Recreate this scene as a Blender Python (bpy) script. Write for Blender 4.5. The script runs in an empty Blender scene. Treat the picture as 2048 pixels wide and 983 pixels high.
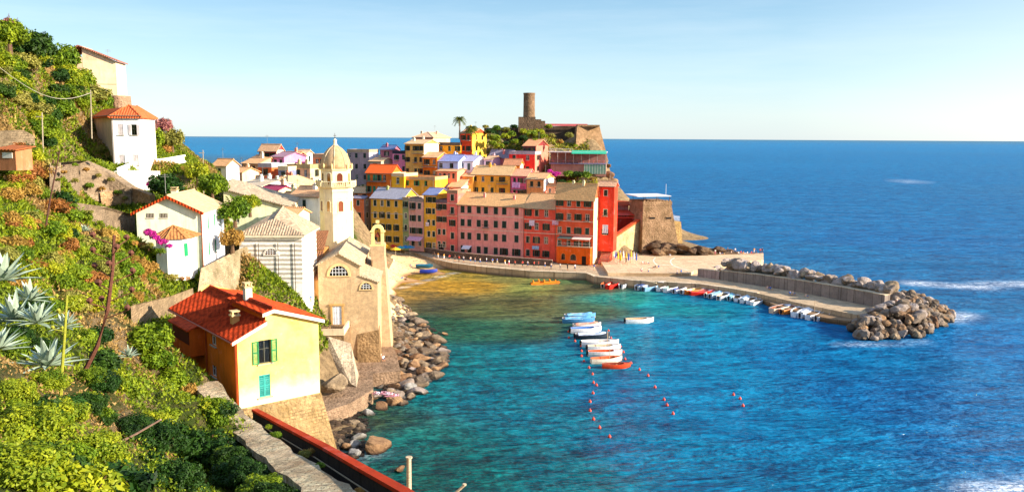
import bpy, math, random
import numpy as np
from mathutils import Vector, Matrix, noise
random.seed(7)
R = math.radians
scn = bpy.context.scene
COL = scn.collection
# ------------------------------------------------------------------ camera (sensor pixels of the 2048 x 983 photograph)
HC, FOC = 34.0, 1650.0
PITCH, ROLL = math.atan(217.0 / FOC), R(0.34)
_r = Vector((1, 0, 0)); _u = Vector((0, math.sin(PITCH), math.cos(PITCH))); _f = Vector((0, math.cos(PITCH), -math.sin(PITCH)))
RT = _r * math.cos(ROLL) + _u * math.sin(ROLL)
UP = _u * math.cos(ROLL) - _r * math.sin(ROLL)
CAM = Vector((0, 0, HC))
cd = bpy.data.cameras.new('camera'); cam = bpy.data.objects.new('camera', cd); COL.objects.link(cam)
cam.matrix_world = Matrix(((RT.x, UP.x, -_f.x, 0), (RT.y, UP.y, -_f.y, 0), (RT.z, UP.z, -_f.z, HC), (0, 0, 0, 1)))
cd.sensor_width = 36; cd.lens = 36 * FOC / 2048; cd.clip_start = 0.3; cd.clip_end = 60000
scn.camera = cam

def ray(px, py):
    return _f + RT * ((px - 1024) / FOC) - UP * ((py - 491.5) / FOC)
def at(px, py, Y):
    d = ray(px, py); return CAM + d * (Y / d.y)
def on(px, py, z):
    d = ray(px, py); return CAM + d * ((z - HC) / d.z)
def pix(p):
    d = Vector(p) - CAM; k = d.dot(_f)
    return 1024 + FOC * d.dot(RT) / k, 491.5 - FOC * d.dot(UP) / k
def solve_px(p, d, x, hi=90.0):
    """distance t along d (from p) at which the image column is x"""
    a, b = 0.0, hi; s = 1 if pix(p + d * 0.5)[0] > pix(p)[0] else -1
    for _ in range(40):
        m = (a + b) / 2
        if (pix(p + d * m)[0] - x) * s < 0: a = m
        else: b = m
    return (a + b) / 2
# ------------------------------------------------------------------ materials
def lin(c):
    if isinstance(c, str):
        c = [int(c[i:i + 2], 16) / 255 for i in (0, 2, 4)]
        c = [x / 12.92 if x <= 0.04045 else ((x + 0.055) / 1.055) ** 2.4 for x in c]
    return tuple(c[:3]) + (1.0,)
_mats = {}
class NT:
    def __init__(s, name):
        s.m = bpy.data.materials.new(name); s.m.use_nodes = True; s.t = s.m.node_tree; s.n = s.t.nodes; s.l = s.t.links
        s.b = s.n['Principled BSDF']
    def add(s, k, **kw):
        n = s.n.new(k)
        for a, v in kw.items():
            if hasattr(n, a): setattr(n, a, v)
        return n
    def put(s, sock, v):
        if isinstance(v, bpy.types.NodeSocket): s.l.new(v, sock)
        else: sock.default_value = v
    def noise(s, co, scale, detail=4, rough=0.6, dist=0.0):
        n = s.add('ShaderNodeTexNoise'); n.inputs['Scale'].default_value = scale; n.inputs['Detail'].default_value = detail
        n.inputs['Roughness'].default_value = rough; n.inputs['Distortion'].default_value = dist
        if co is not None: s.l.new(co, n.inputs['Vector'])
        return n.outputs['Fac']
    def ramp(s, f, *st, interp='LINEAR'):
        n = s.add('ShaderNodeValToRGB'); s.l.new(f, n.inputs[0]); e = n.color_ramp.elements; n.color_ramp.interpolation = interp
        while len(e) < len(st): e.new(0.5)
        for i, (p, c) in enumerate(st):
            e[i].position = p; e[i].color = lin(c) if not isinstance(c, (int, float)) else (c, c, c, 1)
        return n.outputs[0]
    def mix(s, f, a, b, mode='MIX'):
        n = s.add('ShaderNodeMix', data_type='RGBA', blend_type=mode)
        s.put(n.inputs[0], f)
        for k, v in ((6, a), (7, b)): s.put(n.inputs[k], v if isinstance(v, bpy.types.NodeSocket) else lin(v))
        return n.outputs[2]
    def math(s, op, a, b=0.0):
        n = s.add('ShaderNodeMath', operation=op); s.put(n.inputs[0], a); s.put(n.inputs[1], b); return n.outputs[0]
    def mapr(s, v, a, b, c, d):
        n = s.add('ShaderNodeMapRange'); s.l.new(v, n.inputs[0])
        for i, x in enumerate((a, b, c, d)): n.inputs[i + 1].default_value = x
        return n.outputs[0]
    def bump(s, h, dist=0.05, strength=1.0):
        n = s.add('ShaderNodeBump'); s.l.new(h, n.inputs['Height']); n.inputs['Distance'].default_value = dist; n.inputs['Strength'].default_value = strength
        s.l.new(n.outputs[0], s.b.inputs['Normal'])
    def scale(s, co, v, rot=(0, 0, 0)):
        n = s.add('ShaderNodeMapping'); s.l.new(co, n.inputs[0]); n.inputs['Scale'].default_value = v; n.inputs['Rotation'].default_value = rot; return n.outputs[0]
    def geo(s): return s.add('ShaderNodeNewGeometry').outputs['Position']
    def uv(s): return s.add('ShaderNodeTexCoord').outputs['UV']
    def obj(s): return s.add('ShaderNodeTexCoord').outputs['Object']
    def rnd(s): return s.add('ShaderNodeObjectInfo').outputs['Random']
    def done(s, col, rough=0.85, spec=0.3):
        s.put(s.b.inputs['Base Color'], col if isinstance(col, bpy.types.NodeSocket) else lin(col))
        s.put(s.b.inputs['Roughness'], rough); s.b.inputs['Specular IOR Level'].default_value = spec; return s.m

def mul(c, k): 
    c = lin(c); return tuple(min(1, x * k) for x in c[:3])
def M(kind, c='FFFFFF', c2=None):
    key = (kind, str(c), str(c2))
    if key in _mats: return _mats[key]
    t = NT('%s_%s' % (kind, str(c)[:6])); c = lin(c)
    if kind == 'plaster':
        g = t.geo(); uv = t.uv()
        big = t.ramp(t.noise(g, 0.3, 7, .72), (.32, 0.0), (.66, 1.0))
        base = t.mix(big, mul(c, .74), mul(c, 1.1))
        stre = t.noise(t.scale(uv, (1.6, .22, 1)), 1.0, 5, .7)
        base = t.mix(t.ramp(stre, (.5, 0.0), (.72, .6)), base, mul(c, .45))
        fad = t.noise(g, 0.6, 6, .7)
        base = t.mix(t.ramp(fad, (.56, 0.0), (.74, .4)), base, tuple(.65 * x + .25 for x in c[:3]))
        if c2: base = t.mix(t.ramp(t.noise(g, 1.6, 9, .85), (.42, 0.0), (.6, .85)), base, c2); base = t.mix(t.ramp(t.noise(g, 6, 4, .8), (.5, 0.0), (.66, .5)), base, mul(c, .5))
        t.bump(t.noise(g, 6, 5, .7), .03, .5); m = t.done(base, .92, .15)
    elif kind == 'stone':
        g = t.geo(); uv = t.uv()
        b = t.add('ShaderNodeTexBrick'); t.l.new(t.scale(uv, (1, 1, 1)), b.inputs[0])
        b.inputs['Scale'].default_value = 1.0; b.inputs['Brick Width'].default_value = .52; b.inputs['Row Height'].default_value = .23; b.inputs['Mortar Size'].default_value = .03
        b.inputs['Mortar Smooth'].default_value = .4; b.inputs['Bias'].default_value = -.1
        b.inputs[1].default_value = lin(mul(c, 1.35)); b.inputs[2].default_value = lin(mul(c, .5)); b.inputs[3].default_value = lin(mul(c, .3))
        v = t.add('ShaderNodeTexVoronoi'); v.inputs['Scale'].default_value = 2.6; t.l.new(g, v.inputs['Vector'])
        n = t.noise(g, .5, 6, .7)
        base = t.mix(t.ramp(t.noise(g, .9, 3), (.42, 0.0), (.58, 1.0)), b.outputs[0], t.mix(t.ramp(v.outputs['Color'], (.2, mul(c, .3)), (.8, mul(c, 1.45))), mul(c, .9), mul(c, .9)))
        base = t.mix(t.ramp(v.outputs['Distance'], (.1, .55), (.5, 0.0)), base, mul(c, 1.15))
        base = t.mix(t.ramp(n, (.36, .9), (.62, 0.0)), base, mul(c2 or c, .38))
        base = t.mix(t.ramp(t.noise(g, 2.0, 8, .85), (.46, 0.0), (.62, .8)), base, mul(c, .32))
        t.bump(t.math('SUBTRACT', t.noise(g, 3, 6, .75), t.math('MULTIPLY', v.outputs['Distance'], .6)), .25, .9); m = t.done(base, .95, .1)
    elif kind == 'tile':
        g = t.geo(); uv = t.uv()
        w = t.add('ShaderNodeTexWave', wave_type='BANDS', bands_direction='X'); w.inputs['Scale'].default_value = .9; w.inputs['Distortion'].default_value = .6
        t.l.new(uv, w.inputs[0])
        row = t.add('ShaderNodeTexWave', wave_type='BANDS', bands_direction='Y', wave_profile='SAW'); row.inputs['Scale'].default_value = .7; t.l.new(uv, row.inputs[0])
        base = t.mix(t.ramp(t.noise(g, .8, 6, .75), (.3, 0.0), (.7, 1.0)), mul(c, .78), mul(c, 1.12))
        br = t.noise(t.scale(uv, (3.5, 2.2, 1)), 1.0, 2, .5)
        base = t.mix(t.ramp(br, (.35, .6), (.6, 0.0)), base, mul(c2 or c, .55))
        base = t.mix(t.ramp(t.noise(g, .35, 4, .6), (.58, 0.0), (.75, .5)), base, mul(c2 or c, .45))
        t.bump(t.math('ADD', w.outputs['Fac'], t.math('MULTIPLY', row.outputs['Fac'], .5)), .07, .8); m = t.done(base, .9, .15)
    elif kind == 'rock':
        o = t.obj(); g = t.geo(); rn = t.rnd()
        base = t.mix(rn, mul(c, .55), mul(c2 or c, 1.1))
        base = t.mix(t.ramp(t.noise(g, 1.3, 7, .75), (.38, 0.0), (.62, .75)), base, mul(c, .38))
        base = t.mix(t.ramp(t.noise(g, .7, 5, .7), (.55, 0.0), (.7, .6)), base, mul(c2 or c, 1.35))
        z = t.add('ShaderNodeSeparateXYZ'); t.l.new(g, z.inputs[0])
        wet = t.mapr(z.outputs['Z'], .1, .42, 1, 0)
        base = t.mix(wet, base, mul(c, .13))
        mu = t.add('ShaderNodeTexMusgrave') if hasattr(bpy.types, 'ShaderNodeTexMusgrave') else None
        if mu: t.n.remove(mu)
        t.bump(t.noise(g, 2.6, 9, .85, .3), .7, 1.0); m = t.done(base, t.mapr(wet, 0, 1, .9, .35), .3)
    elif kind == 'ground':
        g = t.geo()
        nz = t.add('ShaderNodeNewGeometry'); s = t.add('ShaderNodeSeparateXYZ'); t.l.new(nz.outputs['Normal'], s.inputs[0])
        grass = t.mix(t.ramp(t.noise(g, .25, 6, .7), (.35, 0.0), (.6, 1.0)), (.13, .11, .035), (.06, .09, .015))
        rockc = t.mix(t.ramp(t.noise(g, .8, 8, .8), (.35, 0.0), (.65, 1.0)), (.13, .085, .045), (.42, .29, .15))
        zz_ = t.add('ShaderNodeSeparateXYZ'); t.l.new(g, zz_.inputs[0]); hm = t.math('MULTIPLY', t.mapr(zz_.outputs['X'], 4, 14, 0, 1), t.mapr(zz_.outputs['Y'], 195, 205, 0, 1)); hm = t.math('MAXIMUM', hm, t.mapr(zz_.outputs['Z'], 2.5, 4.5, 1, 0))
        f = t.math('ADD', s.outputs['Z'], t.math('MULTIPLY', t.noise(g, .5, 5), .5))
        base = t.mix(t.math('SUBTRACT', t.ramp(f, (.85, 0.0), (1.1, 1.0)), hm), rockc, grass)
        t.bump(t.noise(g, .9, 9, .8), .8, 1.0); m = t.done(base, .95, .1)
    elif kind == 'leaf':
        g = t.geo(); rn = t.rnd(); o = t.add('ShaderNodeAttribute', attribute_name='lc').outputs['Fac']
        f = t.math('ADD', t.math('MULTIPLY', o, .7), t.math('MULTIPLY', t.noise(g, .55, 3), .6))
        base = t.mix(t.ramp(f, (.25, 0.0), (.95, 1.0)), c, c2 or mul(c, 1.8))
        hs = t.add('ShaderNodeHueSaturation'); t.l.new(base, hs.inputs['Color']); t.l.new(t.mapr(rn, 0, 1, .485, .515), hs.inputs['Hue']); t.l.new(t.mapr(rn, 0, 1, 1.15, .85), hs.inputs['Value'])
        m = t.done(hs.outputs[0], .6, .25)
        tr = t.add('ShaderNodeBsdfTranslucent'); t.l.new(hs.outputs[0], tr.inputs[0]); mx = t.add('ShaderNodeMixShader'); mx.inputs[0].default_value = .3
        t.l.new(t.b.outputs[0], mx.inputs[1]); t.l.new(tr.outputs[0], mx.inputs[2]); t.l.new(mx.outputs[0], t.n['Material Output'].inputs[0])
    elif kind == 'wood':
        g = t.geo(); base = t.mix(t.ramp(t.noise(t.scale(t.obj(), (4, 4, 18)), 1, 4), (.3, 0.0), (.7, 1.0)), mul(c, .6), mul(c, 1.2)); m = t.done(base, .8, .25)
    elif kind == 'shutter':
        uv = t.uv(); w = t.add('ShaderNodeTexWave', wave_type='BANDS', bands_direction='Y'); w.inputs['Scale'].default_value = 3.2; t.l.new(uv, w.inputs[0])
        base = t.mix(t.ramp(t.noise(t.geo(), 1.5, 3), (.3, 0.0), (.7, 1.0)), mul(c, .75), mul(c, 1.15)); t.bump(w.outputs['Fac'], .03, .8); m = t.done(base, .55, .4)
    elif kind == 'glass':
        m = t.done(c, .08, .8)
    elif kind == 'concrete':
        g = t.geo(); base = t.mix(t.ramp(t.noise(g, .5, 8, .7), (.3, 0.0), (.7, 1.0)), mul(c, .7), mul(c, 1.15))
        base = t.mix(t.ramp(t.noise(g, 2.6, 6, .75), (.5, 0.0), (.72, .6)), base, mul(c, .45))
        bk = t.add('ShaderNodeTexBrick'); t.l.new(g, bk.inputs[0]); bk.inputs['Scale'].default_value = 1.0; bk.inputs['Brick Width'].default_value = 3.1; bk.inputs['Row Height'].default_value = 1.7; bk.inputs['Mortar Size'].default_value = .05; bk.inputs[1].default_value = (1, 1, 1, 1); bk.inputs[2].default_value = (.82, .82, .82, 1); bk.inputs[3].default_value = (.5, .48, .45, 1); base = t.mix(1.0, base, bk.outputs[0], 'MULTIPLY')
        z = t.add('ShaderNodeSeparateXYZ'); t.l.new(g, z.inputs[0]); base = t.mix(t.mapr(z.outputs['Z'], .3, .75, .8, 0), base, mul(c, .25))
        t.bump(t.noise(g, 4, 7, .7), .06, .7); m = t.done(base, .9, .2)
    elif kind == 'sand':
        g = t.geo(); base = t.mix(t.ramp(t.noise(g, .4, 8, .7), (.3, 0.0), (.7, 1.0)), mul(c, .75), mul(c, 1.1))
        z = t.add('ShaderNodeSeparateXYZ'); t.l.new(g, z.inputs[0]); base = t.mix(t.mapr(z.outputs['Z'], .05, .55, 1, 0), base, (.30, .15, .06))
        t.bump(t.noise(g, 2, 8, .8), .12, .7); m = t.done(base, .9, .15)
    elif kind == 'paint':
        base = t.mix(t.ramp(t.noise(t.geo(), 2.5, 5, .7), (.35, 0.0), (.7, 1.0)), mul(c, .75), mul(c, 1.08)); m = t.done(base, .45, .4)
    elif kind == 'skin': m = t.done(c, .6, .3)
    else: m = t.done(c, .7, .3)
    _mats[key] = m; return m
# ------------------------------------------------------------------ mesh builder
class MB:
    def __init__(s): s.v = []; s.f = []; s.m = []
    def poly(s, pts, mi=0):
        n = len(s.v); s.v += [tuple(p) for p in pts]; s.f.append(tuple(range(n, n + len(pts)))); s.m.append(mi)
    def idx(s, vs, fs, mi=0):
        n = len(s.v); s.v += [tuple(p) for p in vs]
        for f in fs: s.f.append(tuple(i + n for i in f)); s.m.append(mi)
    def box(s, x0, y0, z0, x1, y1, z1, mi=0):
        vs = [(x, y, z) for z in (z0, z1) for y in (y0, y1) for x in (x0, x1)]
        s.idx(vs, [(0, 2, 3, 1), (4, 5, 7, 6), (0, 1, 5, 4), (2, 6, 7, 3), (0, 4, 6, 2), (1, 3, 7, 5)], mi)
    def hexa(s, b, t, mi=0):
        """b, t: matching bottom and top loops (counterclockwise from above)"""
        n = len(b); s.idx(list(b) + list(t), [tuple(reversed(range(n))), tuple(range(n, 2 * n))] + [(i, (i + 1) % n, n + (i + 1) % n, n + i) for i in range(n)], mi)
    def prism(s, pts, z0, z1, mi=0):
        a = sum(pts[i][0] * pts[(i + 1) % len(pts)][1] - pts[(i + 1) % len(pts)][0] * pts[i][1] for i in range(len(pts)))
        if a < 0: pts = pts[::-1]
        s.hexa([(p[0], p[1], z0) for p in pts], [(p[0], p[1], z1) for p in pts], mi)
    def slab(s, pts, th, mi=0):
        """roof plane: top polygon, thickness downwards"""
        n = len(pts); b = [(p[0], p[1], p[2] - th) for p in pts]
        s.idx(list(pts) + b, [tuple(range(n)), tuple(reversed(range(n, 2 * n)))] + [((i + 1) % n, i, n + i, n + (i + 1) % n) for i in range(n)], mi)
    def lathe(s, prof, n=16, c=(0, 0, 0), mi=0, cap=True):
        vs = []
        for r, z in prof:
            for k in range(n): a = 2 * math.pi * k / n; vs.append((c[0] + r * math.cos(a), c[1] + r * math.sin(a), c[2] + z))
        fs = [(j * n + k, j * n + (k + 1) % n, (j + 1) * n + (k + 1) % n, (j + 1) * n + k) for j in range(len(prof) - 1) for k in range(n)]
        if cap: fs += [tuple(reversed(range(n))), tuple(range((len(prof) - 1) * n, len(prof) * n))]
        s.idx(vs, fs, mi)
    def tube(s, pts, rs, n=6, mi=0):
        pts = [Vector(p) for p in pts]
        if not isinstance(rs, (list, tuple)): rs = [rs] * len(pts)
        vs = []
        for i, p in enumerate(pts):
            d = (pts[min(i + 1, len(pts) - 1)] - pts[max(i - 1, 0)]).normalized()
            a = d.cross(Vector((0, 0, 1)) if abs(d.z) < .95 else Vector((1, 0, 0))).normalized(); b = d.cross(a)
            for k in range(n): t = 2 * math.pi * k / n; vs.append(p + (a * math.cos(t) + b * math.sin(t)) * rs[i])
        fs = [(j * n + k, j * n + (k + 1) % n, (j + 1) * n + (k + 1) % n, (j + 1) * n + k) for j in range(len(pts) - 1) for k in range(n)]
        fs += [tuple(reversed(range(n))), tuple(range((len(pts) - 1) * n, len(pts) * n))]
        s.idx(vs, fs, mi)
    def mesh(s, name, mats, smooth=False):
        me = bpy.data.meshes.new(name); me.from_pydata(s.v, [], s.f)
        for m in mats: me.materials.append(m)
        me.polygons.foreach_set('material_index', s.m)
        if smooth: me.polygons.foreach_set('use_smooth', [True] * len(s.f))
        me.update(); uvl = me.uv_layers.new(name='uv'); d = []
        for p in me.polygons:
            n = p.normal
            if abs(n.z) > .97: u, w = Vector((1, 0, 0)), Vector((0, 1, 0))
            else:
                u = Vector((-n.y, n.x, 0)).normalized(); w = n.cross(u)
            for vi in p.vertices:
                co = me.vertices[vi].co; d += [co.dot(u), co.dot(w)]
        uvl.data.foreach_set('uv', d); return me
    def build(s, name, mats, parent=None, loc=(0, 0, 0), rz=0, smooth=False):
        if not isinstance(mats, (list, tuple)): mats = [mats]
        return link(name, s.mesh(name, mats, smooth), parent, loc, rz)
def link(name, me, parent=None, loc=(0, 0, 0), rz=0):
    o = bpy.data.objects.new(name, me); COL.objects.link(o); o.parent = parent; o.location = loc; o.rotation_euler = (0, 0, rz); return o
def tag(o, label, cat, group=None):
    o['label'] = label; o['category'] = cat
    if group: o['group'] = group
    return o
def struct(o): o['kind'] = 'structure'; return o
def thing(name, label, cat, loc=(0, 0, 0), rz=0, group=None):
    o = bpy.data.objects.new(name, None); COL.objects.link(o); o.location = loc; o.rotation_euler = (0, 0, rz); o.empty_display_size = .5
    return tag(o, label, cat, group)
def dup(o, loc=None, rz=None, scale=None, label=None, parent=None):
    c = o.copy(); COL.objects.link(c)
    if loc is not None: c.location = loc
    if rz is not None: c.rotation_euler = (0, 0, rz)
    if scale is not None: c.scale = scale if hasattr(scale, '__len__') else (scale,) * 3
    if label: c['label'] = label
    if parent: c.parent = parent
    for ch in KIDS(o): dup(ch, parent=c)
    return c
def KIDS(o): return [x for x in o.children]
# ------------------------------------------------------------------ terrain (biharmonic-line interpolation of surveyed points)
CP = []   # (x, y, z)
def cp(*pts):
    for p in pts: CP.append(tuple(p))
def cpx(*l):
    for px, py, Y in l: cp(at(px, py, Y))
def cpz(z, *l):
    for px, py in l: cp(on(px, py, z))
# ------------------------------------------------------------------ windows
WHITE, DG, GR = 'EDE8DC', '14301F', '1E7A48'
_win = {}
def window_meshes(w, h, kind, trim, shut):
    key = (round(w, 2), round(h, 2), kind, trim, shut)
    if key in _win: return _win[key]
    mb = MB(); fr = .07
    arch = kind == 'arch'
    if kind != 'door':
        for x0, x1, z0, z1 in ((-w / 2, -w / 2 + fr, 0, h), (w / 2 - fr, w / 2, 0, h), (-w / 2, w / 2, 0, fr), (-w / 2, w / 2, h - fr, h), (-fr / 2, fr / 2, fr, h - fr)):
            mb.box(x0, .11, z0 + .003, x1, .17, z1 - .003, 0)
        mb.box(-w / 2 + fr, .125, h * .6, w / 2 - fr, .165, h * .6 + .05, 0)
        mb.poly([(-w / 2, .16, 0), (w / 2, .16, 0), (w / 2, .16, h), (-w / 2, .16, h)], 1)
        mb.box(-w / 2 - .12, -.1, -.1, w / 2 + .12, .12, -.005, 2)
    else:
        mb.box(-w / 2, .12, 0, w / 2, .17, h, 1)
        mb.box(-w / 2 + .04, .1, .04, -.02, .118, h - .04, 1); mb.box(.02, .1, .04, w / 2 - .04, .118, h - .04, 1)
    if trim:
        t = .13; mb.box(-w / 2 - t, -.03, 0, -w / 2 - .004, .02, h, 2); mb.box(w / 2 + .004, -.03, 0, w / 2 + t, .02, h, 2); mb.box(-w / 2 - t, -.03, h + .004, w / 2 + t, .02, h + t, 2)
    fm = M('paint', WHITE if kind == 'plain' and trim != 'F2B6A8' else '4A4A3C')
    gl = M('glass', '0B0D10') if kind != 'door' else M('wood', '2E1C12')
    main = mb.mesh('window_frame', [fm, gl, M('concrete', trim or 'C9BFA8')])
    sh = []
    if shut:
        sm = M('shutter', shut)
        def leaf(w_):
            b = MB()
            if shut in ('128A48', '2FA69A', '149858'):
                for q in ((0, .02, w_, .09), (0, h - .09, w_, h - .02), (0, h / 2 - .035, w_, h / 2 + .035)): b.box(q[0] + .002, -.052, q[1], q[2] - .002, -.004, q[3])
                b.box(0, -.055, .02, .06, 0, h - .02); b.box(w_ - .06, -.055, .02, w_, 0, h - .02); ns = int(h / .085)
                for i in range(1, ns):
                    z_ = h * i / ns
                    b.hexa([(.06, -.045, z_ - .03), (w_ - .06, -.045, z_ - .03), (w_ - .06, -.01, z_), (.06, -.01, z_)], [(.06, -.045, z_ - .015), (w_ - .06, -.045, z_ - .015), (w_ - .06, -.01, z_ + .015), (.06, -.01, z_ + .015)])
            else: b.box(0, -.05, .02, w_, 0, h - .02)
            return b.mesh('shutter', [sm])
        l = leaf(w / 2 - .012)
        if kind == 'closed': sh = [(l, -w / 2 + .005, .09), (l, .007, .09)]
        elif kind == 'open': sh = [(l, -w - .0, -.012 - (.03 if trim else 0)), (l, w / 2 + .012, -.012 - (.03 if trim else 0))]
        elif kind == 'half': sh = [(l, -w / 2 + .005, .09)]
    _win[key] = (main, sh); return _win[key]
def add_window(par, loc, rz, w, h, kind='open', trim=None, shut=None):
    main, sh = window_meshes(w, h, kind, trim, shut)
    o = link('door' if kind == 'door' else 'window', main, par, loc, rz)
    for me, x, y in sh: link('shutter', me, o, (x, y, 0))
    return o
def wall_face(mb, O, U, N, W, H, holes, mi=0):
    O, U, N = Vector(O), Vector(U), Vector(N); Z = Vector((0, 0, 1))
    us = sorted({0, W} | {h[0] for h in holes} | {h[2] for h in holes}); vs = sorted({0, H} | {h[1] for h in holes} | {h[3] for h in holes})
    P = lambda u, v, d=0: O + U * u + Z * v - N * d
    for i in range(len(us) - 1):
        for j in range(len(vs) - 1):
            cu, cv = (us[i] + us[i + 1]) / 2, (vs[j] + vs[j + 1]) / 2
            if any(h[0] < cu < h[2] and h[1] < cv < h[3] for h in holes): continue
            mb.poly([P(us[i], vs[j]), P(us[i + 1], vs[j]), P(us[i + 1], vs[j + 1]), P(us[i], vs[j + 1])], mi)
    for a, b, c, d in holes:
        q = .2
        mb.poly([P(a, b), P(a, b, q), P(a, d, q), P(a, d)], mi); mb.poly([P(c, b, q), P(c, b), P(c, d), P(c, d, q)], mi)
        mb.poly([P(a, b), P(c, b), P(c, b, q), P(a, b, q)], mi); mb.poly([P(a, d, q), P(c, d, q), P(c, d), P(a, d)], mi)
def grid(W, H, cols, rows, w=.95, h=1.5, pitch=3.4, top=.7, mx=.12, ground=None):
    """holes (u0, v0, u1, v1, row) from the eaves down"""
    out = []
    fr = cols if isinstance(cols, (list, tuple)) else [mx + (1 - 2 * mx) * (i + .5) / cols for i in range(cols)]
    for r in range(rows):
        z1 = H - top - r * pitch; z0 = z1 - h
        if z0 < .1: break
        for f in fr: out.append((f * W - w / 2, z0, f * W + w / 2, z1))
    return out
HOUSES = {}
def roof_build(par, kind, W, D, H, rise, mr, o=.35, wallmb=None, side_mat=None, chim=(), th=.16):
    """roof part; returns it. gs = ridge along the front, gf = gable to the front, hip, shed, flat"""
    mb = MB()
    if kind == 'gs':
        s = rise / (D / 2); e = H - s * o
        mb.slab([(-o, -o, e), (W + o, -o, e), (W + o, D / 2, H + rise), (-o, D / 2, H + rise)], th)
        mb.slab([(W + o, D + o, e), (-o, D + o, e), (-o, D / 2, H + rise), (W + o, D / 2, H + rise)], th)
        mb.tube([(-o, D / 2, H + rise + .02), (W + o, D / 2, H + rise + .02)], .14, 6)
        if wallmb:
            for x in (.001, W - .001): wallmb.poly([(x, 0, H), (x, D, H), (x, D / 2, H + rise - th - .005)])
    elif kind == 'gf':
        s = rise / (W / 2); e = H - s * o
        mb.slab([(-o, D + o, e), (-o, -o, e), (W / 2, -o, H + rise), (W / 2, D + o, H + rise)], th)
        mb.slab([(W + o, -o, e), (W + o, D + o, e), (W / 2, D + o, H + rise), (W / 2, -o, H + rise)], th)
        mb.tube([(W / 2, -o, H + rise + .02), (W / 2, D + o, H + rise + .02)], .14, 6)
        if wallmb:
            for y in (.001, D - .001): wallmb.poly([(0, y, H), (W, y, H), (W / 2, y, H + rise - th - .005)])
    elif kind == 'hip':
        q = min(W, D) / 2; s = rise / q; e = H - s * o; z = H + rise
        if W >= D: a, b = (q, D / 2, z), (W - q, D / 2, z)
        else: a, b = (W / 2, q, z), (W / 2, D - q, z)
        c = [(-o, -o, e), (W + o, -o, e), (W + o, D + o, e), (-o, D + o, e)]
        if W >= D: pl = [[c[0], c[1], b, a], [c[1], c[2], b], [c[2], c[3], a, b], [c[3], c[0], a]]
        else: pl = [[c[0], c[1], a], [c[1], c[2], b, a], [c[2], c[3], b], [c[3], c[0], a, b]]
        for p in pl:
            p = [q_ for i, q_ in enumerate(p) if q_ != p[i - 1]]
            mb.slab(p, th)
        for k, en in zip(c, ((a, b, b, a) if W >= D else (a, a, b, b))): mb.tube([k, en], .12, 5)
    elif kind in ('shed', 'shedl'):
        if kind == 'shed': mb.slab([(-o, -o, H - rise / D * o), (W + o, -o, H - rise / D * o), (W + o, D + o, H + rise + rise / D * o), (-o, D + o, H + rise + rise / D * o)], th)
        else: mb.slab([(-o, -o, H + rise / W * -o), (W + o, -o, H + rise + rise / W * o), (W + o, D + o, H + rise + rise / W * o), (-o, D + o, H - rise / W * o)], th)
        if wallmb:
            if kind == 'shed':
                for x in (.001, W - .001): wallmb.poly([(x, 0, H), (x, D, H), (x, D, H + rise - th)])
                wallmb.poly([(0, D, H), (W, D, H), (W, D, H + rise - th), (0, D, H + rise - th)])
    else:
        mb.poly([(0, 0, H - .35), (W, 0, H - .35), (W, D, H - .35), (0, D, H - .35)]); pw = .22; p = .5
        for a in ((-.03, -.03, W + .03, pw), (-.03, D - pw, W + .03, D + .03), (-.03, pw, pw, D - pw), (W - pw, pw, W + .03, D - pw)): mb.box(a[0], a[1], H - .45, a[2], a[3], H + p)
    r = mb.build('roof', [mr], par)
    for cx, cy, ch in chim:
        c = MB(); z = H + (rise * (1 - abs(cy / D - .5) * 2) if kind == 'gs' else rise * .4) - .3
        c.box(-.3, -.3, 0, .3, .3, ch); c.box(-.38, -.38, ch, .38, .38, ch + .12, 1); c.box(-.2, -.2, ch + .12, .2, .2, ch + .4)
        c.build('chimney', [side_mat or M('plaster', 'C98A5A'), M('concrete', 'B7A98F')], r, (cx, cy, z))
    return r
def railing(par, name, x0, y0, x1, y1, z, h=.95, col='3A3A3A', n=None):
    mb = MB(); L = math.hypot(x1 - x0, y1 - y0); n = n or max(2, int(L / .28))
    mb.tube([(x0, y0, z + h), (x1, y1, z + h)], .035, 4)
    for i in range(n + 1):
        f = i / n; mb.tube([(x0 + (x1 - x0) * f, y0 + (y1 - y0) * f, z), (x0 + (x1 - x0) * f, y0 + (y1 - y0) * f, z + h)], .016, 3)
    return mb.build(name, [M('plain', col)], par)
def _sat(c):
    m_ = max(c[:3]); return tuple(max(0.0, m_ - (m_ - x) * 1.12) for x in c[:3])
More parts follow.
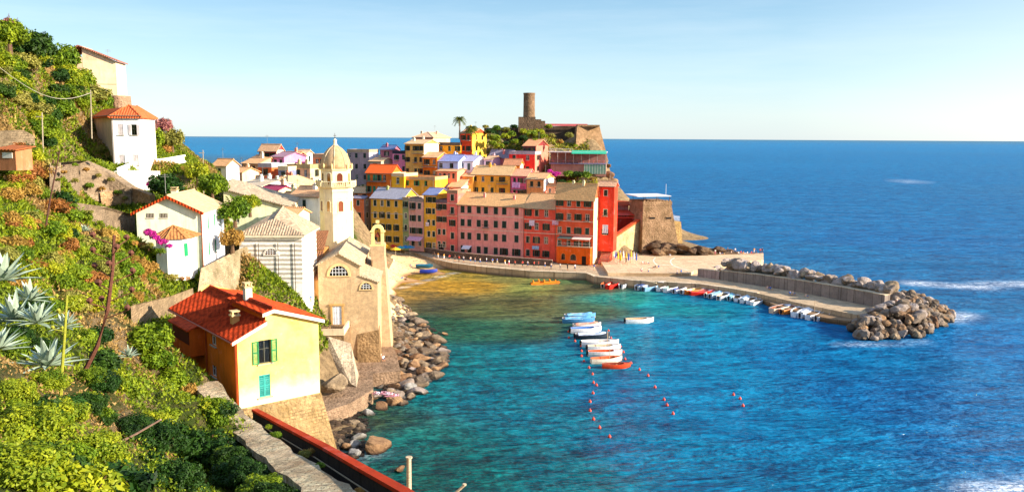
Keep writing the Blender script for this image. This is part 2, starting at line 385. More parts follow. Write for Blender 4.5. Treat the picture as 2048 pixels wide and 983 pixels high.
def house(name, label, x0, x1, yE, Y, h=10, a=-24, x2=None, D=9, wall='E0A070', roof='gs', rc='B99474', rise=None, cols=2, rows=2, shut=DG, trim=None,
          zb=None, w=.95, wh=1.5, pitch=3.4, top=.7, closed=.45, mx=.06, side=None, sidewall=None, chim=1, doors=0, ground=None, o=.35, cat='house', group='painted houses of the village', srows=None, bands=None, balc=None, front_extra=(), base_cp=True):
    a_ = R(a); U = Vector((math.cos(a_), math.sin(a_), 0)); V = Vector((-U.y, U.x, 0))
    if a < 0: P1 = at(x1, yE, Y); W = solve_px(P1, -U, x0); P0 = P1 - U * W
    else: P0 = at(x0, yE, Y); W = solve_px(P0, U, x1); P1 = P0 + U * W
    if x2 is not None: D = max(3.0, min(24, solve_px(P1, V, x2, 30)))
    if zb is not None: h = P0.z - zb
    z = P0.z - h
    T = thing(name, label, cat, (P0.x, P0.y, z), a_, group)
    trim = trim or ('F0D8B8' if zb is not None else None)
    rise = rise if rise is not None else (.32 * (D if roof in ('gs',) else min(W, D) if roof == 'hip' else W) / 2 if roof in ('gs', 'hip', 'gf') else .8)
    holes = grid(W, h, cols, rows, w, wh, pitch, top, mx)
    ext = []
    for e in front_extra: ext.append((e[0] * W - e[2] / 2, e[1], e[0] * W + e[2] / 2, e[1] + e[3], e[4]))
    mb = MB()
    wall_face(mb, (0, 0, 0), (1, 0, 0), (0, -1, 0), W, h, holes + [e[:4] for e in ext])
    sh = []
    if side: sh = grid(D, h, side, srows or rows, w, wh, pitch, top, .1)
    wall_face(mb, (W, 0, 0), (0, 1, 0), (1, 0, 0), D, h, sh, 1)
    mb.poly([(0, D, 0), (0, 0, 0), (0, 0, h), (0, D, h)]); mb.poly([(W, D, 0), (0, D, 0), (0, D, h), (W, D, h)])
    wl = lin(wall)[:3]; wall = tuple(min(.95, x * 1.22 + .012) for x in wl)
    mats = [M('plaster', wall), M('plaster', sidewall or wall)]  # pale sidewall colours paint sunlight onto the right-hand walls
    if bands:
        for b in bands: mb.box(-.02, -.05, h - b, W + .02, -.004, h - b + .16, 2)
    mats.append(M('paint', 'E8C9B0'))
    if W > 3.5:
        gm = MB(); gm.tube([(.12, -.1, .2), (.12, -.1, h - .15)], .055, 5); gm.tube([(-.2, -o - .02, h - (rise / (D / 2) * o if roof == 'gs' else 0) - .1), (W + .2, -o - .02, h - (rise / (D / 2) * o if roof == 'gs' else 0) - .1)], .07, 5)
        if roof in ('gs', 'hip'): gm.build('drain_pipe', [M('plain', '7A6A58')], T)
    ch = []
    rr = random.Random(hash(label) % 1000 if False else sum(map(ord, label)))
    for k in range(chim + (1 if W > 5 and chim else 0)): ch.append((W * rr.uniform(.15, .85), D * rr.uniform(.25, .75), rr.uniform(.9, 1.4)))
    rl = lin(rc); bright = min(rl[:3]) > .12 and rl[2] < rl[0]; mr = M('plaster', rc) if roof == 'flat' else M('tile', (rl[0] * min(1.6, .8 / rl[0]), rl[1] * min(1.42, .71 / rl[0]), rl[2] * min(1.15, .57 / rl[0])) if bright else mul(rc, 1.15))  # bluish rc values hold roof shade as tile colour
    roof_build(T, roof, W, D, h, rise, mr, o, mb, M('plaster', sidewall or wall), ch)
    if roof != 'flat' and W > 3 and rr.random() < .6:
        am = MB(); am.tube([(0, 0, 0), (0, 0, 2.4)], .03, 4); am.box(-.5, -.02, 2.0, .5, .02, 2.04); am.box(-.35, -.02, 2.2, .35, .02, 2.24); am.build('antenna', [M('plain', '8A8880')], T, (W * rr.uniform(.2, .8), D / 2, h + rise - .1))
    mb.build('wall', mats, T)
    def kindof(): 
        v = rr.random()
        return 'closed' if v < closed * .8 else ('half' if v < closed * .8 + .15 else ('open' if v < closed * .8 + .5 else 'plain'))
    for hi_, (u0, v0, u1, v1) in enumerate(holes):
        if rr.random() < .13 and x0 > 690 and v0 > 3:
            bb = MB(); xc_ = (u0 + u1) / 2; hw_ = (u1 - u0) / 2 + .3; bb.box(xc_ - hw_, -.75, v0 - .28, xc_ + hw_, -.004, v0 - .16); bo = bb.build('balcony', [M('concrete', 'B0A490')], T); rl_ = MB(); rl_.tube([(xc_ - hw_, -.02, v0 + .65), (xc_ - hw_, -.72, v0 + .65), (xc_ + hw_, -.72, v0 + .65), (xc_ + hw_, -.02, v0 + .65)], .035, 4)
            for q_ in range(9): rl_.tube([(xc_ - hw_ + hw_ * 2 * q_ / 8, -.72, v0 - .16), (xc_ - hw_ + hw_ * 2 * q_ / 8, -.72, v0 + .65)], .016, 3)
            rl_.build('railing', [M('plain', '2E2C28')], bo)
        k = kindof(); add_window(T, ((u0 + u1) / 2, 0, v0), 0, u1 - u0, v1 - v0, k, trim, shut if k != 'plain' else None)
    for u0, v0, u1, v1 in sh:
        k = kindof(); add_window(T, (W, (u0 + u1) / 2, v0), R(90), u1 - u0, v1 - v0, k, trim, shut if k != 'plain' else None)
    for e in ext: add_window(T, ((e[0] + e[2]) / 2, 0, e[1]), 0, e[2] - e[0], e[3] - e[1], e[4], trim, shut if e[4] in ('open', 'closed') else None)
    if balc:
        for bx0, bx1, bz in balc:
            b = MB(); zz = h - bz; b.box(bx0 * W, -1.05, zz - .14, bx1 * W, -.004, zz); bo = b.build('balcony', [M('concrete', '9A8F80')], T)
            r = MB(); r.tube([(bx0 * W, -.02, zz + .95), (bx0 * W, -1.0, zz + .95), (bx1 * W, -1.0, zz + .95), (bx1 * W, -.02, zz + .95)], .035, 4)
            n = max(3, int((bx1 - bx0) * W / .25))
            for i in range(n + 1): xx = bx0 * W + (bx1 - bx0) * W * i / n; r.tube([(xx, -1.0, zz), (xx, -1.0, zz + .95)], .018, 3)
            r.build('railing', [M('plain', '2A2A2A')], bo)
    if base_cp and zb is None:
        for p in (P0, P1, P1 + V * D, P0 + V * D): cp((p.x, p.y, z + .6))
    if zb is not None:
        for t_ in (0, .5, 1):
            q = P0 + U * W * t_; cp((q.x - V.x * 5, q.y - V.y * 5, .8), (q.x, q.y, .9), (q.x + V.x * 8, q.y + V.y * 8, 1.2))
    return T, W, D, h
HS = house
# ---- waterfront row (base on the promenade, z = 2)
def Yr(x): return on(x, 495 + (x - 741) * .0735, 2.0).y
ZB = 2.0
HS('narrow_house', 'narrow salmon house left of the orange one, grey side wall beside a dark alley', 704, 728, 396, Yr(716), zb=ZB, x2=739, wall='E8703C', sidewall='9C8F8A', rc='8C8390', cols=1, rows=5, pitch=3.6, w=.9, side=1, chim=0)
HS('alley_house', 'grey house deep in the alley between salmon and orange fronts', 722, 748, 400, Yr(741) + 14, zb=ZB, wall='7A6C66', rc='A08468', cols=1, rows=4, chim=0)
HS('apartment_house', 'deep yellow orange house with four rows of dark windows, above the cafe parasols', 741, 805, 397, Yr(805), zb=ZB, wall='F2A434', sidewall='A8A860', rc='A09CA4', rise=2.6, cols=[.14, .36, .56, .80], rows=4, pitch=3.4, w=.95, wh=1.7, bands=(4.5,), chim=1, D=9)
HS('thin_house', 'very thin grey green house squeezed beside the deep yellow one', 805, 817, 398, Yr(817), zb=ZB, wall='8E9A66', rc='A98F6C', cols=1, rows=5, w=.8, pitch=3.3, roof='flat', chim=0)
HS('terrace_house', 'greyish pink house with rooftop terrace and pale awning over its shop', 817, 847, 401, Yr(847), zb=ZB, wall='D4988A', rc='A08C84', cols=[.28, .72], rows=4, w=1.0, wh=1.7, pitch=3.5, roof='flat', shut='1D3A30', chim=0)
HS('tall_house', 'tall narrow yellow house between the greyish pink and the coral fronts', 847, 872, 389, Yr(872), zb=ZB, wall='F2A42C', rc='8088AC', rise=1.6, cols=[.4, .8], rows=5, w=.85, pitch=3.2, chim=0, D=8)
HS('coral_house', 'coral red narrow house with arched doorway and dark roof terrace', 872, 894, 403, Yr(894), zb=ZB, wall='F07A60', rc='6E5A60', cols=[.28, .72], rows=4, w=.85, pitch=3.5, roof='flat', chim=0, front_extra=((.45, .1, 1.7, 2.4, 'door'),))
HS('crimson_house', 'crimson pink narrow house joined to the left end of the long pink one', 894, 915, 384, Yr(915), zb=ZB, wall='EA6A5C', rc='B08468', cols=1, rows=5, w=1.0, wh=1.7, pitch=3.5, roof='flat', chim=0, bands=(3.2, 6.7), D=8)
A7 = HS('long_house', 'long pink waterfront house with four storeys of dark green shutters', 915, 1047, 413, Yr(1047), zb=ZB, wall='FC8C80', rc='C9A277', rise=2.9, cols=[.08, .185, .33, .44, .59, .715, .90], rows=4, w=1.2, wh=1.85, pitch=3.62, top=.5, closed=.75, mx=.02, bands=(3.0, 6.8), chim=2, trim='F2B6A8', D=11, front_extra=())
HS('red_house', 'deep red house with linen on its line, right of the long pink one', 1047, 1111, 417, Yr(1111), zb=ZB, wall='E2523C', rc='B89470', rise=3.4, cols=[.15, .42, .72], rows=4, w=1.0, wh=1.7, pitch=3.55, top=.5, trim='E8A890', bands=(.35, 3.2, 6.7), closed=.4, chim=1, D=12)
HS('vermilion_house', 'bright red house with an attic storey and cream side wall above the restaurant', 1111, 1188, 397, Yr(1188), zb=ZB, x2=1198, wall='EC5630', sidewall='F2DDAE', rc='C9A277', rise=3.6, cols=[.12, .36, .60, .84], rows=5, w=1.0, wh=1.6, pitch=3.5, top=.6, trim='F0B090', bands=(2.9, 6.1, 9.6), closed=.25, chim=1, shut='16402A')
HS('tower_house', 'tall plain red house with few windows at the right end of the row', 1196, 1229, 371, Yr(1210) + 3, zb=ZB + 3, x2=1234, wall='E03A1E', rc='D0A890', rise=1.0, cols=[.48], rows=4, w=.9, wh=1.5, pitch=5.0, top=1.2, closed=.5, chim=0)
# ---- village behind, from left to right, rear rows first
def V(n, l, x0, x1, yE, Y, **k): 
    k.setdefault('a', -20)
    if x0 > 690 and Y > 204: Y = 240 + (Y - 208) * .95
    return HS(n, l, x0, x1, yE, Y, **k)
V('hotel_building', 'greyish mauve block with pale right side, just right of the church dome', 694, 738, 302, 232, x2=757, wall='A08484', sidewall='D8D4E0', rc='C2A284', roof='flat', cols=[.1, .42, .8], rows=4, w=.95, h=14, chim=0)
V('purple_house', 'dull purple house with blue grey roof against the sea', 760, 786, 298, 236, x2=800, wall='A06070', rc='5E6E94', rise=1.2, cols=[.5], rows=2, h=12, w=.9, chim=1)  # blue rc paints shade onto the roof
V('pink_house', 'bright pink house between the purple one and the tall cream yellow one', 785, 812, 305, 230, wall='E284A0', rc='3A3A44', roof='flat', cols=[.3, .8], rows=3, h=14, w=.9, pitch=3.6, shut='2F4A38', chim=0)
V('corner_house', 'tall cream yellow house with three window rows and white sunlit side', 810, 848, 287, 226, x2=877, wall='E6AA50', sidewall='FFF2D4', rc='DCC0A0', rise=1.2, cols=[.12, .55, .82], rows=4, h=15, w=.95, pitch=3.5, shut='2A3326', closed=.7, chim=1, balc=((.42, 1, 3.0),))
V('crest_house', 'dark red house with pale hipped roof on the skyline left of the palm', 826, 866, 274, 250, x2=900, wall='B03038', sidewall='F0C8A0', rc='C8A890', rise=1.7, roof='hip', cols=[.35, .85], rows=1, h=9, w=.9, chim=1)
V('canopy_house', 'orange house with dark pergola roof terrace below the tall palm', 877, 920, 288, 236, x2=924, wall='EE9618', rc='6A5848', roof='flat', cols=[.12, .52, .9], rows=2, h=11, w=1.0, chim=0)
V('ochre_house', 'red orange house with sunny yellow side wall below the low palm', 920, 944, 266, 236, x2=973, wall='D8441A', sidewall='F8C444', rc='D8A884', rise=1.5, cols=[.3, .7], rows=2, h=12, w=.85, side=2, chim=1)
V('balcony_house', 'small orange house with balcony, right of the tall cream yellow one', 845, 874, 314, 222, wall='EE7A1C', rc='D8AE8A', rise=1.4, cols=[.3, .8], rows=3, h=13, w=.95, balc=((0, 1, 3.0),), chim=0)
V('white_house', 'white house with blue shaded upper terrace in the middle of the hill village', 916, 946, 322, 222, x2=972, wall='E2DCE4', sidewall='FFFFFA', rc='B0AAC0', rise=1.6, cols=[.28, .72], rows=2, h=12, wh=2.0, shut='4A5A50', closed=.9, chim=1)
V('bluish_house', 'pale blue house with awning, left neighbour of the white one', 873, 916, 322, 220, wall='A8B4DC', rc='8890BC', rise=1.8, cols=[.2, .7], rows=1, h=7, w=1.2, chim=1)
V('salmon_house', 'pale salmon house with four small windows below the pale blue one', 873, 914, 342, 216, wall='EE8C6C', rc='D8AE8A', rise=.6, cols=4, rows=2, h=10, w=.75, chim=0)
V('rose_house', 'rose pink house with grey roof, left of the big red one on the hill', 978, 1022, 315, 232, x2=1034, wall='EE8080', rc='8C8494', rise=2.4, cols=[.28, .72], rows=2, h=10, w=.85, chim=1)
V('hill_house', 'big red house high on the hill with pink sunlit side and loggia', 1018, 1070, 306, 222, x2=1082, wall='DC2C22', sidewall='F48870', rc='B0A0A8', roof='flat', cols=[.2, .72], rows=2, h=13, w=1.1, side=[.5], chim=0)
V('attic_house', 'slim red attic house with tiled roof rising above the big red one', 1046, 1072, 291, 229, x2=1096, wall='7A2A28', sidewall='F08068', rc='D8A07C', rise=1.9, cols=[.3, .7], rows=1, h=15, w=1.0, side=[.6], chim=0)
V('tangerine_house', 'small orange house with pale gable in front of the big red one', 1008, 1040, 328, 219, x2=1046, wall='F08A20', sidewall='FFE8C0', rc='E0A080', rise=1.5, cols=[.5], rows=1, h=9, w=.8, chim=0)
V('golden_house', 'long golden orange house with balcony above the orange tiled roofs', 943, 1020, 349, 214, wall='F0A034', rc='D4B48C', rise=2.4, cols=[.1, .3, .54, .8], rows=2, h=10, w=.95, pitch=3.3, balc=((.68, .95, 2.8),), chim=1, D=8)
V('magenta_house', 'magenta pink house with hanging washing right of the golden one', 1021, 1054, 351, 212, wall='DC6080', rc='D8A890', rise=1.8, cols=[.25, .6, .85], rows=2, h=10, w=.8, balc=((.1, .9, 4.2),), chim=0, D=8)
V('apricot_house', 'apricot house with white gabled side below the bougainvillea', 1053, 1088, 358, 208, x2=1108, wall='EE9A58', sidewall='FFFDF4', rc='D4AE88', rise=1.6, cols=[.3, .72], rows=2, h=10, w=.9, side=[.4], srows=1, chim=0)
V('orange_house', 'orange house with bright orange tiled roof and flowered balcony', 732, 783, 345, 212, x2=803, wall='EE6A1C', sidewall='FFEBAE', rc='F0642A', rise=2.2, cols=[.1, .32, .5, .72], rows=2, h=10, w=.95, wh=1.8, shut='2E8A60', closed=.6, balc=((-.02, .8, 2.7),), chim=0)
V('amber_house', 'low amber house with one green door, beside the bright orange roof', 783, 808, 350, 210, wall='F4A014', rc='E8C090', roof='flat', cols=[.5], rows=2, h=10, w=1.0, wh=1.9, chim=0)
V('honey_house', 'wide honey coloured house with three small windows under the cream yellow one', 800, 870, 357, 208, wall='F09824', rc='E0AC74', roof='flat', cols=[.18, .48, .74], rows=1, h=9, w=.9, shut='2E7A40', chim=0)
V('dormer_house', 'small cream roofed house with white laundry rising behind the deep yellow one', 783, 806, 385, 214, x2=818, wall='D8CCB8', sidewall='F4E080', rc='DCBC90', rise=1.5, cols=[.3, .7], rows=2, h=10, w=.9, chim=0)
V('stub_house', 'tiny yellow roof hut left of the cream roofed house', 769, 781, 376, 213, wall='C89A28', rc='E4C89C', rise=.7, cols=1, rows=1, h=9, w=.6, chim=0, D=4)
V('ledge_house', 'low house with pale tiled roof behind the salmon narrow front', 706, 742, 384, 216, wall='EE8A50', rc='DCC0A0', rise=1.4, cols=[.2, .65], rows=1, h=9, w=.8, x2=752, sidewall='C8BC9C', chim=1)
V('loft_house', 'lilac loft with blue roof above the tall narrow yellow house', 820, 850, 384, 211, wall='C8A4C0', rc='E0B890', rise=1.3, cols=[.3, .7], rows=1, h=8, w=.9, chim=1)
V('slate_house', 'blue grey roofed house behind the coral and yellow fronts', 852, 892, 383, 212, wall='7A6A80', rc='7684B4', rise=2.0, cols=[.6], rows=1, h=9, w=.9, chim=1)  # roof shade put into the blue tile colour
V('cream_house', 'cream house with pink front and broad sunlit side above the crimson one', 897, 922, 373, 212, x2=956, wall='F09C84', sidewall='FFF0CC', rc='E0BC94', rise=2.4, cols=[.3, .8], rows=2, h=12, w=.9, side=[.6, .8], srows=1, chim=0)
V('tiled_house', 'low building under a wide bright orange tiled roof behind the long pink house', 946, 1050, 395, 220, wall='D8602C', rc='E8582A', rise=2.6, cols=5, rows=1, h=9, w=.8, chim=2, D=10)
V('porch_house', 'small pale roof with chimney behind the deep red house', 1078, 1118, 387, 219, wall='D8B898', rc='8E98C8', rise=2.2, cols=2, rows=1, h=9, w=.8, chim=1, D=8)
V('plain_house', 'low grey green house between the mauve block and the purple one', 738, 762, 322, 228, wall='B0A890', rc='C8A888', rise=.9, cols=[.5], rows=2, h=10, w=.8, chim=1)
V('violet_house', 'pale violet house with two windows beside the rose pink one', 968, 984, 318, 226, wall='C8A8C0', rc='D0B098', rise=.9, cols=[.5], rows=2, h=10, w=.7, chim=1)
V('step_house', 'small ochre house stepping down between white and golden houses', 926, 946, 352, 217, wall='E8A040', rc='DCB890', rise=.7, cols=[.5], rows=2, h=9, w=.7, chim=0, D=5)
V('rooftop_room', 'little white rooftop room with dark door above the coral fronts', 874, 890, 392, 208, wall='F0E0D0', rc='C8A080', rise=.5, cols=[.5], rows=1, h=6, w=.8, chim=0, D=4)
V('garret_house', 'pink garret rising behind the long pink house roof', 1000, 1022, 386, 214, wall='E88A78', rc='E0B890', rise=.7, cols=[.3, .7], rows=1, h=6, w=.6, chim=1, D=4)
V('wedge_house', 'peach house wedge between apricot house and the bright red one', 1090, 1110, 372, 209, wall='F0A078', rc='D8A880', rise=.7, cols=[.5], rows=2, h=9, w=.7, chim=1, D=5)
# ---- left quarter behind the church
V('seafront_house', 'sand coloured house end at the far left with one window', 458, 484, 344, 182, wall='E0B890', rc='C8A07C', rise=.9, cols=[.5], rows=2, h=8, w=.7, chim=1, D=6)
V('peach_house', 'small peach house left of the coral one near the sea', 500, 518, 317, 206, wall='EEAA88', rc='D0A888', rise=.8, cols=[.5], rows=2, h=8, w=.7, chim=1, D=6)
V('brick_house', 'brick red low house among the roofs above the long cream building', 548, 574, 362, 172, wall='B86048', rc='C89878', rise=.8, cols=[.3, .7], rows=1, h=6, w=.6, chim=2, D=6)
V('coastal_house', 'coral red house with pale roof, highest of the left quarter', 518, 553, 300, 205, x2=566, wall='DC4448', sidewall='FFE8D0', rc='E0B898', rise=1.4, cols=[.28, .7], rows=3, h=12, w=1.1, chim=0)
V('lilac_house', 'lilac pink house with rounded attic below the coral one', 543, 568, 313, 196, wall='D07CA8', rc='8A7088', rise=1.0, cols=[.3, .75], rows=3, h=12, w=.8, chim=0)
V('maroon_house', 'dark maroon house between lilac one and salmon sunlit block', 567, 594, 311, 202, x2=613, wall='8C2028', sidewall='F49070', rc='D8B890', rise=.9, cols=[.5], rows=2, h=12, w=1.0, side=[.3, .6], chim=1)
V('seaward_house', 'white house end on the sea skyline left of the dome', 594, 612, 306, 207, x2=624, wall='F0A488', sidewall='FFFFFF', rc='E0C8B0', rise=.8, cols=[.5], rows=2, h=11, w=.9, side=[.5], chim=0)
V('sandstone_house', 'sand coloured two storey house with six windows left of the bell tower', 574, 620, 333, 186, x2=642, wall='D8A078', sidewall='F8D898', rc='B49A70', roof='flat', cols=[.17, .5, .8], rows=2, h=11, w=.8, wh=1.6, side=[.6], chim=1)
V('balconied_house', 'dark orange block left of the dome with tall openings', 625, 655, 312, 196, wall='D8804C', rc='C09C78', roof='flat', cols=[.3, .7], rows=3, h=12, w=.9, chim=1)
V('rust_house', 'rust orange house with flat blue roof at left quarter edge', 516, 543, 331, 188, wall='C4602C', rc='A8A8B0', roof='flat', cols=[.5], rows=2, h=10, w=.8, chim=0)
V('beige_house', 'low beige house with chimneys at the far left of the village', 484, 517, 326, 192, wall='DCA880', sidewall='FFE8C8', rc='C8A07C', rise=1.2, cols=[.3, .7], rows=2, h=9, w=.8, chim=2)
V('hedge_house', 'pale sheer sided white house with low tiled roof beside the sea wall', 425, 452, 330, 172, x2=478, wall='F0D8B8', sidewall='C4C8DC', rc='C8A07C', rise=1.2, cols=[.5], rows=1, h=7, w=.7, chim=0)
V('parlour_house', 'blue fronted little house with awning below the lilac pink one', 556, 576, 337, 184, wall='6E7490', rc='D8C8A0', roof='flat', cols=[.5], rows=2, h=9, w=1.2, chim=0)
V('white_barn', 'plain white gabled house among the left roofs', 478, 520, 372, 150, a=-38, x2=None, D=8, wall='FFFDF6', rc='D8CCC0', rise=1.0, cols=[.7], rows=1, h=6, w=.6, chim=1)
V('domed_house', 'wide cream roofed house in the middle of the left roofs', 528, 577, 372, 158, a=-30, wall='F0D8B8', rc='DCC09C', rise=1.8, roof='hip', cols=2, rows=1, h=7, w=.7, D=9, chim=1)
V('burgundy_house', 'house with burgundy roof patch among the left roofs', 496, 545, 384, 146, a=-34, wall='E4C8A0', rc='A8405C', rise=1.0, cols=2, rows=1, h=7, w=.7, D=6, chim=1)
V('whitewashed_house', 'whitewashed house with burgundy side behind the green shuttered one', 580, 636, 392, 140, a=-20, wall='FFF8EC', rc='D0A888', rise=1.4, cols=1, rows=1, h=8, w=.7, D=7, chim=1)
V('terracotta_house', 'narrow house end with dark red wall touching the left side of the bell tower', 628, 646, 393, 150, wall='A03830', rc='E0C0A0', rise=.8, cols=[.5], rows=1, h=6, w=.7, chim=0, D=5)
V('ridge_house', 'sand roofed house behind the whitewashed one, with two chimneys', 583, 628, 380, 168, a=-26, wall='E8C8A0', rc='DCB890', rise=1.3, cols=2, rows=1, h=6, w=.7, chim=2, D=8)
V('lean_house', 'small cream house squeezed between the long cream building and the whitewashed one', 552, 584, 398, 142, a=-26, wall='F4D8A8', rc='D8B088', rise=1.0, cols=[.5], rows=1, h=6, w=.7, chim=2, D=6)
V('corner_shop', 'low peach house just behind the striped chapel, right of the long cream building', 560, 592, 428, 128, a=-10, wall='F0CCA8', rc='D0A880', rise=.8, cols=[.3, .75], rows=2, h=9, w=.7, wh=1.3, pitch=3, chim=1, D=5, shut='2A8A5A')
V('shuttered_house', 'cream house with roof terrace and green shutters left of the bell tower', 583, 646, 424, 141, a=-4, D=6, wall='F4E4C0', rc='DCCCB0', roof='flat', cols=[.22, .5, .76, .93], rows=3, h=12, w=.75, wh=1.35, pitch=3.1, top=1.0, shut='2A9A60', closed=.15, chim=1)
# ------------------------------------------------------------------ hand built landmarks
def uvp(P0, U, px, py):
    """distance along U and height of the photo point (px, py) on the upright plane through P0"""
    U = Vector((U[0], U[1], 0)); N = Vector((-U.y, U.x, 0)); d = ray(px, py)
    t = (Vector((P0[0], P0[1], 0)) - CAM).dot(N) / d.dot(N); p = CAM + d * t
    return (p - Vector((P0[0], P0[1], 0))).dot(U), p.z
def frame(a): a = R(a); return Vector((math.cos(a), math.sin(a), 0)), Vector((-math.sin(a), math.cos(a), 0))
def arch_panel(par, name, loc, rz, w, h, col='2A1A14', fr='E8D8B0', lattice=None, half=False, t=.14, out=.1):
    """arched opening: no hole, dark inner panel stands for recess shade and glass, with a projecting surround; half = a half moon"""
    r = w / 2; hs = 0 if half else h - r; n = 10
    arc = [(r * math.cos(math.pi * i / n), hs + (h if half else r) * math.sin(math.pi * i / n)) for i in range(n + 1)]
    inn = ([(-r, 0)] if not half else []) + [] 
    pts = [(r, 0)] + arc + [(-r, 0)] if not half else arc
    mb = MB(); mb.poly([(x, -.012, z) for x, z in pts][::-1], 1)
    k = (r + t) / r
    for i in range(len(arc) - 1):
        a, b = arc[i], arc[i + 1]; ao = (a[0] * k, hs + (a[1] - hs) * k); bo = (b[0] * k, hs + (b[1] - hs) * k)
        mb.hexa([(a[0], 0, a[1]), (a[0], -out, a[1]), (b[0], -out, b[1]), (b[0], 0, b[1])], [(ao[0], 0, ao[1]), (ao[0], -out, ao[1]), (bo[0], -out, bo[1]), (bo[0], 0, bo[1])], 0)
    if not half:
        for s in (-1, 1): mb.box(min(s * r, s * (r + t)), -out, 0, max(s * r, s * (r + t)), 0, hs, 0)
    mb.box(-r - t, -out - .05, -.12, r + t, 0, -.003, 0)
    if lattice:
        for i in range(1, lattice):
            x = -r + w * i / lattice; zt = hs + math.sqrt(max(0, r * r - x * x)) * ((h / r) if half else 1)
            mb.box(x - .03, -.05, 0, x + .03, -.015, zt, 2)
        for q in (.33, .66):
            z = (h if half else h) * q; xx = r * math.sqrt(max(0, 1 - (z / h) ** 2)) if half else r
            mb.box(-xx, -.05, z - .03, xx, -.015, z + .03, 2)
    return mb.build(name, [M('plaster', fr), M('glass', col), M('paint', 'F0F0F0')], par, loc, rz)
def cyl_thing(): pass
# ---- yellow house in the foreground
U, V_ = frame(39)
P0 = at(478, 790, 58); zb = P0.z
YH = thing('yellow_house', 'yellow house with red ribbed roof on a stone base, nearest to the viewer', 'house', P0, R(39))
uv = lambda px, py: (lambda t: (t[0], t[1] - zb))(uvp(P0, U, px, py))
W = uv(638, 700)[0]; L = 14.0
zA = uv(472, 676)[1]; xB, zB = uv(531, 641); xD, zD = uv(544, 619); zE = uv(640, 637)[1]; zC = zB + .62
bot = uv(636, 770)[1]
mb = MB()
w1 = (uv(517, 700)[0], uv(517, 728)[1], uv(542, 700)[0], uv(517, 681)[1]); w2 = (uv(518, 770)[0], uv(518, 795)[1], uv(541, 770)[0], uv(518, 750)[1])
wall_face(mb, (0, 0, -1.2), (1, 0, 0), (0, -1, 0), W, zA + 1.2, [(a, b + 1.2, c, d + 1.2) for a, b, c, d in (w1, w2)])
for y in (0, L):
    s_ = 1 if y == 0 else -1
    mb.poly([(0, y, zA), (W, y, zA), (W, y, zE - .1), (xD, y, zD - .1), (xB, y, zC - .1), (xB, y, zB - .1)][::s_])
def lw(u_px, v_px): return uvp(P0, V_, u_px, v_px)   # along the left wall
lh = []
for px0, px1, py0, py1 in ((422, 432, 663, 690), (423, 433, 730, 752)):
    a = lw(px1, (py0 + py1) / 2)[0]; b = lw(px0, (py0 + py1) / 2)[0]; m = (px0 + px1) / 2
    lh.append((L - b, lw(m, py1)[1] - zb + 1.2, L - a, lw(m, py0)[1] - zb + 1.2))
wall_face(mb, (0, L, -1.2), (0, -1, 0), (-1, 0, 0), L, zA + 1.2, lh, 1)
mb.poly([(W, 0, -1.2), (W, L, -1.2), (W, L, zE - .1), (W, 0, zE - .1)]); mb.poly([(W, L, -1.2), (0, L, -1.2), (0, L, zA), (W, L, zA)])
# white fade along the foot of the gable wall: lime wash strip
def limed():
    t = NT('limed_plaster'); g = t.geo(); s = t.add('ShaderNodeSeparateXYZ'); t.l.new(g, s.inputs[0])
    base = t.mix(t.ramp(t.noise(g, .5, 6, .7), (.3, 0.0), (.7, 1.0)), 'EFCB58', 'F8E08A')
    zf_ = t.mapr(t.math('ADD', s.outputs['Z'], t.math('MULTIPLY', t.noise(g, .9, 7, .75), 2.2)), YH.location.z + .6, YH.location.z + 1.9, 1, 0)
    base = t.mix(t.math('MULTIPLY', zf_, .75), base, 'FAEAC0'); base = t.mix(t.ramp(t.noise(g, 1.1, 7, .75), (.6, 0.0), (.72, .4)), base, 'FAEFC4')
    t.bump(t.noise(g, 5, 5, .7), .03, .5); return t.done(base, .92, .15)
mb.build('wall', [limed(), M('plaster', 'E8781A')], YH)  # orange left wall puts the house's shaded side into the plaster colour
def ribbed(mb, a, b, c, d, n, r=.06, mi=0):
    """ribs from the edge a-b (eave) to d-c (ridge)"""
    a, b, c, d = map(Vector, (a, b, c, d))
    for i in range(n + 1): mb.tube([a.lerp(b, i / n), d.lerp(c, i / n)], r, 4, mi)
mb = MB(); o = .45; RM = M('tile', 'CC4820', '7A2A14'); s1 = (zB - zA) / xB; ys = 6.6; rz_ = zB + .02
def plane(x0, z0, x1, z1, y0, y1, n):
    mb.slab([(x0, y0, z0), (x1, y0, z1), (x1, y1, z1), (x0, y1, z0)] if x1 > x0 else [(x0, y1, z0), (x1, y1, z1), (x1, y0, z1), (x0, y0, z0)], .14)
    ribbed(mb, (x0, y0, z0 + .03), (x0, y1, z0 + .03), (x1, y1, z1 + .03), (x1, y0, z1 + .03), n)
plane(-o, zA - s1 * o, xB, zB, -.25, ys, 26)
xr2 = xD + .3; zr2 = zA + s1 * xr2
plane(-o, zA - s1 * o, xr2, zr2, ys, L + .4, 32)
sD = (zD - zC) / (xD - xB)
plane(xB - .35, zC - sD * .35 + .1, xD, zD + .1, -.35, ys + .1, 26)
sR = (zE - zD) / (W - xD)
plane(W + .35, zE + sR * .35 + .1, xD, zD + .1, -.35, ys + .1, 26)
plane(W + .35, zE + sR * .35 - .05, xr2, zr2 - .05, ys + .1, L + .4, 32)
mb.tube([(xD, -.35, zD + .16), (xD, ys + .1, zD + .16)], .16, 6); mb.tube([(xr2, ys, zr2 + .05), (xr2, L + .4, zr2 + .05)], .16, 6)
roof = mb.build('roof', [RM], YH)
mb = MB()   # step wall and white barge boards
mb.box(xB - .02, .02, zB - .1, xB + .14, ys, zC + .04); mb.build('step_wall', [M('plaster', 'D8641A')], YH)
mb = MB()
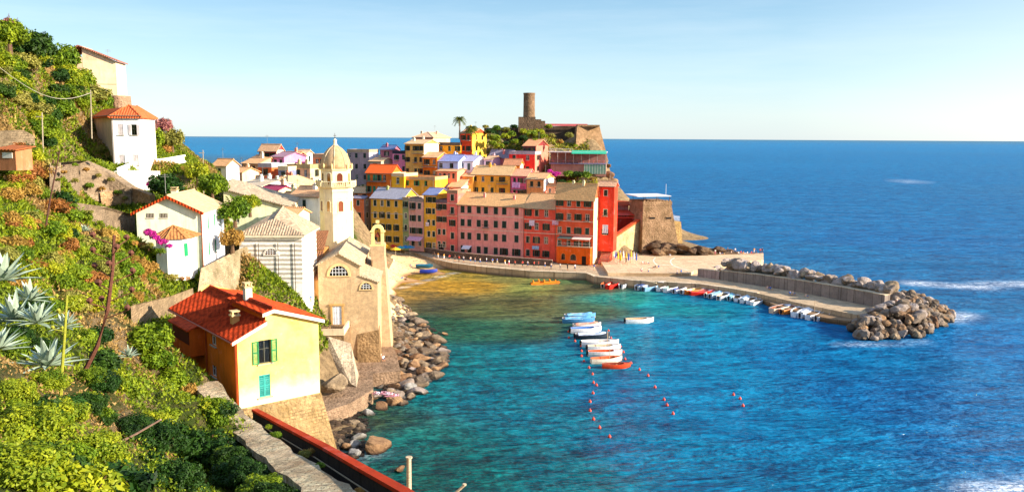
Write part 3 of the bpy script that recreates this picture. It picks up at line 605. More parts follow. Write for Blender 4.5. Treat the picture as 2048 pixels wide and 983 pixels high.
def barge(xa, za, xb, zb_, y=-.38): mb.hexa([(xa, y, za - .26), (xa, y + .1, za - .26), (xb, y + .1, zb_ - .26), (xb, y, zb_ - .26)][::-1], [(xa, y, za + .01), (xa, y + .1, za + .01), (xb, y + .1, zb_ + .01), (xb, y, zb_ + .01)][::-1])
barge(-o, zA - s1 * o, xB, zB, -.28); barge(xB - .35, zC - sD * .35 + .1, xD, zD + .1); barge(xD, zD + .1, W + .35, zE + sR * .35 + .1)
mb.build('barge_board', [M('paint', 'F4E6D0')], YH)
for hole, kind, c in ((w1, 'open', '128A48'), (w2, 'closed', '2FA69A')):
    add_window(YH, ((hole[0] + hole[2]) / 2, 0, hole[1]), 0, hole[2] - hole[0], hole[3] - hole[1], kind, None, c)
mb = MB(); mb.poly([(w1[0] + .1, .3, w1[1]), (w1[0] + .55, .34, w1[1]), (w1[0] + .5, .34, w1[3]), (w1[0] + .1, .3, w1[3])]); mb.build('curtain', [M('paint', 'D86040')], YH)
for a, b, c, d in lh: add_window(YH, (0, L - (a + c) / 2, b - 1.2), R(-90), c - a, d - b, 'plain', None, None)
def chim(par, x, y, z, s, h, cw, cc='E8C890'):
    m = MB(); m.box(-s, -s, 0, s, s, h); m.box(-s - .08, -s - .08, h, s + .08, s + .08, h + .1, 1)
    for sx in (-1, 1):
        for sy in (-1, 1): m.box(sx * s * .8 - .05, sy * s * .8 - .05, h + .1, sx * s * .8 + .05, sy * s * .8 + .05, h + .32, 1)
    m.box(-s - .05, -s - .05, h + .32, s + .05, s + .05, h + .4, 1); return m.build('chimney', [M('plaster', cw), M('concrete', cc)], par, (x, y, z))
t_ = lw(458, 660)[0]; chim(roof, 1.0, 3.0, zA + s1 * 1.0 - .2, .26, .75, 'E8A860')
chim(roof, xD - .1, 4.4, zD - .2, .27, 1.25, 'E8DCC8')
# oriel on the shaded side
y0, y1 = lw(408, 660)[0], lw(372, 640)[0]; z1 = lw(390, 640)[1] - zb; z1 = min(z1, zA - .5)
m = MB(); m.box(-1.1, y0, z1 - 2.2, -.004, y1, z1); m.box(-1.14, y0 + .2, z1 - 1.3, -1.105, y1 - .2, z1 - .3, 1); o_ = m.build('oriel', [M('plaster', 'D0601A'), M('wood', '5A1E10')], YH)
m = MB(); m.slab([(-1.4, y0 - .2, z1 - .02), (.0, y0 - .2, z1 + .4), (.0, y1 + .2, z1 + .4), (-1.4, y1 + .2, z1 - .02)], .12); m.build('roof', [RM], o_)
m = MB(); yy = lw(415, 700)[0]; m.tube([(-.1, yy, -.8), (-.1, yy, zA - .1)], .06, 6); m.tube([(-.5, -.3, zA - s1 * o - .08), (-.5, L + .4, zA - s1 * o - .08)], .08, 5); m.tube([(-.1, .1, -.8), (-.1, .1, zA - .1)], .09, 6); m.build('drain_pipe', [M('paint', 'A8481A')], YH)
# stone base with batter
zl = 2.2 - zb
m = MB(); bt = bot
m.hexa([(-1.5, -3.2, zl), (W + 1.9, -3.2, zl), (W + 1.9, L, zl), (-1.5, L, zl)], [(-.02, -.06, bt - .6), (W + .06, -.06, bt - .6), (W + .06, L - .1, bt - .6), (-.02, L - .1, bt - .6)])
m.build('stone_base', [M('stone', 'CCAA78', 'D0A868')], YH)
m = MB(); 0 and m.hexa([(-.03, -.05, -1.25), (W + .05, -.05, -1.25), (W + .05, -.004, -1.25), (-.03, -.004, -1.25)], [(-.03, -.05, -.3), (W + .05, -.05, bot + .5), (W + .05, -.004, bot + .5), (-.03, -.004, -.3)])
railing(YH, 'railing', -1.3, -.5, -1.3, 6.0, -.6, 1.1, '4A3020')
cp(P0 + U * -2 + Vector((0, 0, -1.0)), P0 + V_ * 7 - U * 2 + Vector((0, 0, -1)), P0 + V_ * 14 - U * 2 + Vector((0, 0, -.5)), P0 + V_ * 15 + U * 3 + Vector((0, 0, -4)))
YHP = (P0.copy(), U.copy(), V_.copy(), W)
# ---- church
U, V_ = frame(6); P0 = at(635.6, 528, 115); zb = 2.0; P0.z = zb; CH = thing('church', 'tan stone church with half moon windows and tiled nave roof above the rocks', 'church', P0, R(6))
uv = lambda px, py: (lambda t: (t[0], t[1] - zb))(uvp(P0, U, px, py))
xe, ze = uv(719, 530); xa, za = uv(677, 507); zl = uv(636, 528)[1]; xr, zr = uv(755, 563); z2 = uv(719, 551)[1]; L = 19.0; Z0 = 0
CM = M('plaster', 'D6B488', 'A08868'); CS = M('stone', 'C8A070', 'C89850')
mb = MB()
mb.poly([(0, 0, Z0), (xr, 0, Z0), (xr, 0, zr), (xe, 0, z2), (xe, 0, ze), (xa, 0, za), (0, 0, zl)])
mb.poly([(xr, 0, Z0), (xr, L, Z0), (xr, L, zr), (xr, 0, zr)]); mb.poly([(0, L, Z0), (0, 0, Z0), (0, 0, zl), (0, L, zl)]); mb.poly([(xe, 0, z2), (xe, L, z2), (xe, L, ze), (xe, 0, ze)])
mb.poly([(xr, L, Z0), (0, L, Z0), (0, L, zl), (xa, L, za), (xe, L, ze), (xe, L, z2), (xr, L, zr)])
mb.build('wall', [CM], CH)
mb = MB(); zf = uv(700, 668)[1]
mb.hexa([(xe - .5, -.5, Z0 - 1), (xr + .35, -.5, Z0 - 1), (xr + .4, 3, Z0 - 1), (xe - .5, 3, Z0 - 1)], [(xe - .5, -.03, zf), (xr + .04, -.03, zf + .6), (xr + .04, 3, zf + .6), (xe - .5, 3, zf)])
mb.build('stone_foot', [M('stone', 'B89468')], CH)
mb = MB(); mb.slab([(-.3, -.25, zl - .1), (xa, -.25, za + .12), (xa, L, za + .12), (-.3, L, zl - .1)], .14); mb.slab([(xa, -.25, za + .12), (xe + .3, -.25, ze - .05), (xe + .3, L, ze - .05), (xa, L, za + .12)], .14)
mb.slab([(xe + .005, -.2, z2 + .1), (xr + .3, -.2, zr - .02), (xr + .3, L, zr - .02), (xe + .005, L, z2 + .1)], .14); mb.tube([(xa, -.25, za + .16), (xa, L, za + .16)], .14, 6)
mb.build('roof', [M('tile', 'CDB694', '8A7458')], CH)
w_, h_ = uv(697, 550)[0] - uv(659, 550)[0], uv(678, 531)[1] - uv(678, 551)[1]; c = uv(678, 551); arch_panel(CH, 'lunette_window', (c[0], 0, c[1]), 0, w_, h_, '15181C', 'E0C088', 6, True, .35, .12)
w_, h_ = uv(744, 578)[0] - uv(721, 578)[0], uv(732, 565)[1] - uv(732, 578)[1]; c = uv(732.5, 578); arch_panel(CH, 'lunette_window', (c[0], 0, c[1]), 0, w_, h_, '15181C', 'E0C088', 4, True, .2, .1)
c = uv(675, 649); hd = uv(675, 608)[1] - c[1]; w_ = uv(686, 630)[0] - uv(664, 630)[0]
m = MB(); m.box(-w_ / 2, -.04, 0, w_ / 2, -.005, hd * .92, 1)
for i in range(1, 4): m.box(-w_ / 2 + w_ * i / 4 - .03, -.07, 0, -w_ / 2 + w_ * i / 4 + .03, -.042, hd * .92, 2)
for i in (.3, .6): m.box(-w_ / 2, -.07, hd * i, w_ / 2, -.042, hd * i + .06, 2)
for s in (-1, 1): m.box(s * w_ / 2 - .14, -.16, 0, s * w_ / 2 + .14, 0, hd)
m.box(-w_ / 2 - .3, -.22, hd * .93, w_ / 2 + .3, 0, hd * 1.02); m.build('door', [M('plaster', 'C89C60'), M('paint', 'E6E6E8'), M('paint', 'B8BCC8')], CH, (c[0], 0, c[1]))
# east wing with the bell gable
wx0, wx1 = uv(742, 500)[0], 0
PW = at(742, 492, 126); WU = Vector((1, 0, 0)); ww = solve_px(PW, WU, 768)
BW = MB(); lx, ly = (PW - P0).dot(U), (PW - P0).dot(V_); H = PW.z - zb
BW.box(lx, ly, 0, lx + ww, ly + 5, H); BW.hexa([(lx - .2, ly - 2.2, -1), (lx + ww + 1.0, ly - 2.2, -1), (lx + ww + 1.0, ly + 5, -1), (lx - .2, ly + 5, -1)], [(lx + .2, ly - .05, H * .86), (lx + ww + .05, ly - .05, H * .86), (lx + ww + .05, ly + 5.05, H * .86), (lx + .2, ly + 5.05, H * .86)])
BW.build('east_wing', [M('plaster', 'D0B088', 'A08868')], CH)
m = MB(); bh = at(750, 449, 126).z - PW.z; hw = ww / 2; ow = hw * .48; oh = bh * .62
for s in (-1, 1): m.box(min(s * ow, s * hw * .95), 0, 0, max(s * ow, s * hw * .95), .9, oh)
n = 8
for i in range(n):
    a0, a1 = math.pi * i / n, math.pi * (i + 1) / n
    pi_ = [(ow * math.cos(a), oh + ow * math.sin(a)) for a in (a0, a1)]; po = [(hw * .95 * math.cos(a), oh + hw * .95 * math.sin(a) * 1.05) for a in (a0, a1)]
    m.hexa([(pi_[0][0], .9, pi_[0][1]), (pi_[0][0], 0, pi_[0][1]), (pi_[1][0], 0, pi_[1][1]), (pi_[1][0], .9, pi_[1][1])], [(po[0][0], .9, po[0][1]), (po[0][0], 0, po[0][1]), (po[1][0], 0, po[1][1]), (po[1][0], .9, po[1][1])])
m.box(-hw * 1.15, -.1, oh * .9, -ow, 1, oh * 1.02); m.box(ow, -.1, oh * .9, hw * 1.15, 1, oh * 1.02); m.box(-hw * 1.2, -.15, -.25, hw * 1.2, 1.05, -.003); m.box(-.25, .1, bh * .98, .25, .8, bh * 1.1)
bg = m.build('bell_gable', [M('plaster', 'F2D890')], CH, (lx + ww / 2, ly + .2, H + .25))
m = MB(); m.lathe([(.42, 0), (.34, .12), (.26, .5), (.12, .7)], 12); m.build('bell', [M('paint', '8A3A18')], bg, (0, .45, oh * .55), smooth=True)
# left aisle and arched chapel
AX = -3.6; c = uv(620, 561)[1]
m = MB(); m.box(AX, .6, Z0, -.004, 14, c); m.build('aisle', [M('plaster', 'E0A868')], CH)
m = MB(); m.slab([(AX - .25, .3, c + .05), (-.004, .3, c + .25), (-.004, 7, c + 3.3), (AX - .25, 7, c + 3.1)], .14); m.slab([(AX - .25, 7.1, c + 3.3), (-.004, 7.1, c + 3.5), (-.004, 14, c + 5.6), (AX - .25, 14, c + 5.4)], .16); m.box(AX, 7, c, -.01, 14, c + 3.1, 1)
m.build('aisle_roof', [M('tile', 'A8704A', '7A4A30'), M('plaster', 'D89850')], CH)
arch_panel(CH, 'arched_opening', ((AX) / 2 - .1, .6, c - 1.55), 0, 1.9, 1.3, '3A2218', 'F0D0A0', None, True)
# ---- bell tower
TY = 135.0; tz = lambda y, x=673: at(x, y, TY).z
TC = at(672.5, 400, TY + 2.4); tb = 6.0
BT = thing('bell_tower', 'white and ochre eight sided bell tower with tan dome and balustrade', 'bell tower', (TC.x, TC.y, tb), R(29))
def octo(s, c): return [(-c, -s), (c, -s), (s, -c), (s, c), (c, s), (-c, s), (-s, c), (-s, -c)]
def ring(mb, s0, z0, s1, z1, k=.56, mi=0): mb.hexa([(x, y, z0) for x, y in octo(s0, s0 * k)], [(x, y, z1) for x, y in octo(s1, s1 * k)], mi)
TW = M('plaster', 'FBE4B8'); S = 2.42; zz = lambda y: tz(y) - tb
mb = MB(); ring(mb, S, 0, S, zz(376)); ring(mb, S + .06, zz(428), S + .06, zz(426)); ring(mb, S + .12, zz(384), S + .12, zz(380)); ring(mb, S + .06, zz(397), S + .06, zz(395)); mb.build('shaft', [TW], BT)
mb = MB(); ring(mb, S + .3, zz(376) + .01, S + .5, zz(373)); mb.build('gallery', [TW], BT)
mb = MB(); gb, gt = zz(373) + .003, zz(363.5)
po = octo(S + .42, (S + .42) * .56)
for i in range(8):
    a, b = Vector(po[i]), Vector(po[(i + 1) % 8]); n = max(3, int((b - a).length / .32))
    mb.tube([(a.x, a.y, gt), (b.x, b.y, gt)], .09, 5); mb.lathe([(.13, gb), (.13, gt + .18)], 6, (a.x, a.y, 0))
    for j in range(1, n): p = a.lerp(b, j / n); mb.lathe([(.05, gb), (.085, gb + (gt - gb) * .4), (.05, gt)], 5, (p.x, p.y, 0))
mb.build('balustrade', [M('plaster', 'F4E2B0')], BT)
mb = MB(); D0 = zz(373); D1 = zz(341); ring(mb, S - .28, D0, S - .28, D1); ring(mb, S - .1, D1 + .003, S + .05, zz(338)); mb.build('belfry', [TW], BT)
mb = MB(); db = zz(338); dh = zz(291) - db; rr = S + .0
prof = [(rr * 1.0, 0), (rr * .985, .18 * dh), (rr * .93, .36 * dh), (rr * .82, .54 * dh), (rr * .66, .71 * dh), (rr * .45, .86 * dh), (rr * .22, .96 * dh), (.45, dh)]
mb.lathe(prof, 32, (0, 0, db + .004)); d_ = mb.build('dome', [M('plaster', 'D0AC80', 'A88860')], BT, smooth=True)
mb = MB()
for i in range(8): a = R(22.5 + 45 * i); mb.tube([(r_ * 1.015 * math.cos(a), r_ * 1.015 * math.sin(a), z_ + db) for r_, z_ in prof], .07, 5)
mb.build('dome_rib', [M('plaster', 'DCC098')], d_)
mb = MB(); lt = db + dh; mb.lathe([(.5, -.15), (.42, .1), (.3, .25), (.27, .8), (.36, .85), (.2, 1.0), (.05, 1.15)], 10, (0, 0, lt)); mb.build('lantern', [M('plaster', 'F0E2B8')], BT)
mb = MB(); mb.tube([(0, 0, lt + 1.1), (0, 0, lt + 2.0)], .04, 5); mb.box(-.22, -.04, lt + 1.55, .22, .04, lt + 1.63); mb.lathe([(.02, 1.08), (.13, 1.2), (.02, 1.33)], 8, (0, 0, lt)); mb.build('finial', [M('plain', '4A4038')], BT)
mb = MB()
for x, y in octo(S - .05, (S - .05) * .56): mb.lathe([(.16, db), (.16, db + .5), (.2, db + .52), (.02, db + .95)], 6, (x, y, 0))
mb.build('pinnacle', [M('plaster', 'E8D090')], BT)
for i in range(8):
    ang = i * 45; n = Vector((math.sin(R(ang)), -math.cos(R(ang)))); lng = i % 2 == 0; w_ = 1.0 if lng else .62; ds = 0 if lng else (S * 1.56 / math.sqrt(2) - S)
    k = (S - .28) / S
    r1 = S - .28 if lng else (S - .28) * 1.56 / math.sqrt(2); r2 = S if lng else S * 1.56 / math.sqrt(2)
    arch_panel(BT, 'belfry_arch', (n.x * r1, n.y * r1, D0 + .3), R(ang), w_, (D1 - D0) * .72, '6A3018' if lng else 'A86A28', 'F6E8BC', None, False, .12, .07)
    arch_panel(BT, 'shaft_arch', (n.x * r2, n.y * r2, zz(423)), R(ang), w_ * .85, (zz(402) - zz(423)), '8A4A2A' if lng else 'C89040', 'F6E8BC', None, False, .12, .07)
# ---- striped oratory
U, V_ = frame(2); P0 = at(483, 604, 108); zb = P0.z - 3; P0.z = zb
OR = thing('oratory', 'small classical building striped in grey and white stone, with pyramid like tiled roof', 'chapel', P0, R(2))
uv = lambda px, py: (lambda t: (t[0], t[1] - zb))(uvp(P0, U, px, py)); W = uv(605, 540)[0]; H = uv(545, 474)[1]; D = 9.5
def oratory_mat():
    t = NT('striped_stone'); c = t.geo(); s = t.add('ShaderNodeSeparateXYZ'); t.l.new(c, s.inputs[0])
    f = t.math('FRACT', t.math('MULTIPLY', t.math('ADD', s.outputs['Z'], t.math('MULTIPLY', t.noise(c, 1.2, 4), .18)), 1 / .62)); b = t.ramp(f, (.44, 0.0), (.52, 1.0))
    hi = t.mapr(s.outputs['Z'], zb + 5.2, zb + 6.2, 0, 1)
    col = t.mix(t.math('MULTIPLY', b, hi), 'FFF6E6', 'B4AA9C'); col = t.mix(t.ramp(t.noise(c, 1.6, 7, .75), (.48, 0.0), (.7, .6)), col, (.42, .35, .27)); t.bump(t.noise(c, 3, 6), .05, .7)
    return t.done(col, .9, .2)
OM = oratory_mat(); mb = MB(); mb.box(0, 0, 0, W, D, H); mb.build('wall', [OM], OR)
mb = MB(); e = .45; mb.box(-e, -e, H + .003, W + e, D + e, H + .35); mb.build('cornice', [M('plaster', 'E4D4B4')], OR)
mb = MB(); r_ = uv(545, 428)[1] - H; H2 = H + .36
ax, ay = W * .5, D * .48
c_ = [(-e, -e, H2), (W + e, -e, H2), (W + e, D + e, H2), (-e, D + e, H2)]
mb.slab([c_[0], c_[1], (W / 2, 2.8, H2 + r_ * .62)], .1); mb.slab([c_[1], c_[2], (W / 2, D * .8, H2 + r_), (W / 2, 2.8, H2 + r_ * .62)], .1); mb.slab([c_[3], c_[0], (W / 2, 2.8, H2 + r_ * .62), (W / 2, D * .8, H2 + r_)], .1); mb.slab([c_[2], c_[3], (W / 2, D * .8, H2 + r_)], .1)
mb.tube([(W / 2, 2.8, H2 + r_ * .62), (W / 2, D * .8, H2 + r_)], .13, 6); mb.build('roof', [M('tile', 'CBB090', '8A6A50')], OR)
for px_ in (518, 557, 590):
    x_ = uv(px_, 540)[0]; m = MB(); m.box(x_ - .22, -.12, .2, x_ - .05, -.004, H - .8); m.box(x_ - .05, -.05, .2, x_ + .05, -.004, H - .8, 1); m.build('pilaster', [OM, M('plain', '4A423A')], OR)
c = uv(543, 509); arch_panel(OR, 'lunette_window', (c[0], 0, c[1]), 0, uv(556, 505)[0] - uv(530, 505)[0], uv(543, 497)[1] - c[1], '5A3418', 'F4EAD8', 5, True, .2, .1)
c = uv(542, 592); hd = uv(542, 557)[1] - c[1]; m = MB(); m.box(-.62, -.06, 0, .62, -.004, hd); m.box(-.85, -.14, 0, -.63, 0, hd + .2, 1); m.box(.63, -.14, 0, .85, 0, hd + .2, 1); m.box(-1, -.2, hd + .2, 1, 0, hd + .42, 1); m.build('door', [M('paint', 'EDEFF2'), M('plaster', 'E8DCC0')], OR, (c[0], 0, c[1]))
for dx in (0,): cp(P0 + Vector((-1, -2, 2.9)), P0 + Vector((W + 1, -2, 2.6)), P0 + Vector((W, D, 3)), P0 + Vector((-2, D, 5)))
# ---- white house with green shutters and red verge (left middle)
def verge(T, W, D, h, rise, col):
    m = MB()
    for a, b in (((-.45, h - rise / (W / 2) * .45), (W / 2, h + rise)), ((W / 2, h + rise), (W + .45, h - rise / (W / 2) * .45))):
        m.hexa([(a[0], -.47, a[1] - .32), (b[0], -.47, b[1] - .32), (b[0], -.36, b[1] - .32), (a[0], -.36, a[1] - .32)], [(a[0], -.47, a[1] + .02), (b[0], -.47, b[1] + .02), (b[0], -.36, b[1] + .02), (a[0], -.36, a[1] + .02)])
    m.build('verge', [M('tile', col)], T)
T, W, D, h = HS('gabled_house', 'cream gabled house with red verge and green shutters, beside the stone retaining wall', 272, 401, 421, 95, h=8.2, a=5, x2=446, wall='FFE6C0', sidewall='FFFFFF', rc='C8AC8C', roof='gf', rise=1.75, cols=[], rows=0, side=[.3, .58, .85], srows=2, w=.62, wh=1.55, pitch=3.2, top=.9, shut='149858', closed=1.0, chim=0, o=.35, group=None, base_cp=False)
verge(T, W, D, h, 1.75, 'C0481C')
cp(T.location + Vector((-.5, -.5, 2.2)), T.location + Vector((W * .5, -5, 2.0)), T.location + Vector((W, -.5, 1.2)), T.location + Vector((W + 1, D, 2)), T.location + Vector((0, D, 6)))
m = MB(); m.tube([(W + .08, -.1, .8), (W + .08, -.1, h - .2)], .07, 6); m.build('drain_pipe', [M('paint', 'B0522A')], T)
for px_ in (328, 301):
    x_, z_ = uvp(T.location, Vector((math.cos(R(5)), math.sin(R(5)), 0)), px_, 435); m = MB(); m.box(-.42, -.03, 0, .42, -.004, .5, 1); m.box(-.5, -.06, -.1, .5, -.004, -.004)
    for i in range(5): m.box(-.36 + i * .17, -.06, .02, -.33 + i * .17, -.032, .48)
    m.build('barred_window', [M('paint', 'E8DCC8'), M('glass', '3A2A20')], T, (x_, 0, z_ - T.location.z))
ch_ = chim(T, W * .38, 5.4, h + 1.2, .34, .8, 'F4DCC0')
# hexagonal annex
Pm = at(342, 532, 91); zt_ = at(342, 474, 91).z; hh = zt_ - Pm.z
AN = thing('garden_annex', 'white round ended annex with pointed tiled roof in front of the cream gabled house', 'annex', (Pm.x, Pm.y, Pm.z), R(5))
m = MB(); pl = [(-1.3, -.6), (0, -1.1), (1.6, -.6), (2.1, .6), (2.1, 2.6), (-1.7, 2.6), (-1.7, .6)]; m.prism(pl, -1.5, hh); m.build('wall', [M('plaster', 'FFFBEE')], AN)
m = MB(); ap = (.1, 1.0, hh + 1.2); ro = [(x * 1.22, y * 1.2 - .1, hh - .02) for x, y in pl]
for i in range(len(ro)): m.slab([ro[i], ro[(i + 1) % len(ro)], ap], .08); m.tube([ro[i], ap], .08, 4)
m.build('roof', [M('tile', 'C8864E', '8A5030')], AN)
m = MB(); m.box(0, -.06, 0, .55, -.01, 1.45); m.build('shutter', [M('shutter', '149858')], AN, (1.66, -.5, hh - 2.1), R(67))
# ---- white house with hipped red roof and the tall beige house above
T2, W2, D2, h2 = HS('hipped_house', 'white house with orange hipped roof high on the left slope', 222, 279, 230, 118, h=9.2, a=8, wall='FFFDFA', sidewall='F0E0D0', rc='D8683A', roof='hip', rise=1.5, cols=[.3, .78], rows=2, w=.75, wh=1.5, pitch=4.3, top=1.3, shut='D8CCC8', closed=1.0, chim=0, D=7.5, group=None, base_cp=False)
# west part, its shade put into the beige wall colour
T3, W3, D3, h3 = HS('annexed_house', 'beige shaded wing with green window left of the white hipped house', 146, 222, 230, 120, h=8.6, a=-52, wall='D8C0A8', rc='D8683A', roof='hip', rise=1.2, cols=[.16], rows=1, w=.9, wh=.8, top=.9, shut='1E7A48', closed=1, chim=0, D=4.5, group=None, base_cp=False)
cpz(0, (2040, 900))
cp(T2.location + Vector((0, -1, 1.2)), T2.location + Vector((W2, -1, .8)), T2.location + Vector((W2, D2, 1.5)), T2.location + Vector((-6, -2, 2.2)), T2.location + Vector((-7, 8, 6)))
T4, W4, D4, h4 = HS('beige_house', 'tall windowless peach house half hidden by trees, highest building on the left', 165, 231, 121, 146, h=9.5, a=10, wall='F8C8A0', rc='C8A090', roof='shed', rise=.01, cols=[], rows=0, chim=0, D=6, group=None, base_cp=False)
for ch in list(T4.children):
    if ch.name.startswith('roof'): bpy.data.objects.remove(ch)
m = MB(); ri = (at(165, 93, 146).z - at(231, 121, 146).z)
m.slab([(-.5, -.5, h4 + ri + .25), (W4 + .5, -.5, h4 + .05), (W4 + .5, D4, h4 + .05), (-.5, D4, h4 + ri + .25)], .16); m.slab([(-3.2, -.5, h4 + ri - 1.2), (-.5, -.5, h4 + ri + .25), (-.5, D4, h4 + ri + .25), (-3.2, D4, h4 + ri - 1.2)], .3); m.build('roof', [M('tile', 'B07058')], T4)
m = MB(); m.poly([(0, 0, h4), (W4, 0, h4), (0, 0, h4 + ri + .1)]); m.poly([(0, 0, h4), (0, 0, h4 + ri + .1), (0, D4, h4 + ri + .1), (0, D4, h4)]); m.box(0, -.06, h4 - 4.0, W4, -.004, h4 - 3.85); m.box(-2.6, .02, 0, -.004, D4, h4 + .6); m.build('upper_wall', [M('plaster', 'F8C8A0')], T4)
cp(T4.location + Vector((0, -1, 1)), T4.location + Vector((W4, -1, .2)), T4.location + Vector((W4, D4, .2)), T4.location + Vector((-4, D4, 3)))
Pc = at(240, 216, 140); TWL = MB(); TWL.lathe([(1.9, -3), (1.75, at(240, 192, 140).z - Pc.z)], 20); tag(TWL.build('round_wall', [M('stone', 'C8A080')], None, Pc), 'low round stone wall below the tall peach house', 'stone wall')
# ---- long cream building
T5, W5, D5, h5 = HS('long_building', 'long cream yellow building with stone slab roof sloping down towards the striped oratory', 448, 580, 414, 132, h=5.5, a=4, wall='FFE8B4', rc='BFA888', roof='shed', rise=.01, cols=[.2], rows=1, w=.5, wh=.9, top=1.6, chim=0, D=7, group=None)
for ch in list(T5.children):
    if ch.name.startswith('roof'): bpy.data.objects.remove(ch)
uu, _ = frame(4); ri = uvp(T5.location, uu, 452, 376)[1] - T5.location.z - h5
m = MB(); m.slab([(-.4, -.4, h5 + ri + .1), (W5 + .4, -.4, h5 + .05), (W5 + .4, D5, h5 + 1.0), (-.4, D5, h5 + ri + 1.2)], .16); m.build('roof', [M('tile', 'C4AE90', '807060')], T5)
m = MB(); m.poly([(0, 0, h5), (W5, 0, h5), (0, 0, h5 + ri)]); m.poly([(0, D5, h5), (0, 0, h5), (0, 0, h5 + ri), (0, D5, h5 + ri + 1)]); m.poly([(W5, 0, h5), (W5, D5, h5), (W5, D5, h5 + .8)]); m.build('gable', [M('plaster', 'FFE8B4')], T5)
# ---- castle tower, walls and headland
CT = at(1058, 247, 290); ct = thing('castle_tower', 'round stone watchtower on square base, crowning the headland', 'tower', CT)
zt2 = at(1058, 186, 290).z - CT.z; zm = at(1058, 234, 290).z - CT.z
m = MB(); m.lathe([(2.05, zm), (1.98, zm + 3), (1.95, zt2 - .6), (2.05, zt2 - .5), (2.05, zt2)], 28); m.build('round_shaft', [M('stone', 'A88868', '9C7C5C')], ct)
m = MB(); m.box(-3.7, -2.2, -3, 2.2, 3, zm); m.box(2.25, -1.5, -3, 4.2, 2, zm - .8); m.box(4.25, -1.0, -3, 5.6, 1.6, zm - 1.3); m.build('square_base', [M('stone', '8A7058')], ct)
m = MB(); P = at(968, 262, 292); Q = at(1156, 251, 292); x_ = Q.x - P.x
m.hexa([(0, 0, -9), (x_ + .2, 0, -9), (x_ + .2, 3, -9), (0, 3, -9)], [(0, .6, 1.0), (x_ + .2, .6, Q.z - P.z), (x_ + .2, 3, Q.z - P.z), (0, 3, 1.0)])
tag(m.build('castle_wall', [M('stone', '6E5A48')], None, P), 'long dark castle wall behind the green shrubs of the headland', 'castle wall')
Q = at(1154, 253, 284); q2 = at(1199, 252, 288); b1 = at(1150, 300, 279); b2 = at(1214, 300, 284)
m = MB(); m.hexa([b1 - Q + Vector((0, 0, -4)), b2 - Q + Vector((.6, 0, -4)), b2 - Q + Vector((.6, 12, -4)), b1 - Q + Vector((0, 12, -4))], [(0, 0, 0), q2 - Q, q2 - Q + Vector((0, 10, 0)), (0, 10, 0)])
m.box(.2, .3, .003, q2.x - Q.x - .3, 6, .6); tag(m.build('castle_bastion', [M('stone', 'C09870', 'B08C5C')], None, Q), 'sunlit sloping stone bastion at the right end of the castle', 'bastion')
m = MB(); a = at(1068, 251, 291); b = at(1175, 250, 291); m.box(0, 0, 0, b.x - a.x, .12, .75); tag(m.build('terrace_parapet', [M('paint', 'D86868')], None, a + Vector((0, 0, -.1))), 'thin pink parapet along the castle terrace, right of the watchtower', 'parapet')
# waterside bastion
U, V_ = frame(14); P0 = at(1288, 490, 225); P0.z -= 2; BA = thing('round_bastion', 'tapered stone fort with flat white canopy standing by the sea', 'fort', P0, R(14))
uv = lambda px, py: (lambda t: (t[0], t[1] - P0.z))(uvp(P0, U, px, py))
wb = uv(1360, 480)[0]; x0t, ht = uv(1290, 403); x1t = uv(1347, 403)[0]; Db = 12
m = MB(); m.hexa([(-.6, 0, 0), (wb, 0, 0), (wb, Db, 0), (-.6, Db, 0)], [(x0t, 1.2, ht - 1.2), (x1t, 1.2, ht - 1.2), (x1t, Db - 1, ht - 1.2), (x0t, Db - 1, ht - 1.2)])
m.hexa([(x0t - .1, 1.08, ht - 1.19), (x1t + .1, 1.08, ht - 1.19), (x1t + .1, Db - .9, ht - 1.19), (x0t - .1, Db - .9, ht - 1.19)], [(x0t - .1, 1.1, ht - .1), (x1t + .1, 1.1, ht - .1), (x1t + .1, Db - .9, ht - .1), (x0t - .1, Db - .9, ht - .1)])
n = 9
for i in range(n): xx = x0t + (x1t - x0t) * (i + .5) / n; m.box(xx - .28, 1.1, ht - .095, xx + .2, 1.5, ht + .25)
BM_ = M('stone', 'BC9874', 'B08C60'); m.build('wall', [BM_], BA)
for px_ in (1307, 1340):
    c = uv(px_, 438); m = MB(); m.box(-.75, 0, 0, .75, .8, .45); m.box(-.95, -.08, .46, .95, .2, .6, 1); m.build('gun_slit', [M('plain', '0E0A08'), BM_], BA, (c[0], c[1] / ht * 1.2 - .06, c[1]))
m = MB(); c0, c1 = uv(1279, 394)[0], uv(1341, 394)[0]; hc = uv(1310, 393)[1]; m.box(c0 - .5, .2, hc, c1 + .3, Db - 2, hc + .18)
for x_ in (x0t + .4, (x0t + x1t) / 2, x1t - .4):
    for y_ in (1.8, Db - 2.5): m.box(x_ - .05, y_ - .05, ht - .1, x_ + .05, y_ + .05, hc, 1)
m.build('canopy', [M('paint', 'EEE6DC'), M('plain', '3A3030')], BA)
m = MB(); m.tube([(x1t - .5, 4, hc), (x1t - .5, 4, hc + 3.2)], .05, 5); m.build('mast', [M('plain', 'D8D8D8')], BA)
railing(BA, 'railing', x1t + 1.1, 3, x1t + 3.6, 3.2, ht * .58, 1.3, 'E0E4EC'); railing(BA, 'railing', x1t + 3.6, 3.2, x1t + 3.6, 8, ht * .58, 1.3, 'E0E4EC')
m = MB(); m.hexa([(x1t + .6, 2.8, 0), (x1t + 4.6, 2.8, 0), (x1t + 4.6, 9, 0), (x1t + .6, 9, 0)], [(x1t + .6, 2.8, ht * .57), (x1t + 3.8, 2.8, ht * .57), (x1t + 3.8, 9, ht * .57), (x1t + .6, 9, ht * .57)]); m.build('side_wall', [M('stone', 'E0B878')], BA)
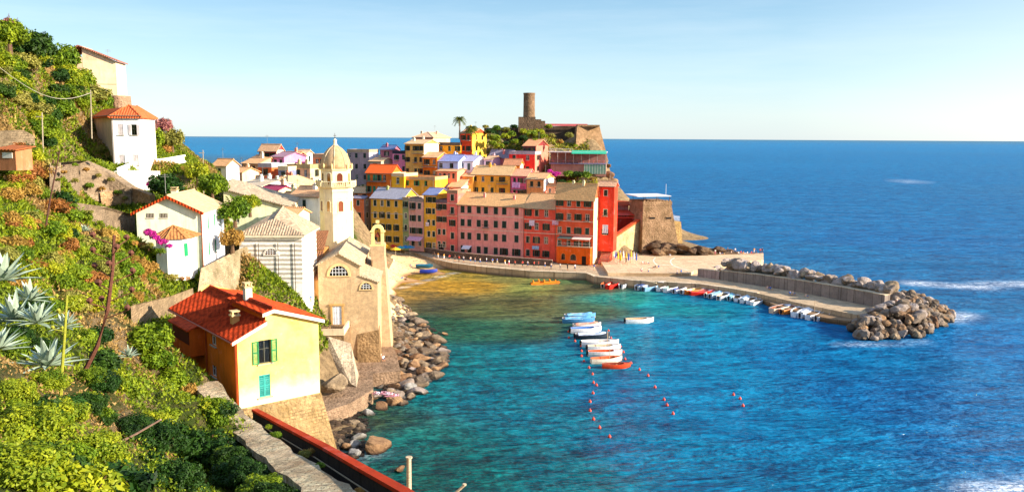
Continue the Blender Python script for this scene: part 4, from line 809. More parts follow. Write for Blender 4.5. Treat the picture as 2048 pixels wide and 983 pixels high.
# cafe terraces behind it
P = at(1230, 436, 232); CA = thing('cafe_terrace', 'small red canopied cafe terrace between the red tower house and the fort', 'terrace', P)
m = MB(); m.box(0, 0, -5, 6, 6, 0); m.build('wall', [M('plaster', '8A2A1C')], CA)
m = MB(); m.slab([(-.2, -.5, .9), (6.2, -.5, .9), (6.0, 4, 2.0), (.2, 4, 2.0)], .1); m.box(0, 0, .01, 6, .1, .4); 
for x_ in (.2, 3, 5.8): m.box(x_ - .05, 0, .4, x_ + .05, .1, .85, 1)
m.build('canopy', [M('paint', 'D8401E'), M('plain', '2A2420')], CA)
m = MB(); m.slab([(.5, 3, 3.6), (5.2, 3, 3.4), (4.6, 6, 4.4), (.5, 6, 4.6)], .12); m.box(.5, 4.5, 0, 4.4, 6, 3.2, 1); m.build('upper_roof', [M('tile', 'C0502C'), M('plaster', 'A8847C')], CA)
# ramp with stair and red coping, right of the tower house
A = on(1196, 521, 2.6); B = at(1274, 438, 230); A2 = at(1190, 498, 214)
m = MB(); a = at(1205, 490, 216); b = at(1276, 442, 228); d = Vector((b.x - a.x, b.y - a.y, 0)); nn = Vector((-d.y, d.x, 0)).normalized() * .5
m.hexa([Vector((a.x, a.y, 2)) - nn, Vector((b.x, b.y, 2)) - nn, Vector((b.x, b.y, 2)) + nn, Vector((a.x, a.y, 2)) + nn], [a - nn, b - nn, b + nn, a + nn])
up = Vector((0, 0, .55)); e_ = Vector((0, 0, .01)); n2 = nn * 1.25; m.hexa([a - n2 + e_, b - n2 + e_, b + n2 + e_, a + n2 + e_], [a - n2 + up, b - n2 + up, b + n2 + up, a + n2 + up], 1)
m.v = [(v[0] - a.x, v[1] - a.y, v[2] - 2) for v in m.v]
tag(m.build('ramp_wall', [M('stone', 'ECCF98'), M('plaster', 'DE5A30')], None, (a.x, a.y, 2)), 'diagonal cream wall with red coping climbing from the square to the fort', 'ramp')
m = MB(); P = on(1196, 527, 2.05); n = 12
for i in range(n): m.box(0, i * .42, 0, 2.6, (n) * .42, .28 * (i + 1)); m.box(0, i * .42 - .01, .28 * (i + 1) + .003, 2.6, i * .42 + .12, .28 * (i + 1) + .02, 1)
tag(m.build('stone_steps', [M('plaster', 'C85A40'), M('plaster', 'F0DCC0')], None, P, R(-20)), 'red and cream steps at the foot of the tall plain red house', 'steps')
# ---- hillside restaurant terrace
P = at(1098, 326, 256); RS = thing('terrace_restaurant', 'open hillside restaurant with green awning and pink tables below the castle', 'restaurant', P, R(-8))
u, _ = frame(-8); w_ = solve_px(P, u, 1212); up_ = at(1098, 303, 258).z - P.z
m = MB(); m.box(0, 0, -.25, w_, 7, 0); m.box(0, 5.5, .004, w_, 7, up_ - .2, 1); m.box(.5, .8, -4, w_, 7, -.255, 1); m.build('deck', [M('concrete', '8A86A4'), M('plaster', 'B08070')], RS)
m = MB(); m.box(-.3, 0, up_ - .2, w_ + .2, 8, up_ + .05); m.build('upper_deck', [M('concrete', 'EAD8D0')], RS)
for i in range(8): m = MB(); x_ = .2 + (w_ - .4) * i / 7; m.box(x_ - .07, .1, .003, x_ + .07, .24, up_ - .203); m.build('post', [M('paint', 'C8B8A8')], RS)
m = MB(); m.slab([(w_ * .4, -1.5, up_ - .5), (w_ + .1, -1.5, up_ - .5), (w_ + .1, 1.6, up_ + .45), (w_ * .4, 1.6, up_ + .45)], .06); m.build('awning', [M('paint', '20B888')], RS)
railing(RS, 'railing', 0, .02, w_, .02, 0, .9, '8A5060'); railing(RS, 'railing', 0, .02, w_ * .42, .02, up_ + .05, .8, 'F0E0E0')
for i in range(11):
    m = MB(); m.lathe([(.5, .7), (.5, .76)], 10); m.lathe([(.05, .02), (.05, .7)], 6); t_ = m.build('cafe_table', [M('paint', 'E87868')], None, RS.matrix_world @ Vector((0, 0, 0)))
    pos = Vector((P.x, P.y, P.z)) + u * (1.2 + (w_ - 2) * i / 10) + Vector((-u.y, u.x, 0)) * (1.2 + (i % 2) * 1.3); t_.location = pos; tag(t_, 'pink clothed table on the open hillside restaurant terrace', 'table', 'pink tables of the hillside restaurant')
m = MB(); m.box(w_ * .62, .3, -3.2, w_, .36, -.26); 
for i in range(9): x_ = w_ * (.62 + .38 * i / 8); m.box(x_ - .05, .2, -3.2, x_ + .05, .42, -.256, 1)
m.build('glass_screen', [M('glass', '7AA890'), M('paint', 'D8D8C8')], RS)
for dx, dz in ((0, -4), (w_, -5), (w_ / 2, -4)): cp(P + u * dx + Vector((0, 1, dz)))
cp(P + u * 0 + Vector((0, 9, 1)), P + u * w_ + Vector((-1, 9, 0)))
# ------------------------------------------------------------------ restaurant pavilion on the quay
P = on(1113, 525, ZB); U, V_ = frame(-22); W = solve_px(P, U, 1180); z1 = at(1113, 492, P.y).z - P.z
PV = thing('harbour_restaurant', 'orange one storey restaurant with arched windows and roof terrace before the bright red house', 'restaurant', P, R(-22))
D = 3.2; m = MB(); m.box(0, 0, 0, W, D, z1); m.build('wall', [M('plaster', 'F0641A')], PV)
for f, w_ in ((.2, 1.0), (.5, 1.5)): arch_panel(PV, 'arched_window', (W * f, 0, .9), 0, w_, 1.6, '1A1210', 'F08A50', None, False, .1, .05)
add_window(PV, (W * .82, -.2, 0), 0, 1.1, 2.1, 'door')
m = MB(); m.box(-.1, -.1, z1 + .003, W + .1, D, z1 + .12); m.build('terrace_floor', [M('concrete', 'C8A888')], PV)
railing(PV, 'railing', 0, 0, W, 0, z1 + .12, .9, 'E0C8B8')
m = MB(); m.slab([(W * .45, -.3, z1 + 2.1), (W * .98, -.3, z1 + 2.1), (W * .98, D, z1 + 2.9), (W * .45, D, z1 + 2.9)], .05); m.slab([(.1, -.3, z1 + 2.1), (W * .42, -.3, z1 + 2.1), (W * .42, D, z1 + 2.9), (.1, D, z1 + 2.9)], .05, 1)
for f in (.03, .33, .66, .97): m.box(W * f - .04, 0, z1 + .12, W * f + .04, .08, z1 + 2.04, 2)
m.build('awning', [M('paint', 'F0DCC8'), M('paint', '5A6A60'), M('paint', 'D8D0C0')], PV)
# small sheets, awnings and laundry
def cloth(name, label, cat, px0, px1, py0, py1, Y, col, a=-23, fold=.08, off=.35):
    p = at(px0, py0, Y - off); u, _ = frame(a); w = solve_px(p, u, px1); h = p.z - at(px0, py1, Y - off).z; m = MB(); n = 8
    f = lambda i, j: (w * i / n, fold * math.sin(i * 1.9 + j) * j, -h * j / 3 * (1 + .04 * math.sin(i * 2.3)))
    for i in range(n):
        for j in range(3): m.poly([f(i, j), f(i, j + 1), f(i + 1, j + 1), f(i + 1, j)])
    o = m.build(name, [M('paint', col)], None, p, R(a)); s = o.modifiers.new('s', 'SOLIDIFY'); s.thickness = .02; return tag(o, label, cat)
YL = lambda x: Yr(x)
cloth('hanging_sheet', 'white sheet drying on the left half of the deep red house front', 'laundry', 1058, 1069, 440, 451, YL(1063), 'F4D8E4')
cloth('hanging_cloth', 'small patterned cloth drying at the edge between the two red fronts', 'laundry', 1104, 1117, 440, 449, YL(1110), 'E8B0C0')
cloth('hanging_banner', 'long white sheet hanging on the plain red tower house', 'laundry', 1205, 1216, 449, 466, YL(1210) + 2.5, 'F6EAF0')
cloth('hanging_towel', 'pale blue towels under a third row window of the deep red house', 'laundry', 1064, 1078, 491, 498, YL(1071), 'A8C0DC')
cloth('hanging_cloth', 'pink washing hanging high on the magenta house', 'laundry', 1024, 1040, 364, 375, 208, 'E8A0D0')
cloth('hanging_sheet', 'white cloth below a window of the tall narrow yellow house', 'laundry', 851, 858, 444, 452, YL(854), 'F4E0E0')
def awning(label, px0, px1, py0, py1, Y, col):
    p = at(px0, py0, Y); u, _ = frame(-23); w = solve_px(p, u, px1); h = p.z - at(px0, py1, Y).z; m = MB()
    m.slab([(0, -1.5, -h), (w, -1.5, -h), (w, 0, 0), (0, 0, 0)], .05); m.box(0, -1.52, -h - .2, w, -1.47, -h + .01)
    return tag(m.build('shop_awning', [M('paint', col)], None, p, R(-23)), label, 'awning')
awning('small white awning over a door of the long pink house', 927, 943, 490, 495, YL(935), 'F4EEF0')
awning('long pale pink awning over the shop of the greyish pink house', 818, 846, 472, 478, YL(832), 'E8A8C0')
# ------------------------------------------------------------------ quays (structure)
def slab_px(name, pts, z0, z, mats, step=None):
    w = [on(px, py, z) for px, py in pts]; m = MB(); m.prism([(p.x, p.y) for p in w], z0, z)
    return struct(m.build(name, mats))
CON = M('concrete', 'C8AC88')
front = [(872, 519), (905, 526), (960, 533), (1060, 542), (1172, 546), (1188, 553), (1270, 561), (1400, 568), (1450, 575), (1515, 586)]
slab_px('promenade', front + [(1600, 606), (1714, 629), (1768, 617), (1600, 584), (1440, 559), (1400, 548), (1395, 515), (1190, 480), (1000, 460), (780, 462), (792, 497), (830, 505)], -2.5, 1.75, [CON])
# pale kerb along the quay edge
m = MB(); w = [on(x, y, 1.75) for x, y in front]
for a, b in zip(w, w[1:]):
    d = (b - a).normalized(); nn = Vector((-d.y, d.x, 0)) * .9; z = Vector((0, 0, .12)); e = Vector((0, 0, .004)); o_ = -nn * .05
    m.hexa([a + o_ + e, b + o_ + e, b + nn + e, a + nn + e], [a + o_ + z, b + o_ + z, b + nn + z, a + nn + z])
struct(m.build('kerb', [M('concrete', 'E8D0AC')]))
slab_px('dock_ledge', [(1521, 596), (1712, 634), (1700, 642), (1655, 636), (1556, 612)], -1, .9, [M('concrete', '9A7A58')])
slab_px('pavement', [(1216, 545), (1379, 546), (1388, 541), (1428, 539), (1436, 530), (1527, 519), (1527, 506), (1470, 505), (1395, 511), (1290, 508), (1225, 505), (1200, 520)], -1.5, 2.5, [M('concrete', 'E6C49A')])
m = MB(); # painted court lines
def paint(pts, w_=.16, z=2.504, closed=False):
    p = [on(x, y, z) for x, y in pts]
    for a, b in zip(p, p[1:]):
        d = (b - a).normalized(); nn = Vector((-d.y, d.x, 0)) * w_; m.poly([a - nn, b - nn, b + nn, a + nn])
paint([(1311, 515), (1307, 519), (1308, 524), (1314, 529)]); paint([(1315, 529.2), (1338, 529.4)]); paint([(1349, 515), (1342, 519), (1341, 524), (1345, 530), (1358, 535), (1376, 540)])
struct(m.build('painted_lines', [M('paint', 'F6ECD8')]))
# breakwater wall
def wallpath(name, label, pts, z0, hts, th, mat, cat='wall', stru=False):
    w = [on(x, y, z0) for x, y in pts]; m = MB(); o = w[0].copy()
    for i, (a, b) in enumerate(zip(w, w[1:])):
        d = (b - a).normalized(); nn = Vector((-d.y, d.x, 0)) * th; za, zb_ = Vector((0, 0, hts[i])), Vector((0, 0, hts[i + 1])); s = Vector((0, 0, -.3))
        m.hexa([a - o + s, b - o + s, b + nn - o + s, a + nn - o + s], [a - o + za, b - o + zb_, b + nn - o + zb_, a + nn - o + za])
        cap = Vector((0, 0, .12)); e = Vector((0, 0, .003)); q = nn * .06
        m.hexa([a - q - o + za + e, b - q - o + zb_ + e, b + nn + q - o + zb_ + e, a + nn + q - o + za + e], [a - q - o + za + cap, b - q - o + zb_ + cap, b + nn + q - o + zb_ + cap, a + nn + q - o + za + cap], 1)
    return tag(m.build(name, mat, None, o), label, cat)
wallpath('breakwater_wall', 'long concrete wall of the pier between walkway and boulders', [(1440, 559), (1520, 570), (1600, 584), (1690, 601), (1768, 617)], 1.76, [2.1, 2.3, 2.5, 2.6, 2.6], 1.6, [M('concrete', '9C8C80'), M('concrete', 'D8C09C')])
wallpath('low_wall', 'lower pale wall joining the square to the pier wall', [(1395, 552), (1438, 558.6)], 1.76, [1.7, 1.9], .9, [M('concrete', 'B89C90'), M('concrete', 'D8C09C')])
m = MB(); a, b = on(1778, 605, 1.7), on(1716, 636, 1.7); d = (b - a).normalized(); nn = Vector((-d.y, d.x, 0)) * .5
m.hexa([(0, 0, -1.5) - Vector() if False else Vector((0, 0, -1.5)), b - a + Vector((0, 0, -1.5)), b - a + nn + Vector((0, 0, -1.5)), nn + Vector((0, 0, -1.5))][::-1], [Vector((0, 0, 1.0)), b - a + Vector((0, 0, .5)), b - a + nn + Vector((0, 0, .5)), nn + Vector((0, 0, 1.0))][::-1])
tag(m.build('end_wall', [M('concrete', 'D0AC80')], None, a), 'short pale wall closing the pier before the boulder heap', 'wall')
# promenade parapet above the beach & seats
m = MB(); pp = [(835, 502), (880, 510.5), (920, 517), (1000, 525), (1104, 532)]
wallpath('promenade_wall', 'long brown stone wall between the upper street and the promenade', pp, 1.76, [1.2, 1.5, 1.6, 1.6, 1.5], .4, [M('stone', '8E7464'), M('concrete', 'C8A890')])
# low terraces below church
slab_px('lower_quay', [(640, 738), (700, 712), (757, 716), (757, 684), (778, 684), (792, 704), (801, 741), (746, 746), (746, 778), (699, 806), (648, 823), (630, 800)], -1.5, 1.9, [M('stone', 'B8987A')])
m = MB(); tz_ = at(676, 649, 115).z; a = at(655, 655, 112); b = at(697, 655, 112)
P = Vector((a.x, 108.6, 1.95)); w_ = b.x - a.x; hh = tz_ - 1.95
ST = thing('church_terrace', 'raised stone landing with parapet and stairs before the church door', 'terrace', P, R(3))
m.box(0, 0, 0, w_, 6.8, hh); m.build('landing', [M('stone', 'B8946C')], ST)
m = MB(); m.box(-.05, -.12, hh + .003, w_ + .05, .12, hh + .9); m.box(w_ - .2, .125, hh + .003, w_ + .05, 5, hh + .9); m.build('parapet', [M('plaster', 'E0C4A0')], ST)
m = MB(); n = 14
for i in range(n): m.box(-2.6, -i * .55 + 4.5, 0, -.01, -i * .55 + 5.1, max(.1, hh * (1 - i / n)))
m.build('stairs', [M('stone', 'A88864')], ST)
m = MB(); m.hexa([(w_ * .3, -.13, 0), (w_ * .3, -3.0, 0), (w_ + 2.4, -5.6, 0), (w_ + 1.9, -.0, 0)], [(w_ * .3, -.13, hh * .98), (w_ * .3, -1.2, hh * .7), (w_ + 1.6, -5.2, .3), (w_ + .9, -.0, hh * .8)]); m.build('rendered_ramp', [M('stone', 'E0C8A8')], ST)
railing(ST, 'railing', w_ * .05, -.05, w_ * .95, -.05, hh + .9, .35, '5A4A3A')
# ------------------------------------------------------------------ retaining walls, balustrade, path and rail
def ribbon(name, label, cat, top, bot, mat, back=3.0, obj_struct=False):
    """wall between matching lists of world points (top, bottom) with thickness towards +y"""
    o = bot[0].copy(); m = MB(); k = Vector((0, back, 0))
    for i in range(len(top) - 1):
        a, b, c, d = bot[i] - o, bot[i + 1] - o, top[i + 1] - o, top[i] - o
        m.poly([a, b, c, d]); m.poly([d, c, c + k, d + k])
    a, d = bot[0] - o, top[0] - o; m.poly([a + k, a, d, d + k]); a, d = bot[-1] - o, top[-1] - o; m.poly([a, a + k, d + k, d])
    a, b = bot[0] - o, bot[-1] - o
    return tag(m.build(name, mat, None, o), label, cat)
bp = [at(236, 352, 112), at(258, 343, 116), at(290, 336, 122), at(330, 331, 130), at(370, 323, 140)]
BL = thing('garden_balustrade', 'white balustrade curving along the garden path from the hipped house', 'balustrade', bp[0])
m = MB(); m2 = MB(); hb = 1.0; m.lathe([(.1, 0), (.17, hb * .4), (.1, hb)], 8); bal = m.mesh('baluster', [M('plaster', 'F8F0E0')])
for a, b in zip(bp, bp[1:]):
    a, b = a - bp[0], b - bp[0]; n = max(2, int((b - a).length / .75))
    for i in range(n):
        p = a.lerp(b, i / n); link('baluster', bal, BL, p)
    m2.tube([a + Vector((0, 0, hb)), b + Vector((0, 0, hb))], .17, 5); m2.tube([a, b], .2, 5)
for q in bp: cp(q + Vector((0, 0, -.6)), q + Vector((-1, 4, .3)), q + Vector((1, -3, -2.4)))
m2.build('rail', [M('plaster', 'F8F0E0')], BL)
m = MB(); a = at(236, 350, 112); b = at(225, 352, 113); m.hexa([(0, 0, -6), (5.5, 2, -6), (5.5, 4, -6), (0, 2.5, -6)], [(0, 0, .6), (5.5, 2, .4), (5.5, 4, .4), (0, 2.5, .6)]); m.v = [(v[0] - 1.5, v[1], v[2]) for v in m.v]
tag(m.build('white_wall', [M('plaster', 'FFF8EC')], None, a), 'whitewashed garden wall at the foot of the hipped house', 'wall')
# the walking path with its red coping
railp = [(505, 822, 55), (560, 852, 48), (640, 895, 39), (720, 942, 32.5), (800, 988, 27.5), (880, 1040, 23)]
rp = [at(*p) for p in railp]
LW = thing('path_wall', 'wall darkened to stand for its shadow, with red coping, running along the footpath towards the yellow house', 'wall', rp[0])
m = MB(); m2 = MB(); m3 = MB()
for a, b in zip(rp, rp[1:]):
    a, b = a - rp[0], b - rp[0]; d = (b - a); d.z = 0; d.normalize(); nn = Vector((-d.y, d.x, 0)); z = Vector((0, 0, 1))
    if nn.x < 0: nn = -nn
    m.hexa([a - z * 6 + nn * .3, b - z * 6 + nn * .3, b - z * 6, a - z * 6][::-1], [a + nn * .3, b + nn * .3, b, a][::-1])
    m2.hexa([a + nn * .36 + z * .004, b + nn * .36 + z * .004, b - nn * .06 + z * .004, a - nn * .06 + z * .004][::-1], [a + nn * .36 + z * .16, b + nn * .36 + z * .16, b - nn * .06 + z * .16, a - nn * .06 + z * .16][::-1])
    m3.tube([a - nn * .25 - z * .45, b - nn * .25 - z * .45], .035, 5); m3.tube([a - nn * .25 - z * .95, b - nn * .25 - z * .95], .03, 5)
m.build('wall', [M('concrete', '3A302A')], LW); m2.build('coping', [M('plaster', 'C83C14')], LW); m3.build('handrail', [M('plain', '8A7A60')], LW)  # near-black wall colour paints in the shadow below the coping
pathc = [(412, 768, 58), (452, 822, 52), (500, 868, 46), (560, 916, 39), (640, 975, 31.5), (720, 1040, 26)]
pc = [at(*p) for p in pathc]
for i, q in enumerate(pc): cp(q + Vector((0, 0, -.15)), q + Vector((-2.2, -1.2, -.3)))
for a in rp[1:]: cp(a + Vector((-.6, -.3, -1.6)), a + Vector((4, 2, -9)), a + Vector((9, 4, -18)))
m = MB(); nP = []
for i in range(len(pc)):
    d = pc[min(i + 1, len(pc) - 1)] - pc[max(i - 1, 0)]; d.z = 0; d.normalize(); nP.append(Vector((-d.y, d.x, 0)))
o = pc[0]
for i in range(len(pc) - 1):
    for k in range(6):
        f0, f1 = k / 6, (k + 1) / 6; a = pc[i].lerp(pc[i + 1], f0); b = pc[i].lerp(pc[i + 1], f1); n0 = nP[i].lerp(nP[i + 1], f0); n1 = nP[i].lerp(nP[i + 1], f1)
        ww_ = lambda q: .8 + .1 * math.sin(q * 1.3) + .06 * math.sin(q * 3.1); w0 = ww_(i * 6 + k); w1 = ww_(i * 6 + k + 1); m.poly([a - n0 * w0, b - n1 * w1, b + n1 * w1, a + n0 * w0]); 
pt = struct(m.build('path', [M('stone', 'F0D4AC', 'D8B084')]))
s = pt.modifiers.new('s', 'SOLIDIFY'); s.thickness = .35; s.offset = 1 if False else 0
# poles in the lower foreground
def pole(label, px, py0, py1, Y, r, lean=0, col='C8B090'):
    a, b = at(px, py1, Y), at(px + lean, py0, Y); m = MB(); m.tube([Vector(), b - a], [r * 1.15, r], 8); m.lathe([(r * 1.5, 0), (r * 1.5, .1)], 8, b - a)
    return tag(m.build('wooden_post', [M('wood', col)], None, a), label, 'post')
pole('upright pale post standing by the water at the lower edge', 818, 915, 1000, 60, .17)
pole('leaning pale stake at the lower edge, right of the upright post', 905, 969, 990, 60, .1, 24)
for px, y0, y1, Y, lab in ((84, 225, 310, 90, 'thin utility pole among scrub at the far left'), (181, 180, 232, 112, 'slim utility pole in front of the shaded wing roof'), (406, 300, 372, 128, 'white lamp post behind the cream gabled house')):
    a, b = at(px, y1, Y), at(px, y0, Y); m = MB(); m.tube([Vector((0, 0, -3)), b - a], [.09, .06], 6); m.box(-.4, -.05, (b - a).z - .5, .4, .05, (b - a).z - .4); tag(m.build('utility_pole', [M('wood', 'A89880')], None, a), lab, 'pole')
a = at(-20, 120, 80); b = at(181, 186, 112); m = MB(); m.tube([(b - a) * (i / 12) - Vector((0, 0, 2.0 * math.sin(math.pi * i / 12))) for i in range(13)], .035, 4); tag(m.build('overhead_cable', [M('plain', 'B0A890')], None, a), 'thin cable sagging over the summit shrubs to the slim pole', 'cable')
# ------------------------------------------------------------------ terrain
cpx((0, 990, 15), (120, 990, 17), (250, 985, 20), (0, 900, 19), (200, 900, 25), (340, 900, 47), (430, 935, 45), (480, 960, 41), (400, 990, 38), (500, 990, 37), (300, 985, 34), (280, 900, 40),
    (0, 780, 27), (120, 790, 32), (250, 800, 38), (380, 800, 46), (0, 680, 36), (100, 700, 40), (220, 720, 47), (320, 700, 58), (380, 740, 58), (0, 580, 48), (120, 600, 54), (240, 640, 60), (320, 640, 68),
    (0, 480, 60), (100, 500, 66), (200, 520, 74), (280, 560, 80), (0, 400, 70), (90, 420, 80), (180, 440, 92), (270, 470, 92), (0, 330, 78), (90, 350, 98), (180, 385, 106), (250, 420, 106),
    (0, 260, 84), (80, 280, 100), (150, 300, 112), (0, 180, 92), (80, 200, 110), (140, 215, 122), (0, 110, 100), (60, 120, 116), (120, 140, 132), (160, 185, 140), (200, 200, 140), (240, 230, 140),
    (-200, 60, 100), (-200, 300, 80), (-200, 600, 45), (-300, 900, 15), (290, 265, 140), (330, 275, 150), (365, 305, 155), (300, 400, 116), (360, 385, 116), (420, 400, 112), (450, 440, 112), (380, 350, 125), (440, 360, 140), (470, 480, 115), (490, 420, 118), (395, 335, 150), (430, 340, 165), (460, 345, 178), (500, 350, 190))
cp((-2, -6, 30.5), (0, 4, 31), (-14, 0, 34), (-40, 0, 42), (14, 2, 22), (24, 20, 8), (30, 5, 6), (-70, 20, 50), (-110, 60, 62), (-110, 130, 66), (-90, 180, 48), (-120, -10, 50), (-60, -15, 45), (0, -20, 34), (40, -20, 6))
cp((-75, 215, 22), (-60, 225, 18), (-50, 240, 14), (-95, 230, 10), (-80, 250, 0), (-60, 262, 0), (-110, 260, -3), (-40, 262, 8), (-20, 275, 14), (-150, 200, 20), (-150, 100, 40))
cpz(.6, (800, 545), (850, 530), (790, 560), (880, 527)); cpz(2.0, (780, 520), (800, 505), (775, 540), (820, 512)); cpz(-.35, (800, 575), (850, 560), (900, 546), (930, 540)); cpz(-1.5, (850, 590), (950, 570), (1000, 560), (1100, 560)); cpz(.25, (782, 577), (830, 560), (880, 545))
cpz(-.2, (800, 610), (810, 650), (830, 700), (790, 800), (750, 860), (700, 880)); cpz(-2.5, (900, 640), (920, 720), (870, 830), (820, 930), (850, 980), (700, 980)); cpz(-4, (1100, 700), (1000, 900), (1200, 580), (1300, 600), (1500, 640), (1300, 900), (1700, 700)); cpz(-6, (2000, 600), (2000, 900), (1700, 450), (1500, 450), (1400, 400), (2100, 400), (1350, 350))
cpz(1.2, (700, 780), (770, 710), (660, 800), (720, 700)); cpz(.5, (680, 850), (640, 860), (660, 900)); cpz(1.0, (780, 640), (775, 600)); cp((-24, 112, 1.2), (-34, 118, 4), (-40, 105, 10), (-44, 122, 9), (-36, 134, 5.5), (-24, 150, 2.5), (-30, 170, 3), (-45, 165, 9), (-30, 195, 3), (-45, 195, 6))
cp(on(560, 780, 4), on(620, 840, 2.5))
# headland
cpx((1190, 254, 292), (1150, 300, 282), (1115, 292, 288), (1060, 262, 286), (1000, 258, 294), (960, 270, 284), (1000, 296, 268), (1080, 284, 274), (1130, 304, 266), (1208, 306, 281), (1220, 345, 262), (1234, 372, 252), (1238, 402, 244), (1262, 440, 238), (1230, 470, 224))
for p in ((1220, 300, 288), (1240, 350, 272), (1250, 395, 262), (1290, 400, 266)): q = at(*p); cp((q.x + 1, q.y + 6, q.z - 14), (q.x + 9, q.y + 10, -1))
cpz(2.3, (1180, 512), (1230, 506), (1285, 508), (1390, 510)); cpz(1.0, (1440, 500), (1470, 503)); cpz(2.8, (1400, 500), (1330, 500), (1290, 495)); cpz(-1, (1500, 500), (1480, 488), (1440, 478), (1400, 460), (1400, 430))
cpz(-1, (1400, 575), (1250, 572), (1100, 556), (1540, 610), (1760, 560), (1650, 540), (1500, 530), (1900, 600), (1900, 700), (1650, 700), (1760, 700))
for x, y in ((-20, 260), (0, 290), (30, 295), (50, 280), (-40, 285)): cp((x, y, 28 if 0 <= x <= 30 else 12))
for x in range(-200, 241, 40): cp((x, 345, -8))
for y in (250, 300): cp((-200, y, -8))
A_ = np.array(CP); 
_, ui = np.unique(np.round(A_[:, :2], 0), axis=0, return_index=True); A_ = A_[ui]
dm = np.sqrt(((A_[:, None, :2] - A_[None, :, :2]) ** 2).sum(-1) + .5); n_ = len(A_)
Km = np.zeros((n_ + 1, n_ + 1)); Km[:n_, :n_] = -dm + np.eye(n_) * -.0; Km[:n_, n_] = 1; Km[n_, :n_] = 1
cw = np.linalg.solve(Km - np.diag([0.0] * n_ + [0]), np.append(A_[:, 2], 0))
def terr(X, Y):
    X = np.asarray(X, float); out = np.full(X.shape, cw[n_]); 
    for i in range(n_): out -= cw[i] * np.sqrt((X - A_[i, 0]) ** 2 + (Y - A_[i, 1]) ** 2 + .5)
    return out
rg = np.random.default_rng(3)
def vnoise(X, Y, s, seed=0):
    r = np.random.default_rng(seed).random((64, 64)); x, y = X / s, Y / s; xi, yi = np.floor(x).astype(int), np.floor(y).astype(int); fx, fy = x - xi, y - yi; fx, fy = fx * fx * (3 - 2 * fx), fy * fy * (3 - 2 * fy)
    g = lambda a, b: r[a % 64, b % 64]
    return g(xi, yi) * (1 - fx) * (1 - fy) + g(xi + 1, yi) * fx * (1 - fy) + g(xi, yi + 1) * (1 - fx) * fy + g(xi + 1, yi + 1) * fx * fy - .5
gx = np.arange(-130, 90.1, 1.1); gy = np.arange(-14, 312, 1.1); GX, GY = np.meshgrid(gx, gy)
GZ = terr(GX, GY); rough = np.clip((GZ - 1.5) / 5, 0, 1); GZ0 = GZ.copy(); GZ = GZ + rough * (vnoise(GX, GY, 7, 1) * 1.6 + vnoise(GX, GY, 2.6, 2) * .9)
nx, ny = len(gx), len(gy); vs = np.stack([GX, GY, GZ], -1).reshape(-1, 3)
ii = (np.arange(ny - 1)[:, None] * nx + np.arange(nx - 1)[None]).reshape(-1); fs = np.stack([ii, ii + 1, ii + nx + 1, ii + nx], -1)
me = bpy.data.meshes.new('terrain'); me.from_pydata(vs.tolist(), [], fs.tolist()); me.materials.append(M('ground')); me.materials.append(M('sand', 'E0BC88')); me.polygons.foreach_set('use_smooth', [True] * len(fs))
cx, cy, cz = vs[fs, 0].mean(1), vs[fs, 1].mean(1), vs[fs, 2].mean(1)
bm_ = (cx > -62) & (cx < -8) & (cy > 150) & (cy < 240) & (cz < 2.6); me.polygons.foreach_set('material_index', bm_.astype(int).tolist())
struct(link('terrain', me))
def tz0(x, y):
    i = (x - gx[0]) / 1.1; j = (y - gy[0]) / 1.1; a, b = int(i), int(j)
    if not (0 <= a < nx - 1 and 0 <= b < ny - 1): return -9
    fx, fy = i - a, j - b; return float(GZ[b, a] * (1 - fx) * (1 - fy) + GZ[b, a + 1] * fx * (1 - fy) + GZ[b + 1, a] * (1 - fx) * fy + GZ[b + 1, a + 1] * fx * fy)
def hit(px, py, y0=8, y1=300):
    Y = y0; p = None
    while Y < y1:
        p = at(px, py, Y)
        if p.z < tz0(p.x, p.y): return p
        Y += .5
    return None
RW = M('stone', 'C8B08C', 'B0A070')
def wall_on(label, tops, bots, mat, name='stone_wall', thick=1.2, push=.5):
    B = []; T_ = []
    for (a, b), (c, d) in zip(tops, bots):
        h_ = hit(c, d); Y = (h_.y if h_ else 90) - push; B.append(at(c, d, Y) - Vector((0, 0, 1.2))); T_.append(at(a, b, Y))
    ribbon(name, label, 'stone wall', T_, B, [mat], thick)
ribbon('retaining_wall', 'grey stone retaining wall below the green shuttered side of the gabled house', 'stone wall', [at(402, 536, 92), at(478, 498, 104), at(486, 510, 106)], [at(388, 640, 86), at(486, 640, 100), at(489, 640, 104)], [RW])
wall_on('low dry stone wall among ochre scrub left of the yellow house', [(262, 612), (330, 596), (380, 578)], [(262, 645), (330, 632), (385, 615)], M('stone', 'B89C78'), 'garden_wall', .8, 1.5)
wall_on('tall dry stone terrace wall below the white hipped house', [(100, 326), (160, 322), (215, 346), (262, 378)], [(97, 372), (165, 378), (220, 388), (262, 400)], M('stone', 'B0977A'), 'terrace_wall', 2, 1.6)
wall_on('broken dry stone wall in the middle of the left slope', [(140, 408), (200, 416), (258, 432)], [(140, 430), (205, 450), (260, 462)], M('stone', 'A89074'), 'slope_wall', 1.5, 1.5)
wall_on('rough stone wall at the left picture edge below the summit shrubs', [(-10, 262), (30, 260), (52, 272)], [(-10, 300), (30, 300), (54, 300)], M('stone', 'A08A6C'), 'rubble_wall', 1.5, 1.5)
wall_on('dry stone wall above the cream gabled house', [(200, 385), (262, 375), (300, 390)], [(205, 408), (262, 402), (300, 412)], M('stone', 'CCA478'), 'field_wall', 1.5, 1.2)
